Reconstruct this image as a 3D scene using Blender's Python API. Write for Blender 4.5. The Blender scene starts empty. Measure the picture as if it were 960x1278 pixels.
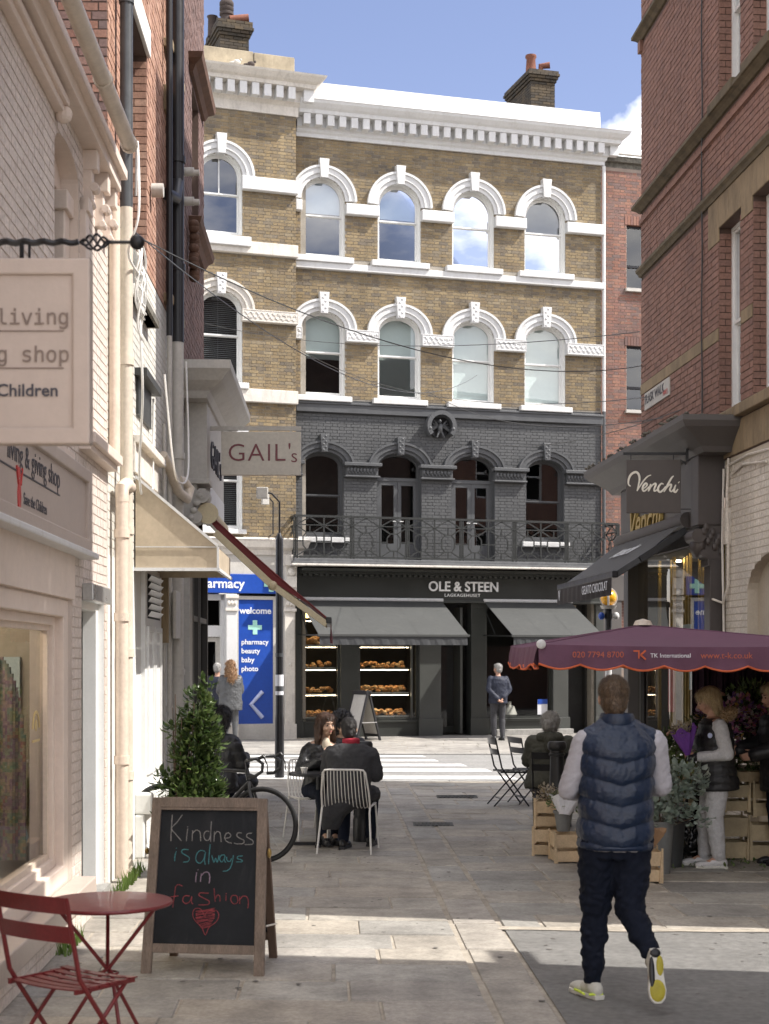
import bpy, bmesh, math, random, os
from math import sin, cos, pi, sqrt, radians as R, atan2
from mathutils import Vector as V, Matrix, noise

random.seed(11)
S = bpy.context.scene
COL = S.collection

# ------------------------------------------------------------------ camera, sky, sun, exposure
cam_d = bpy.data.cameras.new("camera")
cam = bpy.data.objects.new("camera", cam_d)
COL.objects.link(cam)
cam.location = (0, 0, 1.9)
cam.rotation_euler = (R(90), 0, 0)
cam_d.sensor_fit = 'HORIZONTAL'
cam_d.sensor_width = 36
cam_d.lens = 71.25
cam_d.shift_y = 0.1885
cam_d.clip_end = 3000
cam_d.dof.use_dof = True
cam_d.dof.focus_distance = 17
cam_d.dof.aperture_fstop = 6.3
S.camera = cam

SUN_AZ = R(99.8)      # clockwise from +Y
SUN_EL = R(50)
W = bpy.data.worlds.new("World")
S.world = W
W.use_nodes = True
wn = W.node_tree
wn.nodes.clear()
_o = wn.nodes.new('ShaderNodeOutputWorld')
_b = wn.nodes.new('ShaderNodeBackground')
_s = wn.nodes.new('ShaderNodeTexSky')
_s.sky_type = 'NISHITA'
_s.sun_disc = False
_s.sun_elevation = SUN_EL
_s.sun_rotation = SUN_AZ
_s.air_density = 1.0
_s.dust_density = .6
_s.ozone_density = 3.0
_b.inputs['Strength'].default_value = 0.15
# broken cloud added out of view to lift the shade, thinning to blue northward
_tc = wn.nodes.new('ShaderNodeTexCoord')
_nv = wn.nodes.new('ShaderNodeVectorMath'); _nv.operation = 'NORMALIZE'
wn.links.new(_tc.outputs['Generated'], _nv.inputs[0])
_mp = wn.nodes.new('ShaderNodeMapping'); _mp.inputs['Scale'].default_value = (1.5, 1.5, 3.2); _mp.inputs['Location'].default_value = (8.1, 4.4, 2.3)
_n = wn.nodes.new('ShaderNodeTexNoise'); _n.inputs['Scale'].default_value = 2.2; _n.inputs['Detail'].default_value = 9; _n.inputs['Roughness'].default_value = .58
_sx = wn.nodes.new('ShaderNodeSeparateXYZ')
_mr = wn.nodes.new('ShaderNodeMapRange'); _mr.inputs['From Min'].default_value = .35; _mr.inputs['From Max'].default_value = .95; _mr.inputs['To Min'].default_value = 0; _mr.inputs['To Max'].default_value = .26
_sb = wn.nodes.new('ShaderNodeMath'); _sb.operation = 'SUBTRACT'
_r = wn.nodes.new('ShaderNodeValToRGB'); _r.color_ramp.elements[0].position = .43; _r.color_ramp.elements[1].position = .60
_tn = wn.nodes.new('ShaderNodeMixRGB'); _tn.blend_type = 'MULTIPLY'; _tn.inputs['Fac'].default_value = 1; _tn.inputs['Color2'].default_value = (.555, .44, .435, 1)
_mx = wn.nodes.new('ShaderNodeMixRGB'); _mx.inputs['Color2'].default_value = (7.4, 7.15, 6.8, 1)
# one low cumulus bank above the roofs to the north-east
_dc = wn.nodes.new('ShaderNodeVectorMath'); _dc.operation = 'DISTANCE'; _dc.inputs[1].default_value = (.178, .938, .288)
_n2 = wn.nodes.new('ShaderNodeTexNoise'); _n2.inputs['Scale'].default_value = 42; _n2.inputs['Detail'].default_value = 6
_am = wn.nodes.new('ShaderNodeMath'); _am.operation = 'MULTIPLY_ADD'; _am.inputs[1].default_value = .05
_m2 = wn.nodes.new('ShaderNodeMapRange'); _m2.inputs['From Min'].default_value = .085; _m2.inputs['From Max'].default_value = .062; _m2.inputs['To Min'].default_value = 0; _m2.inputs['To Max'].default_value = .85
_mc = wn.nodes.new('ShaderNodeMath'); _mc.operation = 'MAXIMUM'
K = wn.links.new
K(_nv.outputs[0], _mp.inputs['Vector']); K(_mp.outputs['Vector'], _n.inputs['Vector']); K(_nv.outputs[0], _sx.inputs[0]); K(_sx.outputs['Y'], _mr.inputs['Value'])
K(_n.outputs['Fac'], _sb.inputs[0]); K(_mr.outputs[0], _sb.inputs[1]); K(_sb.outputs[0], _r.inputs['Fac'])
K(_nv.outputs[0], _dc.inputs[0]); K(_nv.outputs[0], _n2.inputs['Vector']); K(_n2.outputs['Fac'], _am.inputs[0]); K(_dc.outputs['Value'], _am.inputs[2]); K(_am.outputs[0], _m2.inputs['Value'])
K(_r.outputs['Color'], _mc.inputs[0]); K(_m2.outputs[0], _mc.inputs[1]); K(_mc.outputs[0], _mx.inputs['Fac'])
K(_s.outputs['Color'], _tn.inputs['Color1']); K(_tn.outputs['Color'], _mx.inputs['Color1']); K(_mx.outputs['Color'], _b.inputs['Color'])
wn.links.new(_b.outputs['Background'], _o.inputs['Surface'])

sun_d = bpy.data.lights.new("sun", 'SUN')
sun_d.energy = 2.5
sun_d.angle = R(0.53)
sun_d.color = (1.0, 0.955, 0.89)
sun = bpy.data.objects.new("sun", sun_d)
COL.objects.link(sun)
_dir = V((sin(SUN_AZ) * cos(SUN_EL), cos(SUN_AZ) * cos(SUN_EL), sin(SUN_EL)))
sun.rotation_euler = _dir.to_track_quat('Z', 'Y').to_euler()
sun.location = (20, 0, 30)

S.view_settings.view_transform = 'Standard'
S.view_settings.look = 'None'
S.view_settings.exposure = 1.62
S.view_settings.gamma = 1
S.cycles.max_bounces = 7
S.cycles.transparent_max_bounces = 16
S.cycles.caustics_reflective = False
S.cycles.caustics_refractive = False
try:
    S.cycles.use_denoising = True
except Exception:
    pass

# ------------------------------------------------------------------ helpers
class MB:
    def __init__(s):
        s.v = []; s.f = []; s.r = []
    def add(s, vs, fs, r=0.0):
        n = len(s.v)
        s.v += [tuple(q) for q in vs]
        s.f += [tuple(i + n for i in f) for f in fs]
        s.r += [r] * len(fs)
        return s
    def box(s, x0, y0, z0, x1, y1, z1, r=0.0, M=None):
        vs = [(x0,y0,z0),(x1,y0,z0),(x1,y1,z0),(x0,y1,z0),(x0,y0,z1),(x1,y0,z1),(x1,y1,z1),(x0,y1,z1)]
        if M is not None: vs = [M @ V(q) for q in vs]
        return s.add(vs, [(0,3,2,1),(4,5,6,7),(0,1,5,4),(1,2,6,5),(2,3,7,6),(3,0,4,7)], r)
    def bar(s, p0, p1, w, h=None, r=0.0, up=(0,0,1)):
        h = h or w
        p0 = V(p0); p1 = V(p1); d = (p1 - p0); L = d.length
        if L < 1e-6: return s
        d /= L
        u = V(up)
        if abs(d.dot(u)) > .98: u = V((1,0,0))
        a = d.cross(u).normalized(); b = a.cross(d).normalized()
        vs = []
        for p in (p0, p1):
            for (i, j) in ((-1,-1),(1,-1),(1,1),(-1,1)):
                vs.append(p + a * (i * w / 2) + b * (j * h / 2))
        return s.add(vs, [(0,1,2,3),(7,6,5,4),(0,4,5,1),(1,5,6,2),(2,6,7,3),(3,7,4,0)], r)
    def tube(s, pts, rad, n=8, closed=False, caps=True, r=0.0):
        pts = [V(p) for p in pts]; m = len(pts)
        if not hasattr(rad, '__len__'): rad = [rad] * m
        T = []
        for i in range(m):
            if closed: d = pts[(i+1) % m] - pts[i-1]
            else: d = pts[min(i+1, m-1)] - pts[max(i-1, 0)]
            if d.length < 1e-9: d = V((0,0,1))
            T.append(d.normalized())
        a = T[0].orthogonal().normalized()
        vs = []; fs = []
        for i in range(m):
            a = (a - T[i] * a.dot(T[i]))
            a = a.normalized() if a.length > 1e-6 else T[i].orthogonal().normalized()
            b = T[i].cross(a)
            for k in range(n):
                t = 2 * pi * k / n
                vs.append(pts[i] + (a * cos(t) + b * sin(t)) * rad[i])
        for i in range(m if closed else m - 1):
            j = (i + 1) % m
            for k in range(n):
                l = (k + 1) % n
                fs.append((i*n+k, i*n+l, j*n+l, j*n+k))
        if caps and not closed:
            fs.append(tuple(range(n))[::-1]); fs.append(tuple((m-1)*n + k for k in range(n)))
        return s.add(vs, fs, r)
    def lathe(s, prof, n=20, c=(0,0,0), r=0.0, sx=1, sy=1, M=None):
        vs = []; fs = []; m = len(prof)
        for (q, z) in prof:
            for k in range(n):
                t = 2 * pi * k / n
                p = V((c[0] + q * cos(t) * sx, c[1] + q * sin(t) * sy, c[2] + z))
                vs.append(M @ p if M is not None else p)
        for i in range(m - 1):
            for k in range(n):
                l = (k + 1) % n
                fs.append((i*n+k, i*n+l, (i+1)*n+l, (i+1)*n+k))
        if prof[0][0] > 1e-5: fs.append(tuple(range(n))[::-1])
        if prof[-1][0] > 1e-5: fs.append(tuple((m-1)*n + k for k in range(n)))
        return s.add(vs, fs, r)
    def sph(s, c, rx, ry=None, rz=None, n=12, m=8, M=None, r=0.0):
        ry = ry or rx; rz = rz or rx
        vs = []; fs = []
        c = V(c)
        def tr(q):
            q = V(q)
            return c + (M @ q if M is not None else q)
        vs.append(tr((0,0,-rz)))
        for i in range(1, m):
            ph = -pi/2 + pi * i / m
            for k in range(n):
                t = 2*pi*k/n
                vs.append(tr((rx*cos(ph)*cos(t), ry*cos(ph)*sin(t), rz*sin(ph))))
        vs.append(tr((0,0,rz)))
        top = len(vs) - 1
        for k in range(n): fs.append((0, 1+(k+1)%n, 1+k))
        for i in range(m-2):
            for k in range(n):
                l = (k+1) % n
                fs.append((1+i*n+k, 1+i*n+l, 1+(i+1)*n+l, 1+(i+1)*n+k))
        for k in range(n): fs.append((1+(m-2)*n+k, 1+(m-2)*n+(k+1)%n, top))
        return s.add(vs, fs, r)
    def cap(s, p0, p1, r0, r1, n=12):
        p0 = V(p0); p1 = V(p1)
        d = p1 - p0
        if d.length < 1e-5: return s.sph(p0, r0, n=n)
        dn = d.normalized()
        pts = [p0 - dn*r0*.98, p0 - dn*r0*.7, p0, p1, p1 + dn*r1*.7, p1 + dn*r1*.98]
        return s.tube(pts, [r0*.12, r0*.72, r0, r1, r1*.72, r1*.12], n)
    def loft(s, secs, n=18):
        """secs: (center, side vector, front vector, rx, ry)"""
        vs = []; fs = []; m = len(secs)
        for (c, a, b, rx, ry) in secs:
            c = V(c); a = V(a); b = V(b)
            for k in range(n):
                t = 2*pi*k/n
                ct, st = cos(t), sin(t)
                e = .85
                vs.append(c + a * (rx * math.copysign(abs(ct)**e, ct)) + b * (ry * math.copysign(abs(st)**e, st)))
        for i in range(m-1):
            for k in range(n):
                l = (k+1) % n
                fs.append((i*n+k, i*n+l, (i+1)*n+l, (i+1)*n+k))
        fs.append(tuple(range(n))[::-1]); fs.append(tuple((m-1)*n+k for k in range(n)))
        return s.add(vs, fs)
    def prism(s, pts, y0, y1, r=0.0):
        """polygon in x,z extruded from y0 to y1"""
        n = len(pts)
        vs = [(p[0], y0, p[1]) for p in pts] + [(p[0], y1, p[1]) for p in pts]
        fs = [tuple(range(n)), tuple(range(2*n-1, n-1, -1))]
        for i in range(n):
            j = (i+1) % n
            fs.append((i, i+n, j+n, j))
        return s.add(vs, fs, r)
    def prismx(s, pts, x0, x1, r=0.0):
        """polygon in y,z extruded along x"""
        n = len(pts)
        vs = [(x0, p[0], p[1]) for p in pts] + [(x1, p[0], p[1]) for p in pts]
        fs = [tuple(range(n)), tuple(range(2*n-1, n-1, -1))]
        for i in range(n):
            j = (i+1) % n
            fs.append((i, i+n, j+n, j))
        return s.add(vs, fs, r)
    def strip(s, A, B, y0, y1, closed=False, back=False):
        """ring between outlines A (inner) and B (outer), x,z pairs, front at y0, back at y1"""
        n = len(A)
        vs = [(p[0], y0, p[1]) for p in A] + [(p[0], y0, p[1]) for p in B] + [(p[0], y1, p[1]) for p in A] + [(p[0], y1, p[1]) for p in B]
        fs = []
        for i in range(n if closed else n-1):
            j = (i+1) % n
            fs += [(i, j, n+j, n+i), (i, 2*n+i, 2*n+j, j), (n+i, n+j, 3*n+j, 3*n+i)]
            if back: fs.append((2*n+i, 3*n+i, 3*n+j, 2*n+j))
        if not closed:
            fs += [(0, n, 3*n, 2*n), (n-1, 3*n-1, 4*n-1, 2*n-1)]
        return s.add(vs, fs)
    def build(s, name, mat, parent=None, smooth=False, kind=None, bev=0, label=None, rnd=False, loc=None):
        me = bpy.data.meshes.new(name)
        me.from_pydata(s.v, [], s.f)
        if rnd:
            at = me.attributes.new('rnd', 'FLOAT', 'FACE')
            at.data.foreach_set('value', s.r)
        fix_normals(me)
        me.materials.append(mat)
        if smooth:
            me.polygons.foreach_set('use_smooth', [True]*len(me.polygons))
            me.set_sharp_from_angle(angle=R(42))
        o = bpy.data.objects.new(name, me)
        COL.objects.link(o)
        if parent is not None: o.parent = parent
        if kind: o['kind'] = kind
        if label: o['label'] = label
        if loc is not None: o.location = loc
        if bev:
            md = o.modifiers.new('bevel', 'BEVEL'); md.width = bev; md.segments = 2; md.limit_method = 'ANGLE'; md.angle_limit = R(50)
        return o

def fix_normals(me):
    if len(me.polygons) > 60000: return
    bm = bmesh.new(); bm.from_mesh(me)
    bmesh.ops.recalc_face_normals(bm, faces=bm.faces)
    bm.to_mesh(me); bm.free()

def tag(o, label, cat, group=None, kind=None):
    if label: o['label'] = label
    if cat: o['category'] = cat
    if group: o['group'] = group
    if kind: o['kind'] = kind
    return o

def thing(name, label, cat, loc=(0,0,0), rz=0.0, group=None, rot=None):
    o = bpy.data.objects.new(name, None)
    o.empty_display_size = .2
    COL.objects.link(o)
    o.location = loc
    o.rotation_euler = rot if rot else (0, 0, rz)
    return tag(o, label, cat, group)

def copy_tree(o, parent=None):
    c = o.copy(); COL.objects.link(c)
    if parent is not None: c.parent = parent
    for ch in list(o.children): copy_tree(ch, c)
    return c

# ------------------------------------------------------------------ materials
_mats = {}
def N(nt, t, **kw):
    n = nt.nodes.new(t)
    for k, v in kw.items():
        n.inputs[k.replace('_', ' ')].default_value = v
    return n

def pm(name, col, rough=.6, var=.15, sc=5.0, bump=0.0, bsc=60.0, metal=0.0, dirt=0.0, dcol=(.05,.045,.04), spec=.5,
       rvar=.12, stretch=(1,1,1), fine=.06, trans=0.0, sheen=0.0, coat=0.0, objrand=0.0, wear=None):
    if name in _mats: return _mats[name]
    m = bpy.data.materials.new(name); m.use_nodes = True
    nt = m.node_tree; L = nt.links
    b = nt.nodes['Principled BSDF']
    tc = nt.nodes.new('ShaderNodeTexCoord')
    mp = nt.nodes.new('ShaderNodeMapping'); mp.inputs['Scale'].default_value = stretch
    L.new(tc.outputs['Object'], mp.inputs['Vector'])
    n1 = N(nt, 'ShaderNodeTexNoise', Scale=sc, Detail=7.0, Roughness=.6)
    n2 = N(nt, 'ShaderNodeTexNoise', Scale=sc*9, Detail=4.0, Roughness=.6)
    L.new(mp.outputs[0], n1.inputs['Vector']); L.new(mp.outputs[0], n2.inputs['Vector'])
    c = V(col[:3])
    mix = nt.nodes.new('ShaderNodeMixRGB')
    r1 = nt.nodes.new('ShaderNodeMapRange'); r1.inputs['From Min'].default_value = .3; r1.inputs['From Max'].default_value = .7
    L.new(n1.outputs['Fac'], r1.inputs['Value']); L.new(r1.outputs[0], mix.inputs['Fac'])
    mix.inputs['Color1'].default_value = (*(c * (1-var)), 1)
    mix.inputs['Color2'].default_value = (*[min(1, q*(1+var)) for q in c], 1)
    out = mix.outputs[0]
    mul = nt.nodes.new('ShaderNodeMixRGB'); mul.blend_type = 'MULTIPLY'; mul.inputs['Fac'].default_value = 1
    r2 = nt.nodes.new('ShaderNodeMapRange'); r2.inputs['From Min'].default_value = .25; r2.inputs['From Max'].default_value = .75
    r2.inputs['To Min'].default_value = 1-fine*2; r2.inputs['To Max'].default_value = 1+fine
    L.new(n2.outputs['Fac'], r2.inputs['Value'])
    L.new(out, mul.inputs['Color1']); L.new(r2.outputs[0], mul.inputs['Color2']); out = mul.outputs[0]
    if objrand:
        oi = nt.nodes.new('ShaderNodeObjectInfo')
        r3 = nt.nodes.new('ShaderNodeMapRange'); r3.inputs['To Min'].default_value = 1-objrand; r3.inputs['To Max'].default_value = 1+objrand
        m3 = nt.nodes.new('ShaderNodeMixRGB'); m3.blend_type = 'MULTIPLY'; m3.inputs['Fac'].default_value = 1
        L.new(oi.outputs['Random'], r3.inputs['Value']); L.new(out, m3.inputs['Color1']); L.new(r3.outputs[0], m3.inputs['Color2']); out = m3.outputs[0]
    if dirt:
        n3 = N(nt, 'ShaderNodeTexNoise', Scale=sc*1.7, Detail=9.0, Roughness=.72, Distortion=.6)
        mp3 = nt.nodes.new('ShaderNodeMapping'); mp3.inputs['Scale'].default_value = (1.6, 1.6, .30); mp3.inputs['Location'].default_value = (5.1, 2.3, 8.8)
        L.new(tc.outputs['Object'], mp3.inputs['Vector']); L.new(mp3.outputs[0], n3.inputs['Vector'])
        r4 = nt.nodes.new('ShaderNodeMapRange'); r4.inputs['From Min'].default_value = .52; r4.inputs['From Max'].default_value = .78; r4.inputs['To Max'].default_value = dirt
        m4 = nt.nodes.new('ShaderNodeMixRGB'); m4.inputs['Color2'].default_value = (*dcol, 1)
        L.new(n3.outputs['Fac'], r4.inputs['Value']); L.new(r4.outputs[0], m4.inputs['Fac']); L.new(out, m4.inputs['Color1']); out = m4.outputs[0]
    L.new(out, b.inputs['Base Color'])
    r5 = nt.nodes.new('ShaderNodeMapRange'); r5.inputs['To Min'].default_value = max(0, rough-rvar); r5.inputs['To Max'].default_value = min(1, rough+rvar)
    L.new(n1.outputs['Fac'], r5.inputs['Value']); L.new(r5.outputs[0], b.inputs['Roughness'])
    b.inputs['Metallic'].default_value = metal
    b.inputs['Specular IOR Level'].default_value = spec
    if sheen: b.inputs['Sheen Weight'].default_value = sheen
    if coat: b.inputs['Coat Weight'].default_value = coat
    if bump:
        n4 = N(nt, 'ShaderNodeTexNoise', Scale=bsc, Detail=5.0, Roughness=.65)
        L.new(mp.outputs[0], n4.inputs['Vector'])
        bp = nt.nodes.new('ShaderNodeBump'); bp.inputs['Strength'].default_value = min(1, bump); bp.inputs['Distance'].default_value = .01
        L.new(n4.outputs['Fac'], bp.inputs['Height']); L.new(bp.outputs[0], b.inputs['Normal'])
    _mats[name] = m
    return m

def brickmat(name, cols, mort=None, rough=.85, bump=.5, grime=.25):
    m = bpy.data.materials.new(name); m.use_nodes = True
    nt = m.node_tree; L = nt.links; b = nt.nodes['Principled BSDF']
    at = nt.nodes.new('ShaderNodeAttribute'); at.attribute_name = 'rnd'
    oi = nt.nodes.new('ShaderNodeObjectInfo')
    ad = nt.nodes.new('ShaderNodeMath'); ad.operation = 'ADD'
    fr = nt.nodes.new('ShaderNodeMath'); fr.operation = 'FRACT'
    L.new(at.outputs['Fac'], ad.inputs[0]); L.new(oi.outputs['Random'], ad.inputs[1]); L.new(ad.outputs[0], fr.inputs[0])
    cr = nt.nodes.new('ShaderNodeValToRGB')
    e = cr.color_ramp.elements
    while len(e) < len(cols): e.new(.5)
    for i, c in enumerate(cols):
        e[i].position = i / (len(cols)-1); e[i].color = (*c, 1)
    L.new(fr.outputs[0], cr.inputs['Fac'])
    tc = nt.nodes.new('ShaderNodeTexCoord'); g = nt.nodes.new('ShaderNodeNewGeometry')
    n1 = N(nt, 'ShaderNodeTexNoise', Scale=38.0, Detail=6.0, Roughness=.7)
    n2 = N(nt, 'ShaderNodeTexNoise', Scale=.9, Detail=7.0, Roughness=.65)
    L.new(g.outputs['Position'], n1.inputs['Vector']); L.new(g.outputs['Position'], n2.inputs['Vector'])
    r1 = nt.nodes.new('ShaderNodeMapRange'); r1.inputs['From Min'].default_value=.3; r1.inputs['From Max'].default_value=.7; r1.inputs['To Min'].default_value=.72; r1.inputs['To Max'].default_value=1.18
    L.new(n1.outputs['Fac'], r1.inputs['Value'])
    m1 = nt.nodes.new('ShaderNodeMixRGB'); m1.blend_type='MULTIPLY'; m1.inputs['Fac'].default_value=1
    L.new(cr.outputs[0], m1.inputs['Color1']); L.new(r1.outputs[0], m1.inputs['Color2'])
    r2 = nt.nodes.new('ShaderNodeMapRange'); r2.inputs['From Min'].default_value=.35; r2.inputs['From Max'].default_value=.7; r2.inputs['To Min'].default_value=1+grime*.25; r2.inputs['To Max'].default_value=1-grime
    L.new(n2.outputs['Fac'], r2.inputs['Value'])
    m2 = nt.nodes.new('ShaderNodeMixRGB'); m2.blend_type='MULTIPLY'; m2.inputs['Fac'].default_value=1
    L.new(m1.outputs[0], m2.inputs['Color1']); L.new(r2.outputs[0], m2.inputs['Color2'])
    mps = nt.nodes.new('ShaderNodeMapping'); mps.inputs['Scale'].default_value = (2.3, 2.3, .28)
    n5 = N(nt, 'ShaderNodeTexNoise', Scale=1.6, Detail=8.0, Roughness=.7)
    L.new(g.outputs['Position'], mps.inputs['Vector']); L.new(mps.outputs[0], n5.inputs['Vector'])
    r6 = nt.nodes.new('ShaderNodeMapRange'); r6.inputs['From Min'].default_value=.35; r6.inputs['From Max'].default_value=.68; r6.inputs['To Min'].default_value=1+grime*.2; r6.inputs['To Max'].default_value=1-grime
    m6 = nt.nodes.new('ShaderNodeMixRGB'); m6.blend_type='MULTIPLY'; m6.inputs['Fac'].default_value=1
    L.new(n5.outputs['Fac'], r6.inputs['Value']); L.new(m2.outputs[0], m6.inputs['Color1']); L.new(r6.outputs[0], m6.inputs['Color2'])
    L.new(m6.outputs[0], b.inputs['Base Color'])
    b.inputs['Roughness'].default_value = rough
    bp = nt.nodes.new('ShaderNodeBump'); bp.inputs['Strength'].default_value=bump; bp.inputs['Distance'].default_value=.004
    L.new(n1.outputs['Fac'], bp.inputs['Height']); L.new(bp.outputs[0], b.inputs['Normal'])
    return m

def glassmat(name, ior=1.9, tint=(.86,.9,.9), rough=.0, wav=.02, k=1.0):
    m = bpy.data.materials.new(name); m.use_nodes = True
    nt = m.node_tree; L = nt.links; nt.nodes.clear()
    o = nt.nodes.new('ShaderNodeOutputMaterial')
    t = nt.nodes.new('ShaderNodeBsdfTransparent'); t.inputs[0].default_value = (*tint, 1)
    g = nt.nodes.new('ShaderNodeBsdfGlossy'); g.inputs['Roughness'].default_value = rough
    f = nt.nodes.new('ShaderNodeFresnel'); f.inputs['IOR'].default_value = ior
    x = nt.nodes.new('ShaderNodeMixShader')
    geo = nt.nodes.new('ShaderNodeNewGeometry')
    n1 = N(nt, 'ShaderNodeTexNoise', Scale=1.6, Detail=1.0)
    bp = nt.nodes.new('ShaderNodeBump'); bp.inputs['Strength'].default_value=1; bp.inputs['Distance'].default_value=wav
    if wav: L.new(geo.outputs['Position'], n1.inputs['Vector']); L.new(n1.outputs['Fac'], bp.inputs['Height']); L.new(bp.outputs[0], g.inputs['Normal'])
    mk = nt.nodes.new('ShaderNodeMath'); mk.operation = 'MULTIPLY'; mk.inputs[1].default_value = k; L.new(f.outputs[0], mk.inputs[0])
    L.new(mk.outputs[0], x.inputs[0]); L.new(t.outputs[0], x.inputs[1]); L.new(g.outputs[0], x.inputs[2]); L.new(x.outputs[0], o.inputs[0])
    return m

def emat(name, col, st):
    m = bpy.data.materials.new(name); m.use_nodes = True
    b = m.node_tree.nodes['Principled BSDF']
    b.inputs['Base Color'].default_value = (*col, 1)
    b.inputs['Emission Color'].default_value = (*col, 1); b.inputs['Emission Strength'].default_value = st
    return m

M_yel = brickmat('yellow_stock_brick', [(.29,.215,.115),(.255,.19,.108),(.33,.25,.14),(.20,.16,.11),(.305,.232,.13),(.265,.195,.11),(.175,.145,.11),(.34,.27,.17)], grime=.28)
M_sunlit = brickmat('sunlit_brick', [(.50,.29,.20),(.42,.23,.16),(.55,.34,.25),(.38,.21,.15),(.47,.27,.19)], grime=.2)  # red brick lightened; bright sun put into the brick colour
M_red = brickmat('red_brick', [(.295,.160,.120),(.27,.148,.110),(.315,.178,.135),(.255,.143,.112),(.30,.167,.125),(.235,.135,.108)], grime=.16)
M_red2 = brickmat('mixed_red_brick', [(.30,.145,.10),(.25,.12,.088),(.20,.13,.115),(.32,.165,.115),(.235,.12,.095),(.17,.12,.11)], grime=.2)
M_chim = brickmat('sooty_brick', [(.075,.055,.035),(.05,.042,.032),(.11,.08,.045),(.06,.05,.04)], grime=.35)
M_dark = brickmat('charcoal_painted_brick', [(.088,.09,.092),(.098,.1,.102),(.082,.084,.086)], rough=.5, grime=.12, bump=.25)
M_pinkb = brickmat('pink_painted_brick', [(.73,.635,.57),(.70,.61,.545),(.745,.655,.59)], rough=.55, grime=.10, bump=.3)
M_cream = brickmat('cream_painted_brick', [(.76,.70,.61),(.73,.67,.58),(.78,.725,.64)], rough=.6, grime=.14, bump=.3)
M_whiteb = brickmat('white_painted_brick', [(.74,.72,.66),(.76,.74,.68),(.71,.69,.63)], rough=.55, grime=.12, bump=.3)
M_mort_y = pm('grey_mortar', (.31,.28,.235), .95, .2, 3, .4, 90)
M_mort_r = pm('dark_mortar', (.12,.08,.065), .95, .2, 3, .4, 90)
M_mort_r2 = pm('lime_mortar', (.30,.24,.20), .95, .2, 3, .4, 90)
M_mort_d = pm('charcoal_joint', (.05,.052,.055), .6, .1)
M_mort_p = pm('pink_joint', (.55,.46,.40), .6, .1)
M_mort_c = pm('cream_joint', (.50,.44,.35), .7, .1)
M_mort_w = pm('white_joint', (.58,.555,.50), .7, .1)
M_stucco = pm('white_stucco', (.64,.64,.635), .55, .05, 2.5, .2, 70, dirt=.5, dcol=(.42,.40,.35), fine=.03)
M_stuccod = pm('weathered_stucco', (.66,.62,.56), .75, .10, 3, .3, 60, dirt=.6, dcol=(.26,.23,.19))
M_render = pm('mottled_render', (.33,.28,.20), .95, .35, 2.2, .6, 45, dirt=.6, dcol=(.12,.10,.07))
M_wpaint = pm('white_gloss_paint', (.78,.78,.76), .35, .04, 6, .08, 50, fine=.02)
M_char = pm('charcoal_paint', (.085,.088,.092), .42, .10, 3, .12, 60, fine=.04)
M_char2 = pm('charcoal_stone', (.115,.118,.122), .6, .2, 5, .4, 50, dirt=.3, dcol=(.3,.3,.3))
M_iron = pm('dark_iron', (.028,.03,.029), .45, .2, 20, .2, 90)
M_green = pm('dark_green_paint', (.037,.040,.036), .38, .10, 2, .08, 50, fine=.03)
M_greenl = pm('grey_green_paint', (.066,.069,.064), .42, .08, 2, .08, 50, fine=.03)
M_awng = pm('grey_awning_canvas', (.055,.057,.055), .85, .10, 1.2, .5, 5, fine=.04, dirt=.2, dcol=(.12,.12,.11))
M_awnd = pm('awning_underside', (.05,.052,.055), .9, .1)
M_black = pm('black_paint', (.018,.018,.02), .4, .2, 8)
M_blackm = pm('black_metal', (.02,.02,.022), .35, .2, 12, .1, 80, metal=.4)
M_pink = pm('pink_render', (.72,.61,.53), .5, .06, 1.8, .25, 40, fine=.03, dirt=.35, dcol=(.48,.38,.31))
M_pinkd = pm('pink_grey_sign', (.46,.385,.335), .45, .05, 2, .12, 60, fine=.03, dirt=.3, dcol=(.33,.27,.23))
M_pinkp = pm('peach_pipe_paint', (.68,.56,.46), .4, .08, 3, .15, 40, dirt=.3, dcol=(.45,.36,.28))
M_beige = pm('beige_pipe_paint', (.62,.545,.45), .45, .12, 3, .15, 40, dirt=.35, dcol=(.35,.29,.22))
M_whitew = pm('white_wall_paint', (.76,.755,.72), .6, .05, 1.8, .22, 40, dirt=.25, dcol=(.5,.46,.38), fine=.02)
M_greyw = pm('grey_white_paint', (.50,.48,.44), .55, .08, 2.5, .2, 40, dirt=.3, dcol=(.25,.22,.18))
M_stoney = pm('yellow_sandstone', (.27,.205,.125), .9, .3, 3.5, .5, 50, dirt=.65, dcol=(.11,.085,.05), stretch=(1,1,.5))
M_stonem = pm('mossy_sandstone', (.125,.10,.062), .95, .35, 6, .6, 40, dirt=.6, dcol=(.06,.055,.035))
M_brown = pm('brown_grey_paint', (.072,.060,.054), .5, .08, 2, .12, 60, fine=.03)
M_brownd = pm('dark_chocolate_paint', (.06,.05,.046), .45, .08, 2, .1, 60, fine=.03)
M_taupe = pm('taupe_paint', (.10,.092,.087), .5, .06, 2, .1, 60, fine=.02)
M_moss = pm('mossy_lead', (.13,.12,.10), .95, .5, 14, .8, 30, dirt=.6, dcol=(.3,.29,.22))
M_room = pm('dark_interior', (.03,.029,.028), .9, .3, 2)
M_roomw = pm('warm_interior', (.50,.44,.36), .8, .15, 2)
M_blind = pm('white_roller_blind', (.62,.68,.66), .8, .03, 1, .1, 200, fine=.02)
M_blindb = pm('sky_tinted_blind', (.60,.67,.74), .8, .03, 1, .1, 200, fine=.02)  # blue of the reflected sky put into the blind colour
M_slat = pm('grey_venetian_slat', (.16,.165,.17), .6, .1)
M_glass = glassmat('window_glass', 2.0, wav=0)
M_glassh = glassmat('sky_reflecting_glass', 2.5, (.80,.86,.9), wav=0)
M_glasss = glassmat('shop_glass', 1.5, (.90,.92,.90), wav=0)
M_glassv = glassmat('corner_shop_glass', 1.35, (.90,.90,.86), wav=0, k=.45)
M_paveg = None

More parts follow.
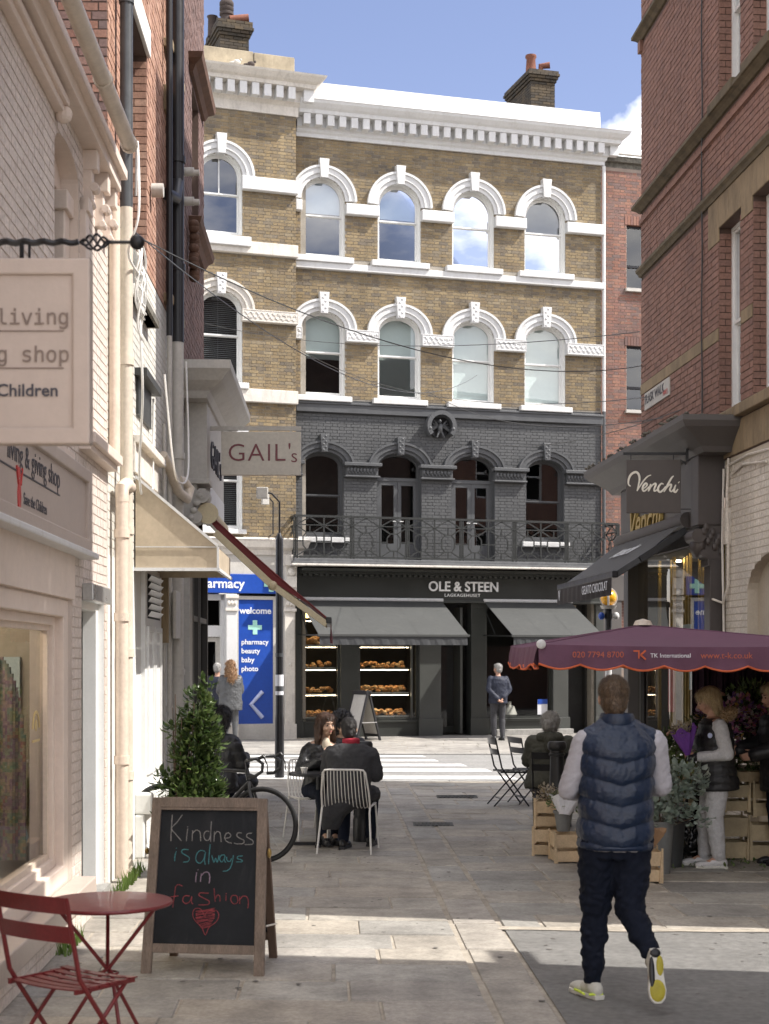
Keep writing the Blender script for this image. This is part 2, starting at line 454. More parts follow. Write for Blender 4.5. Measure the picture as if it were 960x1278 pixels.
def stonemat(name, cols, rough=.7, joint=False):
    m = brickmat(name, cols, rough=rough, bump=.35, grime=.38)
    return m
M_slab = stonemat('york_stone', [(.43,.385,.325),(.38,.35,.305),(.45,.405,.34),(.395,.38,.345),(.345,.325,.295),(.43,.395,.35),(.385,.35,.295)], .62)
M_slabj = pm('sandy_joint', (.36,.32,.265), .95, .3, 6, .6, 70, dirt=.5, dcol=(.10,.09,.075))
M_asph = pm('asphalt', (.195,.19,.18), .85, .16, 2, .8, 260, fine=.15, dirt=.2, dcol=(.13,.125,.12))
M_asphr = pm('worn_road_asphalt', (.25,.245,.235), .85, .15, 2, .6, 160, fine=.15)
M_rpaint = pm('white_road_paint', (.68,.67,.65), .7, .08, 4, .3, 120, dirt=.45, dcol=(.3,.29,.28))
M_pavef = stonemat('pale_paving', [(.40,.375,.34),(.37,.35,.32),(.42,.395,.36),(.35,.33,.30)], .7)
M_kerb = pm('granite_kerb', (.33,.32,.30), .7, .2, 12, .3, 120, fine=.15)

# ------------------------------------------------------------------ wall kit: local x along the wall, -y out of it, z up
def arch_top(op, x):
    uc, hw, zb, zs, rise = op[:5]
    t = min(1.0, abs(x-uc)/hw)
    return zs + rise*sqrt(max(0, 1-t*t)) if rise else zs
def outline(op, grow=0.0, n=18, open_=False, zb=None, growz=None):
    uc, hw, zb0, zs, rise = op[:5]
    gz = grow if growz is None else growz
    zb0 = zb0 - grow if zb is None else zb
    pts = [(uc-hw-grow, zb0)]
    if rise:
        for k in range(n+1):
            t = pi - pi*k/n
            pts.append((uc+(hw+grow)*cos(t), zs+(rise+gz)*sin(t)))
    else:
        pts += [(uc-hw-grow, zs+gz), (uc+hw+grow, zs+gz)]
    pts.append((uc+hw+grow, zb0))
    return pts
def inside(ops, x, z, m=0.012):
    for op in ops:
        if abs(x-op[0]) < op[1]+m and op[2]-m < z < arch_top(op, x if abs(x-op[0])<op[1] else op[0]+op[1])+m: return True
    return False

def panel(parent, name, mat, x0, x1, z0, z1, ops, reveal=.2, y=0.0, mat_r=None, back=True):
    b = MB(); rvs = []
    cols = {}
    for op in ops: cols.setdefault((round(op[0],3), round(op[1],3)), []).append(op)
    ks = sorted(cols)
    x = x0
    def q(xa, xb, za, zb_):
        if zb_-za > 1e-4 and xb-xa > 1e-4: b.add([(xa,y,za),(xb,y,za),(xb,y,zb_),(xa,y,zb_)], [(0,1,2,3)])
    for (uc, hw) in ks:
        q(x, uc-hw, z0, z1)
        lst = sorted(cols[(uc,hw)], key=lambda o: o[2])
        n = 16 if any(o[4] for o in lst) else 1
        for k in range(n):
            xa = uc-hw + 2*hw*k/n; xb = uc-hw + 2*hw*(k+1)/n
            la = lb = z0
            for op in lst + [None]:
                ta = tb = (op[2] if op else z1)
                if min(ta-la, tb-lb) > -1e-3:
                    b.add([(xa,y,la),(xb,y,lb),(xb,y,tb),(xa,y,ta)], [(0,1,2,3)])
                if op: la, lb = arch_top(op, xa), arch_top(op, xb)
        for op in lst:
            o = outline(op, 0, 16); rv = MB()
            for i in range(len(o)):
                j = (i+1) % len(o)
                rv.add([(o[i][0],y,o[i][1]),(o[j][0],y,o[j][1]),(o[j][0],y+reveal,o[j][1]),(o[i][0],y+reveal,o[i][1])], [(0,1,2,3)])
            rvs.append(rv)
        x = uc+hw
    q(x, x1, z0, z1)
    r = b.build(name, mat, parent)
    for rv in rvs: rv.build('window_reveal', mat_r or mat, parent)
    return r

_bm_cache = {}
def bricks(parent, mat, x0, x1, z0, z1, skip, proud=.008, nsep=300, prio=None, bl=.213, bh=.063, g=.012, y=0.0, bond='flemish', name='brick', key='', jit=.003):
    """bricks laid on the wall face; nsep of them single objects, the rest one 'stuff' part"""
    lst = []
    row = 0; z = z0
    while z + bh <= z1 + 1e-6:
        lens = [bl, (bl-g)/2] if bond == 'flemish' else [bl]
        x = x0 - ((bl+g)*.75 if (row % 2 and bond == 'flemish') else ((bl+g)/2 if row % 2 else 0)); i = 0
        while x < x1 - .02:
            L = lens[i % len(lens)]
            a, c = max(x, x0), min(x+L, x1)
            if c-a > .03 and skip:
                ns = 11; ok = [not skip(a+(c-a)*(t+.5)/ns, z+bh/2) for t in range(ns)]
                if not all(ok):
                    best = (0, 0); t = 0
                    while t < ns:
                        if ok[t]:
                            e = t
                            while e < ns and ok[e]: e += 1
                            if e-t > best[1]-best[0]: best = (t, e)
                            t = e
                        else: t += 1
                    a, c = a+(c-a)*best[0]/ns, a+(c-a)*best[1]/ns
            if c-a > .03:
                lst.append((a, c, z, L, abs((c-a)-L) < 1e-6))
            x += L+g; i += 1
        z += bh+g; row += 1
    if prio: lst.sort(key=lambda t: prio((t[0]+t[1])/2, t[2]))
    sep = [t for t in lst if t[4]][:nsep]
    ss = set(sep)
    rest = [t for t in lst if t not in ss]
    meshes = {}
    for t in sep:
        k = (key, round(t[3],4), bh, proud)
        if k not in _bm_cache:
            mb = MB().box(-t[3]/2, -proud, -bh/2, t[3]/2, .0, bh/2)
            me = bpy.data.meshes.new(name); me.from_pydata(mb.v, [], mb.f); me.materials.append(mat)
            _bm_cache[k] = me
        o = bpy.data.objects.new(name, _bm_cache[k]); COL.objects.link(o); o.parent = parent
        o.location = ((t[0]+t[1])/2, y + random.uniform(-jit, jit)*.6, t[2]+bh/2)
    b = MB()
    for (a, c, zz, L, f) in rest:
        d = proud + random.uniform(-jit, jit)
        j = random.uniform(-.0015, .0015)
        b.box(a, y-d, zz+j, c, y, zz+bh+j, random.random())
    if b.v: b.build(name+'work', mat, parent, kind='stuff', rnd=True)

def text(s, size, mat, parent=None, loc=(0,0,0), rot=(R(90),0,0), name='lettering', ext=.004, align='CENTER', font=None, sx=1.0, bold=0.0, label=None, space=1.0, shear=0.0):
    cu = bpy.data.curves.new(name, 'FONT')
    cu.body = s; cu.size = size; cu.extrude = ext; cu.align_x = align; cu.align_y = 'CENTER'; cu.offset = bold; cu.space_character = space; cu.shear = shear
    if font:
        try:
            cu.font = font
        except Exception: pass
    cu.resolution_u = 4
    tmp = bpy.data.objects.new('tmp_text', cu)
    COL.objects.link(tmp)
    dg = bpy.context.evaluated_depsgraph_get()
    me = bpy.data.meshes.new_from_object(tmp.evaluated_get(dg))
    bpy.data.objects.remove(tmp)
    me.materials.clear(); me.materials.append(mat)
    me.name = name
    o = bpy.data.objects.new(name, me); COL.objects.link(o)
    if parent is not None: o.parent = parent
    o.location = loc; o.rotation_euler = rot; o.scale = (sx, 1, 1)
    if label: o['label'] = label
    return o

def get_font(f):
    try:
        return bpy.data.fonts.load(os.path.join(bpy.utils.resource_path('LOCAL'), 'datafiles', 'fonts', f))
    except Exception:
        return None
F_mono = get_font('DejaVuSansMono.woff2')

def sash_window(parent, op, inset=.13, fm=None, zmid=None, blind=None, bcol=None, glass=None, fw=.047, venetian=False, reveal_d=.3, mull=0, name='window'):
    """timber sash window: frame > sash, pane, blind"""
    fm = fm or M_wpaint; glass = glass or M_glass
    uc, hw, zb, zs, rise = op[:5]
    o1 = outline(op, 0.002, 18); o2 = outline((uc, hw-fw, zb+fw*1.1, zs, max(0, rise-fw) if rise else 0) if rise else (uc, hw-fw, zb+fw*1.1, zs-fw, 0), 0, 18)
    w = MB().strip(o2, o1, inset, inset+.09, closed=True).build(name, fm, parent)
    ih = hw-fw; top = (uc, ih, zb+fw, zs if rise else zs-fw, max(0.0, rise-fw) if rise else 0)
    zmid = zmid if zmid is not None else (zb+arch_top(top, uc))/2
    s = .034
    # upper sash: ring along the arch
    up = (uc, ih-.002, zmid, top[3], top[4]); upi = (uc, ih-s, zmid+s, top[3] if rise else top[3]-s, max(0.0, top[4]-s) if rise else 0)
    MB().strip(outline(upi, 0, 18), outline(up, 0, 18), inset+.02, inset+.055, closed=True).build('sash', fm, w)
    lo = (uc, ih-.002, zb+fw*1.1, zmid+.02, 0); loi = (uc, ih-s, zb+fw*1.1+.06, zmid-.02, 0)
    MB().strip(outline(loi, 0), outline(lo, 0), inset+.057, inset+.088, closed=True).build('sash', fm, w)
    p = outline(upi, .004, 18)
    MB().add([(a, inset+.04, c) for a, c in p], [tuple(range(len(p)))]).build('pane', glass, w)
    p = outline(loi, .004)
    MB().add([(a, inset+.07, c) for a, c in p], [tuple(range(len(p)))]).build('pane', glass, w)
    if mull:
        MB().box(uc-.012, inset+.02, zmid, uc+.012, inset+.055, arch_top(upi, uc)).build('glazing_bar', fm, w)
    if blind is not None:
        zt = arch_top(up, uc)
        bb = MB()
        if venetian:
            z = blind
            while z < zt:
                bb.box(uc-ih+.01, inset+.13, z, uc+ih-.01, inset+.15, z+.006, M=None)
                bb.v[-8:] = [(a, c, zz + (.014 if c > inset+.14 else 0)) for a, c, zz in bb.v[-8:]]
                z += .045
            bb.box(uc-.006, inset+.125, blind, uc+.002, inset+.13, zt)
            bb.build('blind', bcol or M_slat, w)
        else:
            bb.box(uc-ih+.004, inset+.12, blind, uc+ih-.004, inset+.125, zt).box(uc-ih+.004, inset+.115, blind-.03, uc+ih-.004, inset+.13, blind).build('blind', bcol or M_blind, w)
    return w
# ================================================================== GROUND
def ground_pt(a, b, z=0.0):
    return (a - .04*b, b - .05*a, z)
g = MB().add([(-900,-900,-.02),(900,-900,-.02),(900,900,-.02),(-900,900,-.02)], [(0,1,2,3)])
g.build('ground', M_asphr, kind='structure')
lane = MB()
lane.add([(-3.6,-14,0),(6.2,-14,0),(6.2,23.2,0),(-3.6,23.2,0)], [(0,1,2,3)])
lane = lane.build('pavement', M_slabj, kind='structure')
asph = MB()
asph.add([ground_pt(1.26,-12,.0085), ground_pt(6.3,-12,.0085), ground_pt(6.3,10.62,.0085), ground_pt(1.26,10.62,.0085)], [(0,1,2,3)])
asph.build('lane_roadway', M_asph, kind='structure')
# flagstones: rows of slabs with open joints, each slab an object
slab_cache = {}
def slab(a0, a1, b0, b1, th=.008, name='paving_slab', par=None, mat=None, seq=[0]):
    par = par or lane; mat = mat or M_slab
    seq[0] += 1
    ca, cb = (a0+a1)/2, (b0+b1)/2
    cx, cy, _ = ground_pt(ca, cb)
    me = bpy.data.meshes.new(name)
    j = lambda: random.uniform(-.006, .006)
    tops = []
    ring = [(a0+j(), b0+j()), (a1+j(), b0+j()), (a1+j(), b1+j()), (a0+j(), b1+j())]
    hz = th + random.uniform(-.003, .003); tl = random.uniform(-.002, .002)
    vs = []
    for k, (a, b) in enumerate(ring):
        p = ground_pt(a, b); vs.append((p[0]-cx, p[1]-cy, 0))
    for k, (a, b) in enumerate(ring):
        p = ground_pt(a, b); e = .006
        q = (p[0]-cx, p[1]-cy)
        vs.append((q[0]*(1-e/ max(.1,(a1-a0)/2)), q[1]*(1-e/max(.1,(b1-b0)/2)), hz + (tl if k in (1,2) else -tl)))
    me.from_pydata(vs, [], [(4,5,6,7),(0,1,5,4),(1,2,6,5),(2,3,7,6),(3,0,4,7)])
    me.materials.append(mat)
    o = bpy.data.objects.new(name, me); COL.objects.link(o); o.parent = par; o.location = (cx, cy, 0)
    return o
rs = random.Random(5)
b = 6.9
gj = .016
while b < 22.9:
    dep = rs.choice([.46,.5,.54,.5]) if b < 15 else rs.choice([.7,.8])
    a = -1.9 - rs.uniform(0, .5)
    while a < .88:
        L = rs.choice([.62,.78,.95,1.1])
        a1 = min(a+L, .9)
        if .9 - a1 < .3: a1 = .9
        if a1 - a > .1: slab(max(a,-2.6)+gj/2, a1-gj/2, b+gj/2, b+dep-gj/2)
        a = a1
    b += dep
b = 6.9
while b < 22.9:
    L = rs.choice([.75,.95,1.1])
    slab(.93, 1.235, b+gj/2, b+L-gj/2); b += L
b = 10.66
while b < 22.9:
    dep = rs.choice([.5,.56,.6]); a = 1.26 - rs.uniform(0, .6)
    while a < 5.0:
        L = rs.choice([.7,.85,1.0])
        a1 = min(a+L, 5.4)
        if a1-max(a,1.26) > .15: slab(max(a,1.26)+.014, a1-.014, b+.014, b+dep-.014)
        a = a1
    b += dep
# near kerb of the high street, road markings and far pavement
k = MB()
for i in range(46):
    k.box(-24+i*1.0, 23.2, -.02, -24+i*1.0+.985, 23.42, .004+rs.uniform(0,.003), rs.random())
k.build('kerb', M_kerb, kind='structure', rnd=True)
road = MB().add([(-60,23.42,-.012),(60,23.42,-.012),(60,60,-.012),(-60,60,-.012)], [(0,1,2,3)]).build('road', M_asphr, kind='structure')
z = MB()
for (y0, y1, xl, xr) in [(23.75,24.45,-1.5,2.1),(25.35,26.0,-2.0,1.8),(26.6,27.2,-2.9,1.45),(27.85,28.4,-2.9,1.0),(29.1,29.5,-2.9,.8)]:
    z.add([(xl-1.2,y0,-.006),(xr,y0-.05,-.006),(xr-.08,y1-.05,-.006),(xl-1.2,y1,-.006)], [(0,1,2,3)])
z.build('zebra_crossing', M_rpaint, kind='structure')
z = MB()
for i in range(7):
    x = 2.45 + i*.12; y = 24.0+i*.85
    z.add([(x,y,-.006),(x+.2,y,-.006),(x+.2,y+.25,-.006),(x,y+.25,-.006)], [(0,1,2,3)])
for i in range(5):
    for (yy, s) in ((24.6,1),(27.4,-1)):
        x = 3.6 + i*2.2
        z.add([(x,yy,-.006),(x+1.9,yy+.5*s*(1 if i%2 else -1),-.006),(x+1.9,yy+.16+.5*s*(1 if i%2 else -1),-.006),(x,yy+.16,-.006)], [(0,1,2,3)])
z.build('zigzag_marking', M_rpaint, kind='structure')
fp = MB().add([(-60,29.9,.0),(60,29.9,.0),(60,60,.0),(-60,60,.0)], [(0,1,2,3)]).build('far_pavement', M_slabj, kind='structure')
k = MB()
for i in range(60):
    k.box(-30+i*1.0, 29.75, -.02, -30+i*1.0+.985, 29.9, .006, rs.random())
k.build('far_kerb', M_kerb, kind='structure', rnd=True)
sl = MB(); y = 29.93
while y < 41:
    x = -14 - rs.random()
    while x < 14:
        L = rs.choice([.75,.9,1.1]); sl.box(x, y, -.01, x+L-.014, y+.69, .006+rs.uniform(-.001,.001), rs.random()); x += L
    y += .705
sl.build('far_paving_slabs', M_pavef, fp, kind='stuff', rnd=True)
# iron covers and patches in the lane
for (x, y, w, d, lab) in ((.98,20.6,.55,.4,'small rectangular iron cover in the paving in front of the folding chairs'),(.55,17.2,.45,.35,'square iron access cover in the paving right of the bollard')):
    o = thing('drain_cover', lab, 'cover', (x,y,.008))
    MB().box(-w/2,-d/2,0,w/2,d/2,.006).build('frame', M_iron, o)
    mb = MB()
    for i in range(9): mb.box(-w/2+.03+i*(w-.06)/9,-d/2+.03,.006,-w/2+.03+(i+.6)*(w-.06)/9,d/2-.03,.010)
    mb.build('ribs', M_blackm, o)

# ================================================================== MAIN FACADE (building with the OLE & STEEN shop)
FA = R(16)
main = thing('shop_building', 'tall yellow brick building with white arched windows above charcoal floor and dark green bakery', 'building', (-2.088, 35.74, 0), FA)
BAY = [.66, 2.54, 4.41, 6.28]
FW = 7.78
third = [(c, .53, 11.34, 12.68, .53) for c in BAY]
second = [(c, .53, 8.06, 9.64, .42) for c in BAY]
first = [(BAY[0], .50, 4.75, 6.42, .33), (BAY[1], .55, 4.16, 6.42, .36), (BAY[2], .55, 4.16, 6.42, .36), (BAY[3], .50, 4.75, 6.42, .33)]
panel(main, 'wall', M_mort_y, 0, FW, 7.98, 14.2, third+second, .2, mat_r=M_wpaint)
panel(main, 'charcoal_wall', M_mort_d, 0, FW, 4.1, 7.98, first, .24, mat_r=M_char)
def skip3(x, z):
    return inside([(o[0], o[1], o[2], o[3], o[4]) for o in third+second], x, z) or (11.04 < z < 11.32)
bricks(main, M_yel, 0, FW, 8.02, 14.16, skip3, key='y', nsep=300, prio=lambda x, z: z)
def skip1(x, z): return inside(first, x, z) or 7.66 < z < 7.99
bricks(main, M_dark, 0, FW, 4.2, 7.66, skip1, key='d', proud=.007, nsep=0)
# hull of the building
MB().box(0,.02,0,.25,9,15.3).box(FW-.25,.02,0,FW,9,14.9).box(0,9,0,FW,9.2,15).build('side_wall', M_mort_y, main)
MB().box(.02,.6,14.85,FW-.02,9,14.95).build('roof', M_moss, main)
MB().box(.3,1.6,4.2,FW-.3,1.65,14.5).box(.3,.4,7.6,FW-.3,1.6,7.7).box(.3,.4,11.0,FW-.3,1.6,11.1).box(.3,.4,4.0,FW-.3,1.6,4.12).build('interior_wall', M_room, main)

def arch_band(par, op, w, proud, mat, name='arch_moulding', legs=0.0, n=22):
    uc, hw, zb, zs, rise = op[:5]
    def arc(gr):
        pts = []
        if legs: pts.append((uc-hw-gr, zs-legs))
        for k in range(n+1):
            t = pi - pi*k/n
            pts.append((uc+(hw+gr)*cos(t), zs+(rise+gr)*sin(t)))
        if legs: pts.append((uc+hw+gr, zs-legs))
        return pts
    m = MB()
    m.strip(arc(0.0), arc(w*.32), -proud*.45, .03)
    m.strip(arc(w*.32), arc(w*.80), -proud*.75, .03)
    m.strip(arc(w*.80), arc(w), -proud, .03)
    return m.build(name, mat, par, smooth=True)
def keystone(par, uc, z0, z1, proud, mat, w0=.085, w1=.12, carve=False):
    m = MB().add([(uc-w0,-proud,z0),(uc+w0,-proud,z0),(uc+w1,-proud,z1),(uc-w1,-proud,z1),(uc-w0,.02,z0),(uc+w0,.02,z0),(uc+w1,.02,z1),(uc-w1,.02,z1)],
           [(0,1,2,3),(7,6,5,4),(0,4,5,1),(1,5,6,2),(2,6,7,3),(3,7,4,0)])
    k = m.build('keystone', mat, par, bev=.008)
    if carve:
        c = MB()
        for i in range(6):
            zz = z0+.05+(z1-z0-.1)*i/5
            c.sph((uc+(.03 if i%2 else -.03), -proud, zz), .03, .016, .028, 8, 5)
        c.build('carving', mat, k, smooth=True)
    return k
def impost(par, x0, x1, z0, z1, proud, mat, carve=False, seed=1):
    o = MB().box(x0,-proud,z0,x1,.02,z1).build('impost_block', mat, par, bev=.018)
    if carve:
        r = random.Random(seed); c = MB(); n = max(2, int((x1-x0)/.13))
        xs = [x0+.05+(x1-x0-.1)*i/(n*8) for i in range(n*8+1)]
        zc = (z0+z1)/2; h = (z1-z0)*.26
        for ph in (0, pi):
            c.tube([(x, -proud-.004, zc+h*sin((x-x0)/.13*pi+ph)) for x in xs], .010, 5)
        for i in range(n*2):
            x = x0+.08+(x1-x0-.14)*i/(n*2)
            c.sph((x,-proud-.002,zc+h*.9*(1 if i%2 else -1)*.6), .028, .012, .022, 7, 4)
        c.strip([(x0+.025,z0+.025),(x0+.025,z1-.025),(x1-.025,z1-.025),(x1-.025,z0+.025)],[(x0+.008,z0+.008),(x0+.008,z1-.008),(x1-.008,z1-.008),(x1-.008,z0+.008)],-proud-.008,0,closed=True)
        c.build('carving', mat, o, smooth=True)
    return o
for i, c in enumerate(BAY):
    arch_band(main, third[i], .275, .13, M_stucco)
    keystone(main, c, 13.17, 13.62, .17, M_stucco)
    arch_band(main, second[i], .275, .13, M_stucco, legs=.02)
    keystone(main, c, 9.98, 10.48, .17, M_stucco, carve=True)
    arch_band(main, first[i], .24, .15, M_char)
    keystone(main, c, 6.72, 7.14, .19, M_char, .07, .10, carve=True)
    MB().box(c-.72,-.17,11.19,c+.72,.1,11.33).build('window_sill', M_stucco, main, bev=.012)
    MB().box(c-.68,-.15,7.92,c+.68,.1,8.05).build('window_sill', M_stucco, main, bev=.012)
ed = [0]+sum([[c-.53, c+.53] for c in BAY], [])+[FW]
for i in range(5):
    x0, x1 = ed[2*i], ed[2*i+1]
    if i == 0: x0 = -.03
    if i == 4: x1 = FW+.03
    impost(main, x0, x1, 12.36, 12.62, .16, M_stucco)
    impost(main, x0, x1, 9.35, 9.64, .16, M_stucco, carve=True, seed=i)
    # charcoal impost with a small cornice and leaf carving
    o = MB().box(x0+(.02 if i else 0),-.10,6.20,x1-(.02 if i<4 else 0),.02,6.42).build('impost_block', M_char, main, bev=.01)
    MB().box(x0-.05,-.2,6.42,x1+.05,.02,6.50).box(x0-.02,-.14,6.16,x1+.02,.02,6.20).build('cornice', M_char, o, bev=.01)
    cv = MB(); n = max(2, int((x1-x0)/.09))
    for q in range(n):
        xx = x0+.06+(x1-x0-.1)*q/n
        cv.sph((xx,-.11,6.33), .034, .03, .07, 7, 5); cv.sph((xx+.03,-.12,6.26), .02, .02, .03, 6, 4)
    cv.build('carving', M_char, o, smooth=True)
MB().box(-.02,-.12,11.03,FW+.04,.05,11.19).build('sill_band', M_stucco, main, bev=.012)
MB().box(-.0,-.09,7.67,FW+.02,.05,7.92).box(0,-.12,7.86,FW+.03,.05,7.90).build('sill_band', M_char, main, bev=.006)
# windows
for i in range(4):
    sash_window(main, third[i], zmid=12.33, blind=[12.45,12.45,11.95,12.15][i], bcol=M_blindb, glass=M_glassh)
    sash_window(main, second[i], zmid=9.10, blind=[9.0,8.2,8.2,8.2][i], bcol=M_blind)
for i in (0, 3):
    sash_window(main, first[i], zmid=5.72, fm=M_char, inset=.15)
    MB().box(BAY[i]-.62,-.12,4.60,BAY[i]+.62,.1,4.72).build('window_sill', M_stucco, main, bev=.012)
for i in (1, 2):
    op = first[i]
    uc, hw = op[0], op[1]
    w = MB().strip(outline((uc,hw-.06,4.22,6.42,.30),0,18), outline(op,.002,18), .14, .24, closed=True).build('balcony_door', M_char, main)
    MB().box(uc-hw+.05,.13,6.12,uc+hw-.05,.22,6.20).build('transom', M_char, w)
    p = outline((uc,hw-.07,6.20,6.42,.29),0,18)
    MB().add([(a,.19,c) for a,c in p],[tuple(range(len(p)))]).build('pane', M_glass, w)
    for s in (-1, 1):
        xa, xb = (uc-hw+.06, uc-.003) if s < 0 else (uc+.003, uc+hw-.06)
        MB().strip([(xa+.09,4.62),(xa+.09,6.02),(xb-.09,6.02),(xb-.09,4.62)],[(xa,4.24),(xa,6.12),(xb,6.12),(xb,4.24)],.15,.2,closed=True).build('door_leaf', M_char, w)
        MB().add([(xa+.09,.18,4.62),(xb-.09,.18,4.62),(xb-.09,.18,6.02),(xa+.09,.18,6.02)],[(0,1,2,3)]).build('pane', M_glass, w)
    MB().tube([(uc-.05,.14,5.15),(uc-.05,.09,5.15),(uc-.13,.09,5.15)],.011,6).tube([(uc+.05,.14,5.15),(uc+.05,.09,5.15),(uc+.13,.09,5.15)],.011,6).build('handle', M_stucco, w)
# roundel with an eagle
rd = MB(); cx, cz = 3.53, 7.42
rd.strip([(cx+.27*cos(t*pi/14),cz+.02+.27*sin(t*pi/14)) for t in range(-3,18)],[(cx+.37*cos(t*pi/14),cz+.02+.37*sin(t*pi/14)) for t in range(-3,18)],-.28,.0)
rd = rd.build('roundel', M_char, main, smooth=True)
MB().lathe([(0,0),(.27,0),(.27,.03)],24,M=Matrix.Translation((cx,-.01,cz+.02)) @ Matrix.Rotation(R(90),4,'X')).build('roundel_back', M_black, rd)
e = MB().sph((cx,-.12,cz-.02),.07,.08,.13,10,8).sph((cx-.03,-.2,cz+.14),.04,.05,.045,8,6)
for s in (-1,1):
    for q in range(5): e.cap((cx+s*.05,-.12,cz+.03),(cx+s*(.16+.035*q),-.14,cz+.16-.075*q),.03,.012,6)
    e.sph((cx+s*.29,-.24,cz-.05),.055,.06,.055,8,6)
    e.cap((cx+s*.03,-.14,cz-.1),(cx+s*.09,-.16,cz-.24),.025,.02,6)
e.build('eagle_relief', M_char, rd, smooth=True)
# cornice and parapet
cn = MB()
def moulding(m, x0, x1, prof, ends=(True, True)):
    """prof: list of (out, z) from bottom to top; mitred returns at ends"""
    n = len(prof)
    vs = []
    e0 = 1 if ends[0] else 0; e1 = 1 if ends[1] else 0
    for (p, z) in prof: vs.append((x0-p*e0, -p, z))
    for (p, z) in prof: vs.append((x1+p*e1, -p, z))
    for (p, z) in prof: vs.append((x0-p*e0, .6, z))
    for (p, z) in prof: vs.append((x1+p*e1, .6, z))
    fs = []
    for i in range(n-1):
        fs += [(i, n+i, n+i+1, i+1), (i, i+1, 2*n+i+1, 2*n+i), (n+i, 3*n+i, 3*n+i+1, n+i+1)]
    fs += [(n-1, 2*n-1, 4*n-1, 3*n-1), (0, 2*n, 3*n, n)]
    m.add(vs, fs)
    return m
moulding(cn, 0, FW, [(.0,14.12),(.07,14.12),(.07,14.20),(.11,14.24),(.12,14.30),(.16,14.33),(.16,14.56),(.38,14.58),(.40,14.66),(.46,14.70),(.54,14.78),(.56,14.83),(.58,14.85),(.05,14.89)], (False, True))
cn.build('cornice', M_stucco, main)
for i in range(27):
    x = .12 + i*.286
    MB().box(x,-.36,14.33,x+.16,-.14,14.575).build('dentil', M_stucco, main)
for q in range(2):
    MB().box(FW+.14,-.25+q*.33,14.33,FW+.36,-.08+q*.33,14.575).build('dentil', M_stucco, main)
MB().add([(0,.0,14.9),(FW,.0,14.9),(FW,.06,15.47),(0,.06,15.47),(0,.35,14.9),(FW,.35,14.9),(FW,.35,15.47),(0,.35,15.47)],[(0,1,2,3),(7,6,5,4),(3,2,6,7),(1,5,6,2),(0,3,7,4)]).build('parapet', M_stucco, main)
MB().tube([(FW+.05,-.06,14.1),(FW+.05,-.06,8)],.045,8).build('downpipe', M_stucco, main, smooth=True)
MB().tube([(FW+.05,-.06,8),(FW+.05,-.06,4.2)],.045,8).build('downpipe', M_char, main, smooth=True)
# chimney stack
def chimney(par, x0, x1, y0, y1, z0, z1, pots, nm='chimney'):
    c = MB().box(x0+.04,y0+.04,z0,x1-.04,y1-.04,z1-.02).build(nm, M_mort_d, par)
    b_ = MB(); z = z0; row = 0
    ztop = z1-.32
    while z < z1:
        o = 0 if z < ztop else .035*min(4, 1+int((z-ztop)/.075))
        if z > z1-.09: o = .08
        ax0, ax1, ay0, ay1 = x0-o, x1+o, y0-o, y1+o
        x = ax0 + (-.11 if row % 2 else 0)
        while x < ax1:
            b_.box(max(x,ax0),ay0,z,min(x+.215,ax1),ay0+.1,z+.065,random.random()); b_.box(max(x,ax0),ay1-.1,z,min(x+.215,ax1),ay1,z+.065,random.random()); x += .225
        y = ay0 + .105 + (-.11 if row % 2 else 0)
        while y < ay1-.1:
            ya, yb = max(y,ay0+.1), min(y+.215,ay1-.1)
            if yb-ya > .02:
                b_.box(ax0,ya,z,ax0+.1,yb,z+.065,random.random()); b_.box(ax1-.1,ya,z,ax1,yb,z+.065,random.random())
            y += .225
        z += .075; row += 1
    b_.build('brickwork', M_chim, c, kind='stuff', rnd=True)
    return c
M_terra = pm('terracotta', (.20,.075,.045), .8, .2, 6, .3, 60, dirt=.4, dcol=(.07,.05,.04))
M_soot = pm('sooty_clay', (.06,.045,.04), .9, .3, 6, .3, 60)
ch = chimney(main, 7.10, 7.78, 3.0, 4.75, 14.8, 17.55, 0)
MB().lathe([(.17,0),(.15,.06),(.12,.5),(.15,.54),(.15,.6),(.1,.6)],14,(7.25,3.4,17.5)).build('chimney_pot', M_terra, ch, smooth=True)
MB().tube([(7.3,3.7,17.55),(7.5,3.5,17.72)],.09,10).build('chimney_pot', M_terra, ch, smooth=True)
MB().tube([(7.5,3.3,17.6),(7.5,3.3,17.80),(7.72,3.2,17.82)],[.08,.09,.09],10).build('chimney_pot', M_terra, ch, smooth=True)

# --- balcony
bal = MB().box(-.22,-.84,4.10,FW+.12,0,4.17).box(-.26,-.90,4.04,FW+.16,0,4.10)
bal = bal.build('balcony_slab', M_char2, main, bev=.008)
MB().box(-.29,-.935,4.00,FW+.19,-.03,4.045).build('balcony_edge', M_stuccod, main, bev=.01)
cs = MB()
for z0_, p_ in ((3.96,.72),(3.90,.45),(3.84,.25)): cs.box(0,-p_,z0_-.06,FW,.0,z0_)
cs.build('shop_cornice', M_green, main)
dm = MB(); x = .1
while x < FW-.1:
    dm.box(x,-.36,3.80,x+.07,-.2,3.90); x += .135
dm.build('dentil_row', M_greenl, main, kind='stuff')
rail = MB()
Y0 = -.80
for (zz, h) in ((5.12,.05),(4.93,.022),(4.20,.03)):
    rail.box(-.20,Y0-.02,zz,FW+.10,Y0+.02,zz+h)
for xx in (-.18, FW+.08):
    for (zz, h) in ((5.12,.05),(4.93,.022),(4.20,.03)): rail.box(xx-.02,Y0+.02,zz,xx+.02,-.02,zz+h)
rail = rail.build('balcony_rail', M_iron, main)
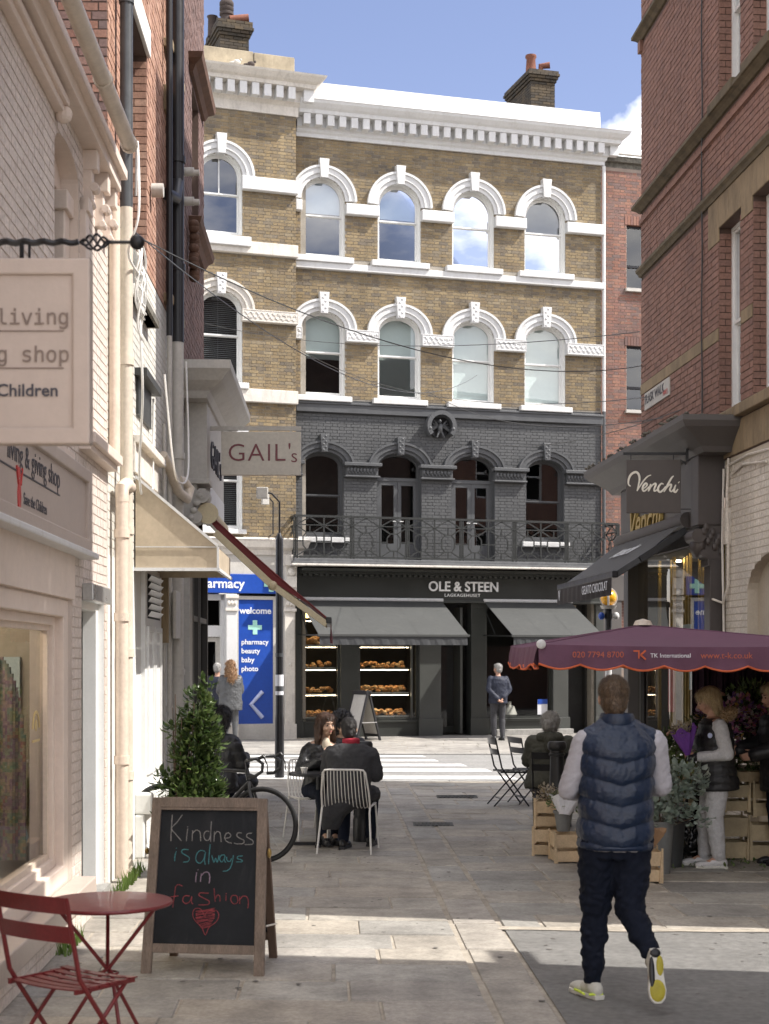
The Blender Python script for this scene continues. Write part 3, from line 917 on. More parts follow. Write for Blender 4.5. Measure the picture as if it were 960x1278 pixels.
def rail_panel(w):
    m = MB(); h0, h1, h2 = 4.21, 4.93, 5.12; t = .026
    c = w/2; zc = (h0+h1)/2; rz = .20; rx = w*.24
    m.bar((0,0,h0),(0,0,h2),t*1.2); 
    # top band of crossing diagonals
    m.bar((0,0,h1),(c,0,h2),t); m.bar((c,0,h2),(w,0,h1),t)
    oc = [(c-rx*.5,h0+.33-.16-.02),(c+rx*.5,h0+.33-.18),(c+rx,zc-.1),(c+rx,zc+.1),(c+rx*.5,zc+rz),(c-rx*.5,zc+rz),(c-rx,zc+.1),(c-rx,zc-.1)]
    oc[0] = (c-rx*.5, zc-rz); oc[1] = (c+rx*.5, zc-rz)
    for i in range(8):
        a, b_ = oc[i], oc[(i+1)%8]; m.bar((a[0],0,a[1]),(b_[0],0,b_[1]),t)
    for (a, b_) in (((0,h1),oc[5]),((w,h1),oc[4]),((0,h0),oc[0]),((w,h0),oc[1]),((0,zc),(c-rx,zc)),((w,zc),(c+rx,zc)),((c,h1),(c,zc+rz)),((c,h0),(c,zc-rz))):
        m.bar((a[0],0,a[1]),(b_[0],0,b_[1]),t)
    return m
npan = 12; pw = (FW+.26)/npan
p0 = rail_panel(pw).build('railing_panel', M_iron, main); p0.location = (-.18, Y0, 0)
for i in range(1, npan):
    o = p0.copy(); COL.objects.link(o); o.parent = main; o.location = (-.18+i*pw, Y0, 0)
for xx in (-.18, FW+.08):
    o = p0.copy(); COL.objects.link(o); o.parent = main; o.location = (xx, Y0, 0); o.rotation_euler = (0,0,R(90))
po = None
for i in range(0, npan+1, 2):
    for d in (-.04,.04):
        if po is None: po = MB().bar((0,0,4.16),(0,0,5.14),.026).build('railing_post', M_iron, main); o = po
        else: o = po.copy(); COL.objects.link(o); o.parent = main
        o.location = (-.18+i*pw+d, Y0, 0)

# --- shopfront
MB().box(0,-.20,3.24,FW,.3,3.86).build('fascia', M_green, main, bev=.01)
MB().box(0,-.26,3.20,FW,-.18,3.26).build('fascia_moulding', M_green, main, bev=.01)
M_sign = pm('white_sign_letter', (.93,.93,.92), .3, .02)
text('OLE & STEEN', .33, M_sign, main, (4.09,-.235,3.58), ext=.02, sx=.93, bold=.006, space=1.0)
text('LAGKAGEHUSET', .105, M_sign, main, (4.06,-.225,3.38), ext=.01, sx=1.05, space=1.15)
# pilasters (x0,x1)
PIL = [(-.06,.12,M_green),(1.07,1.53,M_green),(3.02,3.56,M_greenl),(4.33,4.72,M_green),(6.46,6.86,M_greenl),(7.60,7.80,M_greenl)]
for (x0, x1, mt) in PIL:
    o = MB().box(x0,-.10,.0,x1,.3,3.22).build('pilaster', mt, main, bev=.008)
    MB().box(x0-.03,-.15,.0,x1+.03,-.1,.42).box(x0-.02,-.14,3.08,x1+.02,-.1,3.2).build('pilaster_base', mt, o, bev=.006)
for (x0, x1) in ((.12,1.07),(1.53,3.02),(4.72,6.46)):
    MB().box(x0,-.04,0,x1,.3,.34).box(x0,-.09,.34,x1,.2,.385).build('stall_riser', M_green, main, bev=.005)
MB().box(4.72,-.1,.385,6.46,.2,.40).build('window_ledge', M_greenl, main)
MB().box(4.9,-.35,0,6.9,.0,.14).build('step', M_kerb, main, bev=.01)
def shopwin(x0, x1, z0=.40, z1=3.2, mul=()):
    w = MB().strip([(x0+.05,z0+.05),(x0+.05,z1-.05),(x1-.05,z1-.05),(x1-.05,z0+.05)],[(x0,z0),(x0,z1),(x1,z1),(x1,z0)],.02,.09,closed=True).build('shop_window', M_green, main)
    MB().add([(x0+.05,.05,z0+.05),(x1-.05,.05,z0+.05),(x1-.05,.05,z1-.05),(x0+.05,.05,z1-.05)],[(0,1,2,3)]).build('pane', M_glasss, w)
    for (a) in mul: MB().box(a-.02,.0,z0,a+.02,.09,z1).build('mullion', M_greenl, w)
    return w
shopwin(.12,1.07); shopwin(1.53,3.02,mul=(2.86,)); shopwin(4.72,6.46)
# interior of the bakery
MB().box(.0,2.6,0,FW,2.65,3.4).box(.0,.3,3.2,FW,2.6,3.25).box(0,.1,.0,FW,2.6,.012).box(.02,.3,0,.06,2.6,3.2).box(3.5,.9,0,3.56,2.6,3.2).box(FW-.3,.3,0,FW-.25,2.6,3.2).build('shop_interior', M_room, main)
M_shelf = pm('steel_shelf', (.45,.45,.44), .3, .1, metal=.6)
M_bread = pm('crusty_bread', (.42,.20,.065), .7, .4, 14, .5, 60, objrand=.3)
M_breadl = pm('pale_pastry', (.55,.33,.14), .7, .35, 14, .5, 60, objrand=.25)
M_lampe = emat('warm_shop_lamp', (1,.62,.2), 3.0)
shelf_i = 0
breads = 0
for (x0, x1) in ((.17,1.02),(1.58,2.82)):
    for zi, zz in enumerate((.44,1.0,1.62,2.16) if x0 < 1 else (.46,1.02,1.60,2.14)):
        if x0 < 1 and zi == 2: pass
        MB().box(x0,.16,zz,x1,.62,zz+.03).build('shelf', M_shelf, main)
        if zi == 2: n = 4 if x0 < 1 else 9
        else: n = int((x1-x0)/.085)
        m = MB(); m2 = MB()
        for rowy in (.24,.38,.52):
            for q in range(n):
                xx = x0+.05+(x1-x0-.1)*(q+.5)/max(1,n)
                sz = rs.uniform(.045,.065) * (1.0 if zi < 3 else 1.35)
                (m if rs.random() < .6 else m2).sph((xx, rowy+rs.uniform(-.02,.02), zz+.03+sz*.6+ rs.choice([0,.05,.09])), sz*1.1, sz, sz*rs.uniform(.6,.9), 8, 6)
        if m.v: m.build('bread_rolls', M_bread, main, smooth=True, kind='stuff')
        if m2.v: m2.build('pastries', M_breadl, main, smooth=True, kind='stuff')
M_shelfglow = emat('shelf_glow_strip', (1,.80,.55), 11.0)  # added glow strips under the shelves, brightening the bread
for (x0, x1) in ((.17,1.02),(1.58,2.82)):
    for zz in (.99,1.59,2.13,2.75): MB().box(x0,.17,zz-.006,x1,.20,zz).build('shelf_glow_strip', M_shelfglow, main)
for (x, z) in ((.55,2.95),(.15,2.98)):
    MB().sph((x,1.2,z),.16,.16,.10,12,8).build('pendant_lamp', M_lampe, main, smooth=True)
# bakery door recess
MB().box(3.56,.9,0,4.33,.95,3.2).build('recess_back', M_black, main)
d = MB().strip([(3.70,.2),(3.70,2.2),(4.10,2.2),(4.10,.2)],[(3.60,.05),(3.60,2.3),(4.17,2.3),(4.17,.05)],.5,.55,closed=True).build('door', M_green, main)
MB().add([(3.70,.52,.2),(4.10,.52,.2),(4.10,.52,2.2),(3.70,.52,2.2)],[(0,1,2,3)]).build('pane', M_glasss, d)
MB().tube([(4.12,.46,.9),(4.12,.42,.95),(4.12,.42,1.35),(4.12,.46,1.4)],.015,6).build('handle', M_shelf, d)
MB().box(4.08,-.0,.05,4.14,.5,3.1).build('door_jamb', M_greenl, main)
MB().box(3.6,.1,2.3,4.3,.5,2.36).build('door_head', M_green, main)
# right hand doorway
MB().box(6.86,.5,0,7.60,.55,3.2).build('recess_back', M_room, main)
MB().box(6.9,.45,2.55,7.3,.49,3.2).build('lit_transom', M_roomw, main)
# notices in the window C
M_notice = pm('pale_notice', (.55,.66,.70), .6, .03); M_noticew = pm('white_notice', (.75,.76,.8), .6, .03); M_blue = pm('sign_blue', (.015,.07,.38), .35, .05, 2)
MB().box(6.05,.03,2.05,6.32,.045,2.45).build('notice', M_notice, main)
MB().box(6.10,.03,.48,6.36,.045,.85).build('notice', M_noticew, main)
MB().box(6.10,.022,.74,6.36,.029,.86).build('notice_header', M_blue, main)
MB().lathe([(.16,0),(.20,.04),(.13,.24),(.05,.27),(.05,.36),(0,.36)],14,(5.5,.4,.44)).build('lampshade', M_greyw, main, smooth=True)
MB().lathe([(.2,0),(.2,.25),(0,.25)],14,(4.95,.4,.44)).build('dark_pot', M_black, main, smooth=True)
# canvas awnings
def shop_awning(x0, x1, label):
    a = thing('awning', label, 'awning', (-2.088,35.74,0), FA, 'grey canvas awnings of the bakery')
    zt, zf, p = 3.24, 2.40, 2.15
    MB().add([(x0,-.2,zt),(x1,-.2,zt),(x1,-p,zf),(x0,-p,zf)],[(0,1,2,3)]).build('canvas', M_awng, a)
    MB().add([(x0,-.2,zt-.012),(x1,-.2,zt-.012),(x1,-p,zf-.012),(x0,-p,zf-.012)],[(0,1,2,3)]).build('lining', M_awnd, a)
    MB().box(x0-.03,-p-.03,zf-.045,x1+.03,-p+.03,zf+.01).build('front_bar', M_awng, a, bev=.006)
    v = MB(); n = 40; vs = []; fs = []
    for i in range(n+1):
        x = x0+.02+(x1-x0-.04)*i/n; dy = .012*sin(i*1.7)
        vs += [(x,-p-.005,zf-.045),(x,-p-.005+dy,zf-.23)]
    for i in range(n): fs.append((2*i,2*i+2,2*i+3,2*i+1))
    v.add(vs, fs).build('valance', M_awnd, a)
    MB().tube([(x0-.02,-.24,zt+.02),(x1+.02,-.24,zt+.02)],.045,8).build('roller', M_stucco, a, smooth=True)
    for xx in (x0+.03, x1-.03):
        MB().bar((xx,-.12,2.42),(xx,-p,zf-.02),.03).bar((xx,-.12,3.1),(xx,-.9,2.44),.02).build('arm', M_iron, a)
    mb = MB()
    for q in (1,2): mb.add([(x0+(x1-x0)*q/3-.01,-.2,zt+.003),(x0+(x1-x0)*q/3+.01,-.2,zt+.003),(x0+(x1-x0)*q/3+.01,-p,zf+.003),(x0+(x1-x0)*q/3-.01,-p,zf+.003)],[(0,1,2,3)])
    mb.build('seam', M_awng, a)
    return a
shop_awning(.04, 3.54, 'grey canvas awning over the bakery display windows, left of the shop door')
shop_awning(4.62, 6.88, 'grey canvas awning over the single bakery window, right of the shop door')

# ================================================================== LEFT BLOCK (pharmacy)
LB = thing('pharmacy_building', 'yellow brick corner building with white dentil cornice and blue pharmacy shopfront', 'building', (-2.068,35.4,0), R(19))
lw3 = (-1.786,.51,11.58,12.93,.50); lw2 = (-1.786,.51,8.22,9.86,.42); lw1 = (-1.786,.51,4.82,6.95,0)
extra = [tuple([o[0]-2.6]+list(o[1:])) for o in (lw3,lw2,lw1)]
ops = [lw3,lw2,lw1]+extra
LX = -6.0
panel(LB, 'wall', M_mort_y, LX, 0, 4.6, 14.6, ops, .2, mat_r=M_wpaint)
bricks(LB, M_yel, LX, 0, 4.62, 14.5, lambda x,z: inside(ops,x,z) or (11.15<z<11.4) or x < -4.6, key='y', nsep=120, prio=lambda x,z:-x)
b_ = MB(); z = 4.62; row=0
MB().box(-.02,0,0,0,.4,15.2).box(LX,.1,0,LX+.2,8,15).box(LX,8,0,.0,8.2,15).box(LX,.3,14.9,0,8,15).build('side_wall', M_mort_y, LB)
while z < 14.5:   # the narrow return of the brick pier
    b_.box(-.1,.0,z,.008,.2 if row%2 else .1,z+.065,random.random()); b_.box(-.1,.21 if row%2 else .11,z,.008,.42,z+.065,random.random()); z += .075; row += 1
b_.build('pier_brickwork', M_yel, LB, kind='stuff', rnd=True)
MB().box(LX,1.4,4.5,0,1.45,14.5).build('interior_wall', M_room, LB)
for op in (lw3, lw2):
    arch_band(LB, op, .275, .14, M_stuccod if op is lw2 else M_stucco)
keystone(LB, -1.786, 13.38, 13.84, .18, M_stucco); keystone(LB, -1.786, 10.18, 10.66, .18, M_stucco, carve=True)
impost(LB, -1.31, .03, 12.62, 12.93, .16, M_stucco); impost(LB, -1.31, .03, 9.60, 9.88, .16, M_stuccod, carve=True, seed=9)
impost(LB, -4.0, -2.26, 12.62, 12.93, .16, M_stucco); impost(LB, -4.0, -2.26, 9.60, 9.88, .16, M_stuccod)
MB().box(LX,-.13,11.16,.03,.05,11.44).build('sill_band', M_stuccod, LB, bev=.012)
MB().box(-2.5,-.2,11.30,-1.1,.05,11.52).build('window_sill', M_stucco, LB, bev=.012)
MB().box(LX,-.13,7.76,.03,.05,8.06).build('sill_band', M_stuccod, LB, bev=.012)
MB().box(-2.5,-.18,8.04,-1.15,.05,8.18).build('window_sill', M_stucco, LB, bev=.012)
MB().box(-2.5,-.12,7.0,-1.15,.05,7.12).box(-2.5,-.14,4.72,-1.2,.05,4.82).build('window_hood', M_stucco, LB, bev=.01)
sash_window(LB, lw3, zmid=12.52, glass=M_glassh, mull=1)
sash_window(LB, lw2, zmid=9.28, blind=8.35, venetian=True)
sash_window(LB, lw1, zmid=5.95, blind=4.95, venetian=True)
cn = MB()
moulding(cn, LX, 0, [(.0,14.45),(.05,14.45),(.06,14.66),(.12,14.72),(.16,14.74),(.16,15.0),(.38,15.02),(.40,15.10),(.48,15.14),(.58,15.24),(.60,15.28),(.05,15.34)], (False, True))
cn.build('cornice', M_stuccod, LB)
for i in range(18):
    x = -.10-i*.286
    MB().box(x-.165,-.36,14.74,x,-.12,15.015).build('dentil', M_stucco, LB)
for i in range(2): MB().box(.12,-.3+i*.33,14.74,.36,-.11+i*.33,15.015).build('dentil', M_stucco, LB)
MB().box(-4.0,.02,15.2,-1.0,.55,15.86).box(-.995,.0,15.2,-.02,.55,15.84).build('parapet', M_render, LB, bev=.02)
ch = chimney(LB, -1.24, -.52, 2.4, 3.6, 14.9, 17.45, 0)
MB().lathe([(.20,0),(.17,.1),(.15,.35),(.18,.38),(.18,.44),(.15,.46),(.18,.5),(.18,.56),(.15,.58),(.18,.62),(.18,.68),(.12,.78),(0,.8)],14,(-1.00,2.75,17.4)).build('chimney_pot', M_soot, ch, smooth=True)
MB().lathe([(.12,0),(.11,.45),(.14,.5),(.1,.5)],12,(-1.28,3.1,17.35)).build('chimney_pot', M_soot, ch, smooth=True)
MB().tube([(-.95,2.6,17.62),(-.50,2.5,17.68)],.10,10).build('chimney_pot', M_terra, ch, smooth=True)
# pigeons on the cornice
for (x, lab) in ((-1.35,'grey pigeon perched on the left cornice, left of its pair'),(-1.02,'dark pigeon perched on the left cornice, right of its pair')):
    p = thing('pigeon', lab, 'bird', (-2.068+x*.9455+.0, 35.4+x*.3256-.45, 15.30), R(20))
    MB().sph((0,0,.09),.09,.055,.06,10,6).sph((.09,0,.15),.03,.028,.03,8,6).cap((-.06,0,.08),(-.16,0,.06),.03,.02,8).build('body', M_greyw if x < -1.2 else M_soot, p, smooth=True)
    MB().bar((0,.02,0),(0,.02,.06),.008).bar((0,-.02,0),(0,-.02,.06),.008).build('legs', M_terra, p)
# pharmacy shopfront
cn = MB(); moulding(cn, LX, 0.02, [(.0,4.25),(.12,4.25),(.14,4.36),(.22,4.42),(.26,4.55),(.28,4.6),(.02,4.66)], (False, True)); cn.build('shop_cornice', M_stuccod, LB)
MB().box(LX,-.08,3.78,.0,.2,4.25).build('fascia_upper', M_greyw, LB)
MB().box(LX,-.12,3.36,-.36,.1,3.80).build('pharmacy_fascia', M_blue, LB, bev=.01)
M_mint = pm('mint_cross', (.38,.72,.62), .5, .02); M_signw = pm('sign_white', (.82,.84,.88), .4, .02); M_lilac = pm('pale_lilac_arrow', (.50,.56,.78), .5, .02)
text('pharmacy', .30, M_signw, LB, (-1.25,-.125,3.57), align='RIGHT', ext=.003, bold=.006, name='lettering')
def cross(par, x, z, s, mat, y, nm='cross'):
    MB().box(x-s*.33,y,z-s,x+s*.33,y+.02,z+s).box(x-s,y+.002,z-s*.33,x+s,y+.018,z+s*.33).build(nm, mat, par, bev=.01)
cross(LB, -.62, 3.57, .17, M_mint, -.14)
MB().box(-1.37,-.02,.36,-.55,.06,3.22).build('pharmacy_panel', M_blue, LB)
MB().strip([(-1.37,.36),(-1.37,3.22),(-.55,3.22),(-.55,.36)],[(-1.43,.30),(-1.43,3.30),(-.47,3.30),(-.47,.30)],-.05,.06,closed=True).build('panel_frame', M_greyw, LB)
text('welcome', .205, M_signw, LB, (-.965,-.024,2.96), ext=.002, bold=.005)
cross(LB, -.975, 2.58, .165, M_mint, -.03)
for i, w_ in enumerate(('pharmacy','beauty','baby','photo')):
    text(w_, .165, M_signw, LB, (-1.30,-.024,2.24-i*.205), ext=.002, bold=.003, align='LEFT')
MB().tube([(-.80,-.025,1.10),(-1.07,-.025,.81),(-.80,-.025,.50)],.05,10).build('arrow', M_lilac, LB)
for (x0, x1) in ((-1.68,-1.43),(-.30,-.06)):
    p = MB().box(x0,-.16,.0,x1,.1,3.34).build('pilaster', M_stuccod if x0 > -1 else M_stucco, LB, bev=.008)
    MB().box(x0-.03,-.21,.0,x1+.03,-.16,.35).box(x0-.03,-.2,2.95,x1+.03,-.16,3.02).box(x0-.03,-.21,3.24,x1+.03,-.16,3.32).build('pilaster_base', M_stuccod, p, bev=.006)
    cv = MB()
    for q in range(3): cv.sph((x0+.05+q*(x1-x0-.1)/2,-.18,3.13),.045,.03,.06,8,6)
    cv.sph(((x0+x1)/2,-.19,1.72),.045,.02,.045,10,6)
    cv.build('carving', M_stuccod, p, smooth=True)
MB().box(-1.43,-.06,0,-.3,.1,.30).build('stall_riser', M_greyw, LB)
br = MB().box(-.32,-.3,3.36,-.05,0,4.2).box(-.30,-.36,3.5,-.07,-.3,3.75).box(-.35,-.38,4.0,-.02,-.1,4.25)
br.sph((-.185,-.34,3.86),.09,.06,.1,10,8).sph((-.185,-.33,3.42),.07,.06,.09,10,8)
br.build('console_bracket', M_stuccod, LB, bev=.01)
dr = MB().strip([(-2.12,.12),(-2.12,2.25),(-1.86,2.25),(-1.86,.12)],[(-2.22,.02),(-2.22,2.35),(-1.76,2.35),(-1.76,.02)],.15,.22,closed=True).build('door', M_greyw, LB)
MB().add([(-2.12,.18,.12),(-1.86,.18,.12),(-1.86,.18,2.25),(-2.12,.18,2.25)],[(0,1,2,3)]).build('pane', M_glasss, dr)
MB().box(-3.2,.1,2.36,-1.7,.24,2.62).box(-3.2,.08,3.2,-1.68,.24,3.34).box(-1.76,.08,0,-1.68,.24,3.34).box(-2.30,.1,0,-2.22,.24,3.3).build('door_frame', M_stucco, LB, bev=.006)
MB().add([(-2.22,.2,2.62),(-1.76,.2,2.62),(-1.76,.2,3.2),(-2.22,.2,3.2)],[(0,1,2,3)]).build('pane', M_glasss, LB)
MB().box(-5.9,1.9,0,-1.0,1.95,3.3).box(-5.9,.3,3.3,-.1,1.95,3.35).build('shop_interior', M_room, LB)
MB().box(LX,-.02,0,-2.4,.1,3.3).build('shop_side_panel', M_greyw, LB)
# flood lamp on the wall over the pharmacy
fl = MB().tube([(-.62,-.02,4.7),(-.62,-.3,4.72),(-.62,-.3,5.45),(-.72,-.33,5.55)],.018,6)
fl = fl.build('lamp_bracket', M_blackm, LB)
MB().box(-.90,-.42,5.38,-.74,-.28,5.62).build('flood_lamp', M_greyw, fl, bev=.01)

# ================================================================== RED BRICK BUILDING behind, right of the bakery
RB = thing('red_brick_building', 'mottled red brick building with dark casement windows, right of the white cornice', 'building', (-2.088,35.74,0), FA)
rops = [(8.95,.42,11.15,12.75,0),(8.95,.42,8.1,9.72,0),(8.95,.42,4.9,6.6,0),(10.8,.42,11.15,12.75,0),(10.8,.42,8.1,9.72,0)]
panel(RB, 'wall', M_mort_r2, FW, 13, 0, 14.15, rops, .16, y=.12, mat_r=M_red2)
bricks(RB, M_red2, FW+.02, 10.4, 2.3, 14.1, lambda x,z: inside(rops,x,z), key='r2', nsep=120, prio=lambda x,z:-z, y=.12, proud=.006)
MB().box(FW,.12,14.15,13,.7,14.28).box(FW-.05,.02,14.28,13,.6,14.42).build('coping', M_moss, RB)
MB().tube([(FW+.1,-.02,14.46),(13,-.02,14.46)],.03,6).bar((FW+.25,.0,14.4),(FW+.25,.0,14.75),.03).build('roof_rail', M_greyw, RB)
for op in rops:
    x, hw, z0, z1, _ = op
    f = MB().strip(outline((x,hw-.05,z0+.05,z1-.05,0)), outline(op), .22, .28, closed=True).build('window', M_blackm, RB)
    MB().box(x-hw,.21,z0+.55,x+hw,.28,z0+.61).build('transom', M_blackm, f)
    MB().add([(x-hw,.25,z0),(x+hw,.25,z0),(x+hw,.25,z1),(x-hw,.25,z1)],[(0,1,2,3)]).build('pane', M_glass, f)
    MB().box(x-hw-.05,.02,z0-.08,x+hw+.05,.2,z0).build('window_sill', M_greyw, RB)
    s = MB()
    for q in range(12): s.box(x-hw-.05+q*(2*hw+.1)/12,.10,z1,x-hw-.05+(q+.88)*(2*hw+.1)/12,.13,z1+.22,random.random())
    s.build('brick_lintel', M_red2, RB, kind='stuff', rnd=True)
MB().box(FW,1.2,4,13,1.25,14).box(FW,.5,14.1,13,9,14.2).box(12.8,.2,0,13,9,14.2).build('interior_wall', M_room, RB)
MB().box(FW+.05,-.02,0,FW+.55,.12,3.9).box(FW+.95,-.02,0,FW+1.2,.12,3.9).box(FW+.05,-.04,3.3,13,.12,3.95).build('shopfront_pier', M_taupe, RB, bev=.01)
MB().box(FW+1.2,.0,0,FW+1.42,.10,3.0).build('white_post', M_stucco, RB)
# ================================================================== LEFT SIDE OF THE LANE
LWO = (-1.9, 0, 0); LWR = R(90+1.81)
# ---- pink shop
PK = thing('pink_shop', 'single storey high pink painted brick shop with display window and fascia sign, at the left', 'building', LWO, LWR)
pops = [(8.2,2.58,.32,2.30,0)]
dop = (11.90,.55,.03,2.34,0)
uop = (10.73,.47,3.8,5.38,.14)
panel(PK, 'wall', M_mort_p, -4, 10.9, 0, 3.45, pops, .12, mat_r=M_pink)
panel(PK, 'wall', M_mort_p, 10.9, 12.6, 0, 3.45, [dop], .32, mat_r=M_wpaint)
panel(PK, 'wall', M_mort_p, -4, 12.6, 3.45, 5.75, [uop], .19, mat_r=M_pink)
bricks(PK, M_pinkb, -4, 12.58, .02, 5.74, lambda x,z: inside(pops+[dop,uop],x,z,.02) or (x<11.2 and z<3.35 and not (x>10.93 and x<11.4)) or x<5.5, key='pk', proud=.005, nsep=300, prio=lambda x,z:-z if x>8 else 10, jit=.0015)
MB().box(-4,-.03,2.31,10.9,.0,2.70).box(-4,-.02,0,5.60,0,2.31).build('shopfront_board', M_pink, PK)
MB().box(-4,-.015,3.26,11.0,.0,3.36).build('shopfront_board', M_pink, PK)
MB().box(-4,-.16,.17,11.05,.0,.31).build('window_sill', M_pinkd, PK, bev=.01)
MB().box(-4,-.11,0.0,11.1,.0,.17).build('plinth', M_pinkd, PK, bev=.008)
pl = MB(); z=.01
while z < .15:
    x=5
    while x<11: pl.box(x,-.118,z,x+.215,-.1,z+.065,rs.random()); x+=.225
    z+=.075
pl.build('plinth_brickwork', M_pinkb, PK, kind='stuff', rnd=True)
f = MB().strip([(5.75,.44),(5.75,2.18),(10.62,2.18),(10.62,.44)],[(5.62,.32),(5.62,2.30),(10.78,2.30),(10.78,.32)],.0,.14,closed=True).build('shop_window', M_pink, PK, bev=.008)
MB().strip([(5.83,.50),(5.83,2.12),(10.54,2.12),(10.54,.50)],[(5.75,.44),(5.75,2.18),(10.62,2.18),(10.62,.44)],.06,.14,closed=True).build('frame', M_pink, f, bev=.006)
MB().strip([(5.88,.54),(5.88,2.08),(10.48,2.08),(10.48,.54)],[(5.83,.50),(5.83,2.12),(10.54,2.12),(10.54,.50)],.09,.14,closed=True).build('beading', M_pinkp, f)
M_glassl = glassmat('lane_shop_glass', 1.75, (.86,.88,.86), wav=.0)
MB().add([(5.88,.12,.54),(10.48,.12,.54),(10.48,.12,2.08),(5.88,.12,2.08)],[(0,1,2,3)]).build('pane', M_glassl, f)
M_gold = pm('gold_leaf_mark', (.55,.42,.18), .4, .1)
gl = MB().strip([(10.24+.10*cos(t*pi/10),1.42+.10*sin(t*pi/10)) for t in range(11)],[(10.24+.12*cos(t*pi/10),1.42+.12*sin(t*pi/10)) for t in range(11)],.115,.119)
gl.box(10.12,.115,1.33,10.36,.119,1.345).sph((10.24,.117,1.44),.04,.003,.04,10,6).build('window_emblem', M_gold, f)
# interior of the pink shop
M_cloth = brickmat('patterned_fabric', [(.45,.20,.24),(.55,.48,.30),(.25,.36,.33),(.58,.45,.40),(.35,.22,.36),(.40,.44,.36)], grime=.3)
MB().box(4,2.6,0,10.9,2.65,2.9).box(4,.16,0.0,10.9,2.6,.30).box(10.86,.16,0,10.9,2.6,2.9).box(4,.2,2.7,10.9,2.6,2.75).build('shop_interior', M_roomw, PK)
m = MB()
for i in range(26):
    for j in range(60):
        u = (i-13+.5)/13*.30; v = .55+j*.0227
        w_ = .30*sqrt(max(0,1-((v-.55-.62)/.76)**2)) if v>1.17 else .30
        if abs(u) < w_: m.box(10.20+.01*sin(i*.9),.40+u*.72-.009,v-.0115,10.23,.40+u*.72+.009,v+.0115,noise.noise(V((u*9,v*9,0)))*.9+.5+rs.uniform(-.1,.1))
m.build('patterned_display', M_cloth, PK, rnd=True, kind='stuff')
for (x, y) in ((8.4,1.3),(9.4,1.5),(10.2,1.2)):
    l = MB().tube([(x,y,2.7),(x,y,2.56)],.012,6).build('spot_lamp', M_stucco, PK)
    MB().lathe([(0,0),(.06,0),(.07,.07),(0,.07)],10,(x,y,2.49)).build('bulb', emat('warm_bulb',(1,.86,.68),5.0) if 'warm_bulb' not in bpy.data.materials else bpy.data.materials['warm_bulb'], l)
for x in (7.4,9.3): MB().box(x,.7,2.62,x+1.1,1.1,2.66).build('fill_panel', bpy.data.materials['warm_bulb'], PK)  # added glowing panels that brighten the shop interior
MB().tube([(9.2,.5,2.02),(10.3,.9,2.14)],.03,8).build('rail', M_beige, PK)
for (yy, zz, w_, h_, mt) in ((.35,1.55,.18,.35,M_notice),(.62,1.1,.2,.5,M_cloth),(.95,.9,.25,.8,M_greyw),(.3,.75,.2,.3,M_beige)): MB().box(10.83,yy,zz,10.855,yy+w_,zz+h_).build('wall_display', mt, PK)
MB().box(10.3,.18,.30,10.8,.8,.62).build('display_plinth', M_pinkd, PK, bev=.01)
for i in range(5): MB().lathe([(.03,0),(.05,.05),(.03,.12),(.02,.16)],12,(10.4+.08*i,.25+.09*i,.62)).build('vase', (M_notice,M_terra,M_greyw,M_gold,M_beige)[i], PK, smooth=True)
MB().box(7.2,.5,.30,8.6,1.0,.95).build('display_table', M_pinkd, PK, bev=.01)
# doorway: white jambs, open door leaf with brass hinges, steel box above
MB().strip([(11.43,.03),(11.43,2.27),(12.37,2.27),(12.37,.03)],[(11.35,.03),(11.35,2.34),(12.45,2.34),(12.45,.03)],.05,.16,closed=False).build('door_frame', M_wpaint, PK, bev=.005)
dl = MB().box(12.36,.17,.05,12.41,1.0,2.26).build('door_leaf', pm('sage_door_paint',(.36,.38,.33),.4,.05), PK, bev=.004)
M_brass = pm('aged_brass', (.35,.24,.08), .35, .2, 12, metal=.8)
for z0_ in (1.98,1.46,.35): MB().box(12.345,.20,z0_,12.362,.30,z0_+.17).build('hinge', M_brass, dl)
MB().box(12.34,.2,.62,12.362,.27,.95).build('lock_plate', M_blackm, dl)
MB().box(11.35,-.09,2.32,12.3,-.0,2.45).build('steel_head_box', M_shelf, PK, bev=.01)
MB().box(11.35,1.8,0,12.45,1.85,2.5).box(11.3,.3,0,11.34,1.8,2.5).build('hall_interior', M_room, PK)
MB().box(11.3,-.05,-.0,12.5,.25,.05).build('door_step', M_kerb, PK)
# fascia sign
fs = MB().box(5.6,-.06,2.68,11.26,-.0,3.25).build('fascia_sign', M_pinkd, PK, bev=.006)
MB().strip([(5.7,2.76),(5.7,3.18),(11.16,3.18),(11.16,2.76)],[(5.58,2.66),(5.58,3.27),(11.28,3.27),(11.28,2.66)],-.09,-.055,closed=True).build('sign_frame', M_pinkd, fs, bev=.01)
MB().box(5.56,-.14,2.62,11.3,-.0,2.665).build('sign_ledge', M_stucco, fs, bev=.01)
M_ink = pm('dark_ink', (.045,.045,.06), .5, .05); M_redp = pm('red_emblem', (.50,.05,.045), .4, .05); M_inkg = pm('brown_grey_ink', (.20,.15,.125), .5, .05)
text('living & giving shop', .19, M_ink, fs, (10.12,-.064,3.075), ext=.001, align='RIGHT', bold=-.001, sx=1.12)
MB().box(7.6,-.064,2.968,10.12,-.06,2.978).build('underline', M_ink, fs)
text('Save the Children', .10, M_ink, fs, (9.66,-.064,2.83), ext=.001, align='RIGHT')
fg = MB().sph((8.82,-.062,2.97),.035,.004,.035,12,6); fg.prism([(8.80,2.93),(8.84,2.93),(8.865,2.85),(8.85,2.76),(8.79,2.76),(8.775,2.85)],-.066,-.06); fg.bar((8.79,-.063,2.9),(8.74,-.063,3.0),.014).bar((8.85,-.063,2.9),(8.90,-.063,3.0),.014)
fg.build('emblem', M_redp, fs)
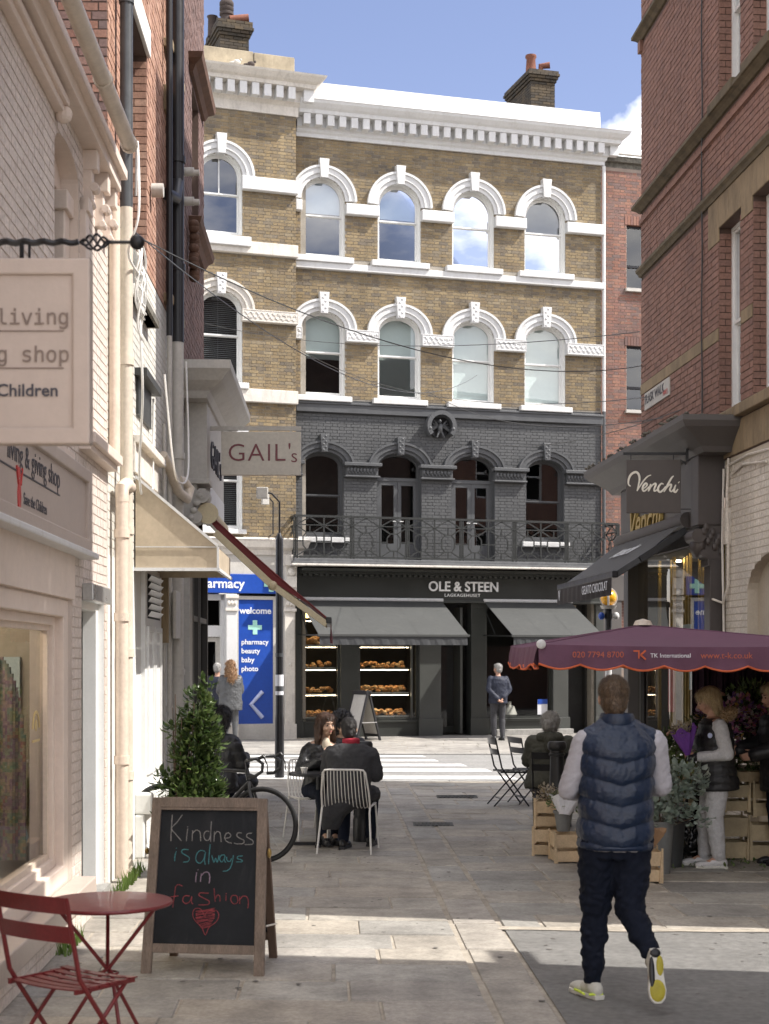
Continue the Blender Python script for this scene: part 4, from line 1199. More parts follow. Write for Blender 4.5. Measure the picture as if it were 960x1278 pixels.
# eaves, mouldings, upper window
MB().box(-4,-.14,5.70,12.45,.0,5.84).box(-4,-.19,5.80,12.46,-.12,5.88).build('eaves_fascia', M_pink, PK, bev=.006)
MB().box(-4,-.07,5.56,10.30,.0,5.63).box(-4,-.10,5.61,10.28,-.0,5.66).sph((10.27,-.06,5.56),.06,.06,.06).build('label_moulding', M_pink, PK, bev=.008)
MB().box(11.2,-.13,3.48,12.62,.0,3.56).box(11.2,-.09,3.43,12.6,.0,3.49).build('string_course', M_pink, PK, bev=.008)
gt = MB().tube([(x,-.30,5.86) for x in (-4,0,4,8,11.75)],.058,12)
for x in (5.5,7.2,8.9,10.4,11.72): gt.tube([(x,-.30,5.86),(x+.05,-.30,5.86)],.068,12)
gt.build('gutter', M_beige, PK, smooth=True)
wf = MB().box(10.28,.14,3.85,10.36,.19,5.45).box(10.98,.06,3.85,11.19,.19,5.24).box(10.93,.03,5.12,11.20,.19,5.26).box(10.3,.13,5.3,11.2,.19,5.5).build('upper_window', M_pink, PK, bev=.01)
MB().add([(10.36,.16,3.9),(10.98,.16,3.9),(10.98,.16,5.3),(10.36,.16,5.3)],[(0,1,2,3)]).build('pane', M_glass, wf)
for x in (11.45,12.0,12.4):
    c = MB().box(x-.06,-.11,5.55,x+.06,0,5.70).box(x-.05,-.07,5.28,x+.05,0,5.56).tube([(x-.055,-.085,5.42),(x+.055,-.085,5.42)],.035,10).tube([(x-.055,-.06,5.30),(x+.055,-.06,5.30)],.028,10)
    c.build('eaves_bracket', M_pink, PK, bev=.006)
MB().box(11.25,-.05,3.6,11.40,0,5.3).box(11.25,-.07,5.2,11.45,0,5.3).build('pilaster', M_pink, PK, bev=.006)
MB().box(-4,.0,5.75,12.6,.25,5.9).box(-4,.2,5.88,12.6,4,5.95).box(-4,4,0,12.6,4.1,5.9).box(-4.1,0,0,-4,4,5.9).build('roof', M_moss, PK)

# ---- brick townhouse with white painted lower walls
TH = thing('brick_townhouse', 'red brick house painted white below, with recessed upper windows, between pink shop and bakery cafe', 'building', LWO, LWR)
t1 = (14.55,.66,5.30,7.90,0); t2 = (14.55,.66,8.7,11.0,0); t3 = (17.4,.5,5.9,7.9,0); t4=(17.4,.5,8.7,10.9,0)
tops = [t1,t2,t3,t4]
panel(TH, 'wall', M_mort_r, 12.6, 18.4, 5.75, 12.5, tops and [(14.55,.66,5.76,7.9,0),t2,t3,t4], .24, mat_r=M_mort_r)
panel(TH, 'lower_wall', M_mort_w, 12.6, 18.4, 0, 5.75, [(14.55,.66,5.30,5.75,0)], .24, mat_r=M_wpaint)
bricks(TH, M_sunlit, 12.62, 18.4, 5.76, 12.4, lambda x,z: inside(tops,x,z,.01), key='ts', nsep=200, prio=lambda x,z:z, proud=.006)
bricks(TH, M_whiteb, 12.62, 18.4, 2.75, 5.74, lambda x,z: inside(tops,x,z,.01), key='tw', nsep=150, prio=lambda x,z:z, proud=.004, jit=.001)
MB().box(12.62,-.006,0,18.35,.0,2.75).build('painted_render', M_whitew, TH)
# reveals facing the camera are brick
def jamb_bricks(par, x, z0, z1, d0, d1, nm='jamb_brickwork', mat=None):
    m = MB(); z = z0; row = 0
    while z < z1-.06:
        if row % 2: m.box(x-.012,d0,z,x+.0,d1,z+.065,random.random())
        else:
            mid = (d0+d1)/2; m.box(x-.012,d0,z,x,mid-.005,z+.065,random.random()); m.box(x-.012,mid+.005,z,x,d1,z+.065,random.random())
        z += .075; row += 1
    m.build(nm, mat or M_red2, par, kind='stuff', rnd=True)
jamb_bricks(TH, 15.209, 5.9, 7.88, .0, .24, mat=M_sunlit); jamb_bricks(TH, 15.209, 8.72, 10.98, .0, .24); jamb_bricks(TH, 17.899, 5.9, 7.9, .0, .24); jamb_bricks(TH, 17.899, 8.72, 10.9, .0, .24)
gw = panel(TH, 'gable_wall', M_mort_r, 0, 4, 5.85, 12.5, [], 0)
gw.location = (12.605, 4, 0); gw.rotation_euler = (0,0,R(-90))
bricks(gw, M_red2, 0, 4, 5.9, 12.4, None, key='t', nsep=100, prio=lambda x,z:-x*3+z, proud=.006)
MB().box(12.61,.3,12.4,18.4,4,12.5).box(12.6,4,0,18.4,4.1,12.5).box(12.61,.9,2.8,18.3,.95,12.4).build('roof', M_moss, TH)
for op in tops:
    f = sash_window(TH, op, inset=.16, reveal_d=.24)
    MB().box(op[0]-.72,-.04,op[3],op[0]+.72,.0,op[3]+.28).box(op[0]-.7,-.10,op[2]-.1,op[0]+.7,.16,op[2]).build('stone_lintel', M_stoney if op[0]>15 else M_whitew, TH, bev=.01)
MB().box(13.95,-.12,5.20,15.3,-.0,5.27).build('mossy_ledge', M_moss, TH)
MB().box(14.3,-.12,4.55,15.5,.0,4.62).box(14.4,-.03,4.2,15.4,.0,4.55).build('louvre', M_iron, TH)
def pipe(par, x, p, r, z0, z1, mat, nm='downpipe', coll=()):
    o = MB().tube([(x,-p,z0),(x,-p,z1)],r,12)
    for zc in coll: o.tube([(x,-p,zc),(x,-p,zc+.07)],r*1.22,12)
    return o.build(nm, mat, par, smooth=True)
M_dgrey = pm('dark_grey_pipe', (.06,.065,.07), .4, .2, 6)
pipe(TH, 13.05,.10,.055,5.75,12.4, M_dgrey, coll=(7.5,9.5))
pipe(TH, 13.05,.10,.055,.05,5.75, M_beige, coll=(.85,2.95,4.4,1.9))
pipe(TH, 12.78,.10,.055,.05,3.2, M_pinkp, coll=(1.0,2.2,2.9))
MB().tube([(12.78,-.10,3.2),(12.78,-.10,3.32),(12.88,-.12,3.36),(13.1,-.12,3.36)],.058,10).build('pipe_elbow', M_pinkp, TH, smooth=True)
pipe(TH, 12.68,.05,.05,3.55,5.65, M_pinkp)
pipe(TH, 16.95,.13,.075,5.4,12.4, M_black, coll=(7.4,9.3,6.2)); pipe(TH, 16.6,.08,.035,5.4,12.4, M_black)
MB().tube([(16.95,-.13,7.2),(16.75,-.13,6.95),(16.6,-.05,6.95)],.07,10).build('pipe_branch', M_black, TH, smooth=True)
pipe(TH, 16.95,.13,.07,.05,5.4, M_greyw, coll=(4.1,1.7,3.4)); pipe(TH, 16.6,.08,.03,.05,5.4, M_greyw, coll=(2.6,1.3)); pipe(TH, 16.35,.05,.02,.05,4.4, M_greyw)
for z_ in (7.35,7.02):
    MB().tube([(17.1,-.13,z_),(17.1,-.30,z_)],.05,10).tube([(17.1,-.30,z_-.01),(17.1,-.36,z_-.01)],.035,10).build('vent_stub', M_greyw, TH, smooth=True)
MB().tube([(15.5,-.02,6.65),(15.5,-.14,6.65)],.07,12).build('vent_stub', M_greyw, TH, smooth=True)
MB().tube([(16.2,-.05,4.05),(16.35,-.10,3.95),(16.7,-.16,3.72),(16.95,-.24,3.66),(17.05,-.26,3.78),(17.0,-.2,3.86),(16.9,-.15,3.86)],.055,10).build('crooked_pipe', M_beige, TH, smooth=True)
# panelled white side door, louvre and box sill
dd = MB().box(14.75,-.05,.62,16.1,.0,2.78).build('panelled_screen', M_wpaint, TH, bev=.005)
for (a, c) in ((14.85,15.35),(15.45,15.98)):
    MB().strip([(a+.05,.80),(a+.05,2.15),(c-.05,2.15),(c-.05,.80)],[(a,.75),(a,2.20),(c,2.20),(c,.75)],-.075,-.05,closed=True).build('panel_moulding', M_wpaint, dd, bev=.004)
lv = MB()
for i in range(6): lv.add([(14.9,-.055,2.30+i*.07),(15.95,-.055,2.30+i*.07),(15.95,-.09,2.35+i*.07),(14.9,-.09,2.35+i*.07)],[(0,1,2,3)])
lv.build('louvre', M_wpaint, dd, kind='stuff')
MB().box(14.9,-.052,2.28,15.95,-.05,2.72).build('louvre_opening', M_room, dd)
MB().box(14.3,-.17,.42,16.35,.0,.62).box(14.3,-.10,.0,16.3,.0,.42).build('box_sill', M_whitew, TH, bev=.02)
MB().box(13.75,-.04,1.25,13.83,.0,1.65).build('door_handle', M_blue, TH, bev=.01)
MB().box(16.45,-.17,2.1,17.2,-.13,2.62).build('meter_cover', M_greyw, TH, bev=.01)
MB().box(16.12,-.12,2.05,16.2,-.0,2.85).build('timber_post', M_stoney, TH)
MB().box(14.2,-.03,3.62,16.1,.0,3.95).box(14.2,-.10,3.9,16.1,0,3.98).build('awning_box', M_stuccod, TH, bev=.01)
# coiled white cables
def coil(par, name, mat, c, n, r, seed):
    q = random.Random(seed); m = MB()
    for i in range(n):
        a0 = q.uniform(0, 6); ex = q.uniform(.7,1.5); pts = []
        ox, oz = q.uniform(-.1,.1), q.uniform(-.25,.25)
        for k_ in range(22):
            t = a0+2*pi*k_/21
            pts.append((c[0]+ox+.12*cos(t)*ex, c[1]-.03*i/n-.02*sin(3*t), c[2]+oz+.30*sin(t)*ex*.8))
        m.tube(pts, r, 5)
    return m.build(name, mat, par, smooth=True)
M_cable = pm('white_cable', (.74,.73,.70), .45, .05); M_cableg = pm('grey_cable', (.06,.06,.06), .5, .1)
coil(TH, 'coiled_cable', M_cable, (13.3,-.18,5.1), 7, .010, 3)
for pts in ([(13.3,-.18,4.9),(13.35,-.2,4.2),(13.9,-.1,3.6),(14.6,-.06,3.35),(15.2,-.06,3.5),(15.4,-.05,4.6)],
            [(13.2,-.16,5.9),(13.0,-.2,6.3),(12.7,-.25,5.6),(12.8,-.15,5.3),(13.2,-.2,5.2)],
            [(17.0,-.22,5.2),(16.95,-.25,4.4),(16.6,-.28,3.9),(16.2,-.25,3.75),(15.9,-.2,3.9),(15.7,-.12,4.9)]):
    P = [V(p) for p in pts]; sp = []
    for i in range(len(P)-1):
        a, b_, c_, d_ = P[max(i-1,0)], P[i], P[i+1], P[min(i+2,len(P)-1)]
        for k_ in range(8):
            t = k_/8; sp.append(.5*((2*b_)+(c_-a)*t+(2*a-5*b_+4*c_-d_)*t*t+(3*b_-a-3*c_+d_)*t**3))
    MB().tube(sp,.011,6).build('loose_cable', M_cable, TH, smooth=True)

# white (Dutch) awning
wa = thing('awning', 'small dirty cream canopy awning with closed sides on the white wall', 'awning', LWO, LWR)
M_canv = pm('dirty_cream_canvas', (.46,.38,.28), .85, .12, 2.2, .2, 120, dirt=.35, dcol=(.27,.20,.13))
zt, zb_, zf = 3.58, 2.73, 2.93
for (xa) in (14.25, 15.95):
    MB().add([(xa,-.02,zt),(xa,-.02,zb_),(xa,-.78,zb_),(xa,-.78,zf),(xa+.01,-.02,zt),(xa+.01,-.02,zb_),(xa+.01,-.78,zb_),(xa+.01,-.78,zf)],[(0,1,2,3),(7,6,5,4)]).build('side_cheek', M_canv, wa)
MB().add([(14.25,-.02,zt+.004),(15.96,-.02,zt+.004),(15.96,-.785,zf+.004),(14.25,-.785,zf+.004)],[(0,1,2,3)]).add([(14.25,-.785,zf),(15.96,-.785,zf),(15.96,-.785,zb_),(14.25,-.785,zb_)],[(0,1,2,3)]).build('canvas_cover', M_canv, wa)
MB().bar((14.24,-.02,zt+.01),(14.24,-.79,zf+.01),.025).bar((14.24,-.79,zf),(14.24,-.79,zb_),.02).bar((14.24,0,zb_-.01),(14.24,-.79,zb_-.01),.03).bar((14.24,-.79,zb_-.01),(15.97,-.79,zb_-.01),.03).bar((14.24,-.02,zb_+.2),(14.24,-.78,zb_+.2),.008).build('frame', M_stucco, wa)

# ---- cafe (GAIL's) building
GB = thing('cafe_building', 'purple brown brick corner house above a grey white shopfront with a carved console', 'building', LWO, LWR)
g1 = [(19.9,.45,7.3,9.2,0)]
panel(GB, 'wall', M_mort_r, 18.4, 21.2, 4.6, 12.6, g1, .2, y=-.05)
M_purp = brickmat('purple_brown_brick', [(.21,.125,.105),(.17,.11,.10),(.24,.15,.13),(.19,.12,.105)], grime=.2)
bricks(GB, M_purp, 18.42, 21.2, 4.7, 12.5, lambda x,z: inside(g1,x,z,.01), key='g', nsep=150, prio=lambda x,z:z, proud=.006, y=-.05)
MB().box(18.4,-.05,4.6,18.45,.3,12.6).box(18.4,0,12.5,21.2,4,12.6).box(18.42,3.9,0,21.2,4,12.6).box(21.1,-.04,0,21.2,4,12.6).build('side_wall', M_mort_r, GB)
jamb_bricks(GB, 18.40, 4.7, 12.5, -.05, .0)
sash_window(GB, g1[0], inset=.08)
M_terrac = pm('brown_terracotta_trim', (.13,.07,.045), .8, .3, 8, .4, 40)
for (z_, q) in ((9.25,.22),(7.2,.20),(11.4,.2)):
    m = MB(); moulding(m, 19.2, 20.8, [(.05,z_),(.10,z_),(.14,z_+.08),(q,z_+.13),(q+.02,z_+.2),(.05,z_+.26)]); m.build('window_cornice', M_terrac, GB)
m = MB(); moulding(m, 18.4, 21.25, [(.05,12.2),(.2,12.3),(.3,12.5),(.05,12.55)], (True,True)); m.build('eaves_cornice', M_terrac, GB)
cv = MB()
for i in range(14): cv.sph((18.9+rs.uniform(-.1,.1),-.14,6.6+i*.05),.06,.07,.06,7,5)
cv.build('terracotta_panel', M_terrac, GB, smooth=True)
# shopfront: entablature, console, fascia, window frames
m = MB(); moulding(m, 18.45, 21.2, [(.33,4.98),(.36,4.98),(.40,5.06),(.55,5.16),(.62,5.24),(.66,5.28),(.66,5.38),(.3,5.44)], (True,True)); m.build('cornice', M_greyw, GB)
MB().box(18.46,-.33,4.02,21.2,-.04,5.0).build('fascia', M_greyw, GB, bev=.006)
MB().box(18.9,-.335,3.72,21.2,-.1,4.03).build('fascia_board', M_stucco, GB)
MB().box(18.44,-.36,4.0,18.9,-.02,4.06).box(18.46,-.28,3.3,18.80,-.03,3.42).build('console_cap', M_greyw, GB, bev=.008)
cs = MB().box(18.5,-.20,3.4,18.78,-.03,4.0)
for (y_, z_, r_) in ((-.27,3.86,.09),(-.19,3.60,.08)):
    cs.tube([(18.47,y_,z_),(18.81,y_,z_)],r_,14).tube([(18.455,y_,z_),(18.82,y_,z_)],r_*.5,12)
for q in range(5): cs.sph((18.47,-.10-.035*q,3.50+.09*q),.03,.05,.04,7,5)
cs.build('carved_console', M_greyw, GB, smooth=True)
MB().box(18.5,-.12,0,18.85,-.03,3.35).box(18.46,-.17,0,18.9,-.12,.5).build('pilaster', M_greyw, GB, bev=.008)
text("GAIL's", .50, M_ink, GB, (19.75,-.34,4.42), ext=.012, bold=-.004, sx=1.25)
M_bronz = pm('dark_bronze_frame', (.055,.047,.04), .4, .1)
for (a, c) in ((18.95,19.75),(19.85,21.1)):
    f = MB().strip([(a+.08,.62),(a+.08,3.1),(c-.08,3.1),(c-.08,.62)],[(a,.52),(a,3.25),(c,3.25),(c,.52)],-.12,-.02,closed=True).build('shop_window', M_bronz, GB)
    MB().add([(a+.08,-.06,.62),(c-.08,-.06,.62),(c-.08,-.06,3.1),(a+.08,-.06,3.1)],[(0,1,2,3)]).build('pane', M_glasss, f)
    MB().box(a,-.11,2.35,c,-.03,2.42).build('transom', M_bronz, f)
MB().box(18.9,-.14,0,21.15,-.0,.52).build('stall_riser', M_greyw, GB, bev=.01)
MB().box(18.5,1.5,0,21.1,1.55,3.7).box(18.5,0,3.7,21.1,1.5,3.72).box(18.42,0,0,18.5,3.8,5).build('interior_wall', M_room, GB)
# flood lights under the fascia
fl = MB().box(18.62,-.46,3.02,18.86,-.30,3.10).lathe([(0,0),(.09,.0),(.10,.05),(.06,.1),(0,.1)],14,M=Matrix.Translation((18.60,-.42,2.96)) @ Matrix.Rotation(R(-70),4,'Y') @ Matrix.Rotation(R(25),4,'X'))
fl.build('flood_lamp', M_shelf, GB, smooth=True)

# folding arm awning, dark red
ra = thing('awning', 'extended dark red folding arm awning with cream arms over the cafe front', 'awning', LWO, LWR)
M_redc = pm('dark_red_canvas', (.165,.030,.032), .85, .12, 2, .25, 200); M_creamm = pm('cream_metal', (.62,.53,.34), .4, .08)
x0, x1 = 18.62, 21.0
A = (-.32, 3.66); B = (-1.80, 2.36)
n = 16; vs = []; fs = []
for i in range(n+1):
    x = x0+(x1-x0)*i/n
    for (yy, zz) in (A, ((A[0]+B[0])/2,(A[1]+B[1])/2-.03), B): vs.append((x, yy, zz + .008*sin(i*2.1)))
for i in range(n):
    for k_ in range(2): fs.append((3*i+k_,3*i+k_+1,3*(i+1)+k_+1,3*(i+1)+k_))
MB().add(vs, fs).build('canvas', M_redc, ra, smooth=True)
MB().tube([(x0-.05,A[0],A[1]),(x1+.05,A[0],A[1])],.09,14).build('roller', M_creamm, ra, smooth=True)
vs=[]
for i in range(13):
    t=i/12; vs += [(x0-.005,A[0]+(B[0]-A[0])*t,A[1]+(B[1]-A[1])*t-.03*sin(pi*t)*.5),(x0-.01,A[0]+(B[0]-A[0])*t,A[1]+(B[1]-A[1])*t-.015-.15*sin(pi*min(1,t*1.15+.05))**.6*(1-.35*t))]
MB().add(vs,[(2*i,2*i+2,2*i+3,2*i+1) for i in range(12)]).build('side_drape', M_redc, ra, smooth=True)
MB().tube([V(vs[2*i]) for i in range(13)],.012,6).build('edge_hem', M_redc, ra, smooth=True)
MB().tube([(x0-.08,A[0]-.01,A[1]-.01),(x0-.02,A[0]-.01,A[1]-.01)],.13,16).build('end_plate', M_creamm, ra, smooth=True)
MB().bar((x0-.04,A[0]-.1,A[1]-.24),(x0-.04,-1.13,2.76),.06,.085).bar((x0-.04,-1.11,2.78),(x0-.02,B[0]+.02,B[1]-.06),.05,.075).sph((x0-.04,-1.12,2.77),.06).build('folding_arm', M_creamm, ra, bev=.006)
MB().bar((x1-.3,A[0]-.1,A[1]-.12),(x1-.5,-1.15,2.82),.05,.07).bar((x1-.5,-1.13,2.84),(x1-.3,B[0]+.02,B[1]-.04),.05,.06).build('folding_arm', M_creamm, ra)
MB().box(x0-.05,B[0]-.04,B[1]-.05,x1+.05,B[0]+.03,B[1]+.03).build('front_bar', M_iron, ra, bev=.01)
v = MB(); vs=[]; fs=[]
for i in range(61):
    x = x0+(x1-x0)*i/60; dy=.018*sin(i*1.3)
    vs += [(x,B[0]-.03,B[1]-.03),(x,B[0]-.035+dy,B[1]-.25-.03*abs(sin(i*pi/6)))]
for i in range(60): fs.append((2*i,2*i+2,2*i+3,2*i+1))
v.add(vs,fs).build('valance', M_redc, ra, smooth=True)

# hanging signs
M_gsign = pm('oatmeal_sign', (.56,.525,.455), .5, .04, 3); M_maroon = pm('maroon_letter', (.16,.03,.04), .4, .05)
gs = thing('hanging_sign', "oatmeal coloured hanging sign with maroon letters GAIL'S below a wall bracket", 'sign', (-1.53, 18.95, 4.43), 0)
MB().box(-.50,-.03,-.27,.49,.03,.27).build('sign_panel', M_gsign, gs, bev=.006)
MB().box(-.72,-.02,.29,.49,.02,.34).box(-.80,-.05,.2,-.72,.05,.42).box(-.4,-.01,.26,-.37,.01,.3).box(.35,-.01,.26,.38,.01,.3).build('bracket', M_greyw, gs)
text("GAIL'", .31, M_maroon, gs, (-.425,-.034,.0), ext=.002, align='LEFT', bold=-.002, sx=1.04, space=1.08)
text("s", .25, M_maroon, gs, (.36,-.034,-.035), ext=.002, align='LEFT', bold=-.002)
ws = thing('hanging_sign', 'pink grey hanging sign of the charity shop on a twisted iron bracket, top left', 'sign', (-1.56, 6.0, 3.10), 0)
MB().box(-.50,-.02,-.335,.375,.02,.335).build('sign_panel', M_pinkd, ws)
MB().strip([(-.45,-.30),(-.45,.30),(.335,.30),(.335,-.30)],[(-.52,-.365),(-.52,.365),(.405,.365),(.405,-.365)],-.035,.035,closed=True,back=True).build('sign_frame', M_pinkd, ws, bev=.008)
text('living', .115, M_inkg, ws, (.325,-.024,.135), ext=.001, align='RIGHT', font=F_mono, bold=.0005, sx=1.0, space=.98)
text('& giving shop', .115, M_inkg, ws, (.325,-.024,-.012), ext=.001, align='RIGHT', font=F_mono, bold=.0005, sx=1.0, space=.98)
text('Save the Children', .068, M_ink, ws, (.28,-.024,-.155), ext=.001, align='RIGHT', bold=.001, sx=1.02)
MB().box(-.5,-.023,.078,.30,-.02,.083).build('underline', M_inkg, ws); MB().box(-.5,-.023,-.068,.30,-.02,-.063).build('underline', M_inkg, ws)
br = MB(); pts=[]
for i in range(60): pts.append((-.62+i*.0165, .004*cos(i*1.4), .435+.004*sin(i*1.4)))
br.tube(pts,.013,6)
for k_ in range(4):
    br.tube([(.36+.12*i/12, .028*sin(pi*i/12)*cos(k_*pi/2+i*.5), .435+.032*sin(pi*i/12)*sin(k_*pi/2+i*.5)) for i in range(13)],.005,5)
br.tube([(.48,0,.435),(.56,0,.435)],.007,6).sph((.585,0,.435),.030,n=14,m=10)
br.tube([(-.3,0,.62),(-.12,0,.53),(-.02,0,.45)],.011,6)
for x in (-.33,.13): br.tube([(x,0,.43),(x,0,.36)],.01,6).tube([(x+.03,0,.43),(x+.03,0,.36)],.006,6)
br.build('iron_bracket', M_blackm, ws, smooth=True)

# ================================================================== RIGHT SIDE OF THE LANE
RO = (5.08,0,0); RR = R(-90+4.21)
RW = thing('corner_building', 'tall red brick corner building with mossy string courses on the right', 'building', RO, RR)
RBS = [-16.95, -15.72]
r2 = [(c,.40,4.62,6.77,0) for c in RBS]; r3 = [(c,.40,8.16,10.3,0) for c in RBS]; r4=[(c,.40,11.2,13.2,0) for c in RBS]
panel(RW, 'wall', M_mort_r, -21, -14.9, 4.1, 15.8, r2+r3+r4, .22)
STR = [(10.35,10.5),(8.0,8.14),(7.12,7.26),(5.50,5.64)]
def skr(x, z):
    if inside(r2+r3+r4, x, z, .005): return True
    if any(a-.02 < z < b_+.02 for a, b_ in STR): return True
    return (6.70 < z < 7.15 and x > -17.75) or (4.1 < z < 4.62 and x > -17.2)
bricks(RW, M_red, -21, -14.9, 4.15, 12.3, skr, key='r', nsep=300, prio=lambda x,z:-x+abs(z-6)*.3, proud=.007)
for op in r2+r3:
    jamb_bricks(RW, op[0]-op[1]+.011, op[2], op[3]-.02, 0, .14, mat=M_red)
for i, (a, b_) in enumerate(STR[:3]):
    m = MB(); q = (.12,.12,.07)[i]
    moulding(m, -21, -14.9, [(.0,a),(.03,a),(q*.6,a+.04),(q,a+.07),(q,a+.11),(.01,b_)], (True,False)); m.build('string_course', M_stonem, RW)
MB().box(-21.03,-.035,7.84,-14.9,0,7.90).box(-21.03,-.05,10.2,-20.9,0,10.35).build('brick_band', M_red, RW)
x = -21.015
for (xa, xb) in ((-21.015,-17.37),(-16.53,-16.14),(-15.30,-14.9)):
    MB().box(xa,-.012,5.50,xb,.0,5.64).build('stone_band', M_stoney, RW, bev=.004)
xs = [-17.75,-17.33,-16.95,-16.5,-16.12,-15.72,-15.3,-14.9]
for i in range(len(xs)-1):
    zz = 6.77 if i in (1,2,4,5) else 6.62
    MB().box(xs[i]+.003,-.016,zz,xs[i+1]-.003,.0,7.12).build('lintel_stone', M_stoney, RW, bev=.004)
MB().box(-16.5,-.10,4.50,-14.9,.2,4.62).build('window_sill', M_stoney, RW, bev=.01)
MB().box(-17.4,-.10,4.50,-16.53,.2,4.615).build('window_sill', M_stoney, RW, bev=.01)
for op in r3: MB().box(op[0]-.46,-.13,8.06,op[0]+.46,.2,8.17).build('window_sill', M_stonem, RW, bev=.01)
xs = [-17.15,-16.4,-15.7,-14.9]
for i in range(3): MB().box(xs[i]+.003,-.02,4.12,xs[i+1]-.003,.0,4.48).build('sandstone_block', M_stoney, RW, bev=.004)
for op in r2+r3+r4: sash_window(RW, op, inset=.14, glass=M_glass, blind=op[2]+1.1 if op in r3 else None)
MB().box(-21.0,.0,4.1,-20.95,7,15.8).box(-14.95,.02,0,-14.9,7,15.8).box(-21,6.9,0,-14.9,7,15.8).box(-21,.3,15.7,-14.9,7,15.8).box(-20.9,1.1,4.2,-15,1.15,15.6).build('side_wall', M_mort_r, RW)
# cable on the wall
cp = [V((-17.95+.015*sin(i*.9),-.03,4.6+i*.24)) for i in range(34)]
MB().tube(cp,.010,5).build('wall_cable', M_cableg, RW)
sp_ = MB().box(-20.72,-.03,5.24,-19.45,-.008,5.47).build('street_name_plate', M_greyw, RW, bev=.004)
text('FLASK WALK', .17, M_ink, sp_, (-20.18,-.033,5.37), ext=.001, sx=1.0, bold=.002); text('NW3', .1, M_redp, sp_, (-19.62,-.033,5.3), ext=.001)

# cream painted wall continuing towards the camera (outside the frame it is the low building)
CW = thing('cream_building', 'low cream painted brick building with a shallow arched recess, at the right edge', 'building', RO, RR)
ar = [(-15.35,.95,.0,2.62,.36)]
panel(CW, 'wall', M_mort_c, -17.1, -10.35, 0, 4.1, ar, .12, y=-.006, mat_r=M_mort_c)
bricks(CW, M_cream, -17.08, -14.0, .05, 4.08, lambda x,z: inside(ar,x,z,.0), key='c', nsep=200, prio=lambda x,z:x if x<-15 else 99, proud=.004, y=-.006, jit=.001)
panel(CW, 'recess_wall', M_mort_c, -16.4, -14.3, 0, 3.2, [], 0, y=.11)
MB().box(-14.9,-.006,4.1,-10.35,.1,6.35).box(-14.9,.1,6.25,-10.35,3.2,6.35).box(-14.9,3.1,0,-10.35,3.2,6.3).box(-10.4,.0,0,-10.35,3.2,6.3).build('roof', M_mort_c, CW)
for pts in ([(-17.05,-.04,4.0),(-17.07,-.05,3.2),(-17.05,-.04,2.3),(-17.0,-.04,1.0)],[(-16.9,-.03,4.1),(-16.9,-.05,3.7),(-16.85,-.05,3.3),(-16.88,-.04,2.7),(-17.0,-.06,2.5),(-17.15,-.14,2.55)],[(-17.0,-.03,4.02),(-16.2,-.03,4.05),(-15.2,-.03,4.0),(-14.6,-.03,4.07)],[(-16.8,-.03,3.9),(-16.4,-.03,3.97),(-15.6,-.03,3.9)]):
    MB().tube(pts,.014,6).build('wall_cable', M_cream if pts[0][0]>-17.04 else M_stuccod, CW, smooth=True)
MB().box(-16.98,-.07,3.15,-16.88,0,3.55).build('cable_box', M_cream, CW)
FB = thing('far_lane_building', 'plain brick building beside the lane, nearest the camera on the right', 'building', RO, RR)
m = MB(); m.add([(-8.8,0,0),(-3,0,0),(-3,7,0),(-6.75,7,0),(-8.8,0,17.5),(-3,0,17.5),(-3,7,17.5),(-6.75,7,17.5)],[(0,1,2,3),(4,5,6,7),(0,1,5,4),(1,2,6,5),(2,3,7,6),(3,0,4,7)]); m.build('wall', M_mort_r, FB)  # unseen, read from its shade; end skewed and length cut to pass sun
m = MB(); m.add([(-10.55,.02,9.3),(-8.8,.02,9.3),(-8.8,.7,9.3),(-10.55,.7,9.3),(-10.55,.02,17.4),(-8.8,.02,17.4),(-8.8,.7,17.4),(-10.55,.7,17.4)],[(0,1,2,3),(4,5,6,7),(0,1,5,4),(1,2,6,5),(2,3,7,6),(3,0,4,7)]); m.build('shade_block', M_mort_r, FB)  # added unseen block that shapes the shadow edge on the pink wall
MB().box(-9.2,-.04,4.2,-4.1,0,4.5).build('string_course', M_stonem, FB)

# terrace along the high street east of the corner (seen in the window reflections)
HS = thing('high_street_building', 'red brick terrace with white sash windows along the high street behind the corner', 'building', (3.4,20.9,0), R(180+3))
hops = [(-10.5-i*2.1,.45,z0,z0+1.9,0) for i in range(9) for z0 in (4.6,7.8)]
panel(HS, 'wall', M_red, -30, -7.6, 0, 11.6, hops, .15)
MB().box(-30,.02,11.5,-7.6,8,11.7).box(-30,-.12,11.2,-7.6,0,11.5).box(-30,-.1,3.6,-7.6,0,3.8).build('cornice', M_stucco, HS)
MB().box(-30,.8,0,-7.6,.85,11.4).box(-7.7,.1,0,-7.6,8,11.6).build('side_wall', M_room, HS)
for op in hops: MB().strip(outline((op[0],.38,op[2]+.08,op[3]-.08,0)), outline(op), .05, .14, closed=True).box(op[0]-.4,.06,op[2]+.9,op[0]+.4,.12,op[2]+.97).build('window', M_wpaint, HS)
# Venchi shopfront
VS = thing('chocolate_shopfront', 'brown grey corner shopfront with heavy mossy cornice and tall glass window', 'shopfront', RO, RR)
m = MB(); moulding(m, -21.05, -17.15, [(.30,4.16),(.33,4.16),(.37,4.22),(.50,4.32),(.56,4.36),(.62,4.40),(.66,4.46),(.66,4.52),(.0,4.60)], (True,True)); m.build('cornice', M_taupe, VS)
m = MB()
r_ = random.Random(4)
for i in range(160): m.sph((r_.uniform(-21.6,-16.6),-r_.uniform(.35,.68),4.53+r_.uniform(0,.02)),r_.uniform(.015,.045),r_.uniform(.015,.04),.018,6,4)
m.build('moss', M_moss, VS, kind='stuff')
MB().box(-21.05,-.28,3.36,-17.2,-.01,4.18).build('fascia', M_taupe, VS, bev=.01)
MB().box(-17.42,-.31,3.38,-17.12,-.01,4.17).build('entablature_block', M_brownd, VS, bev=.008)
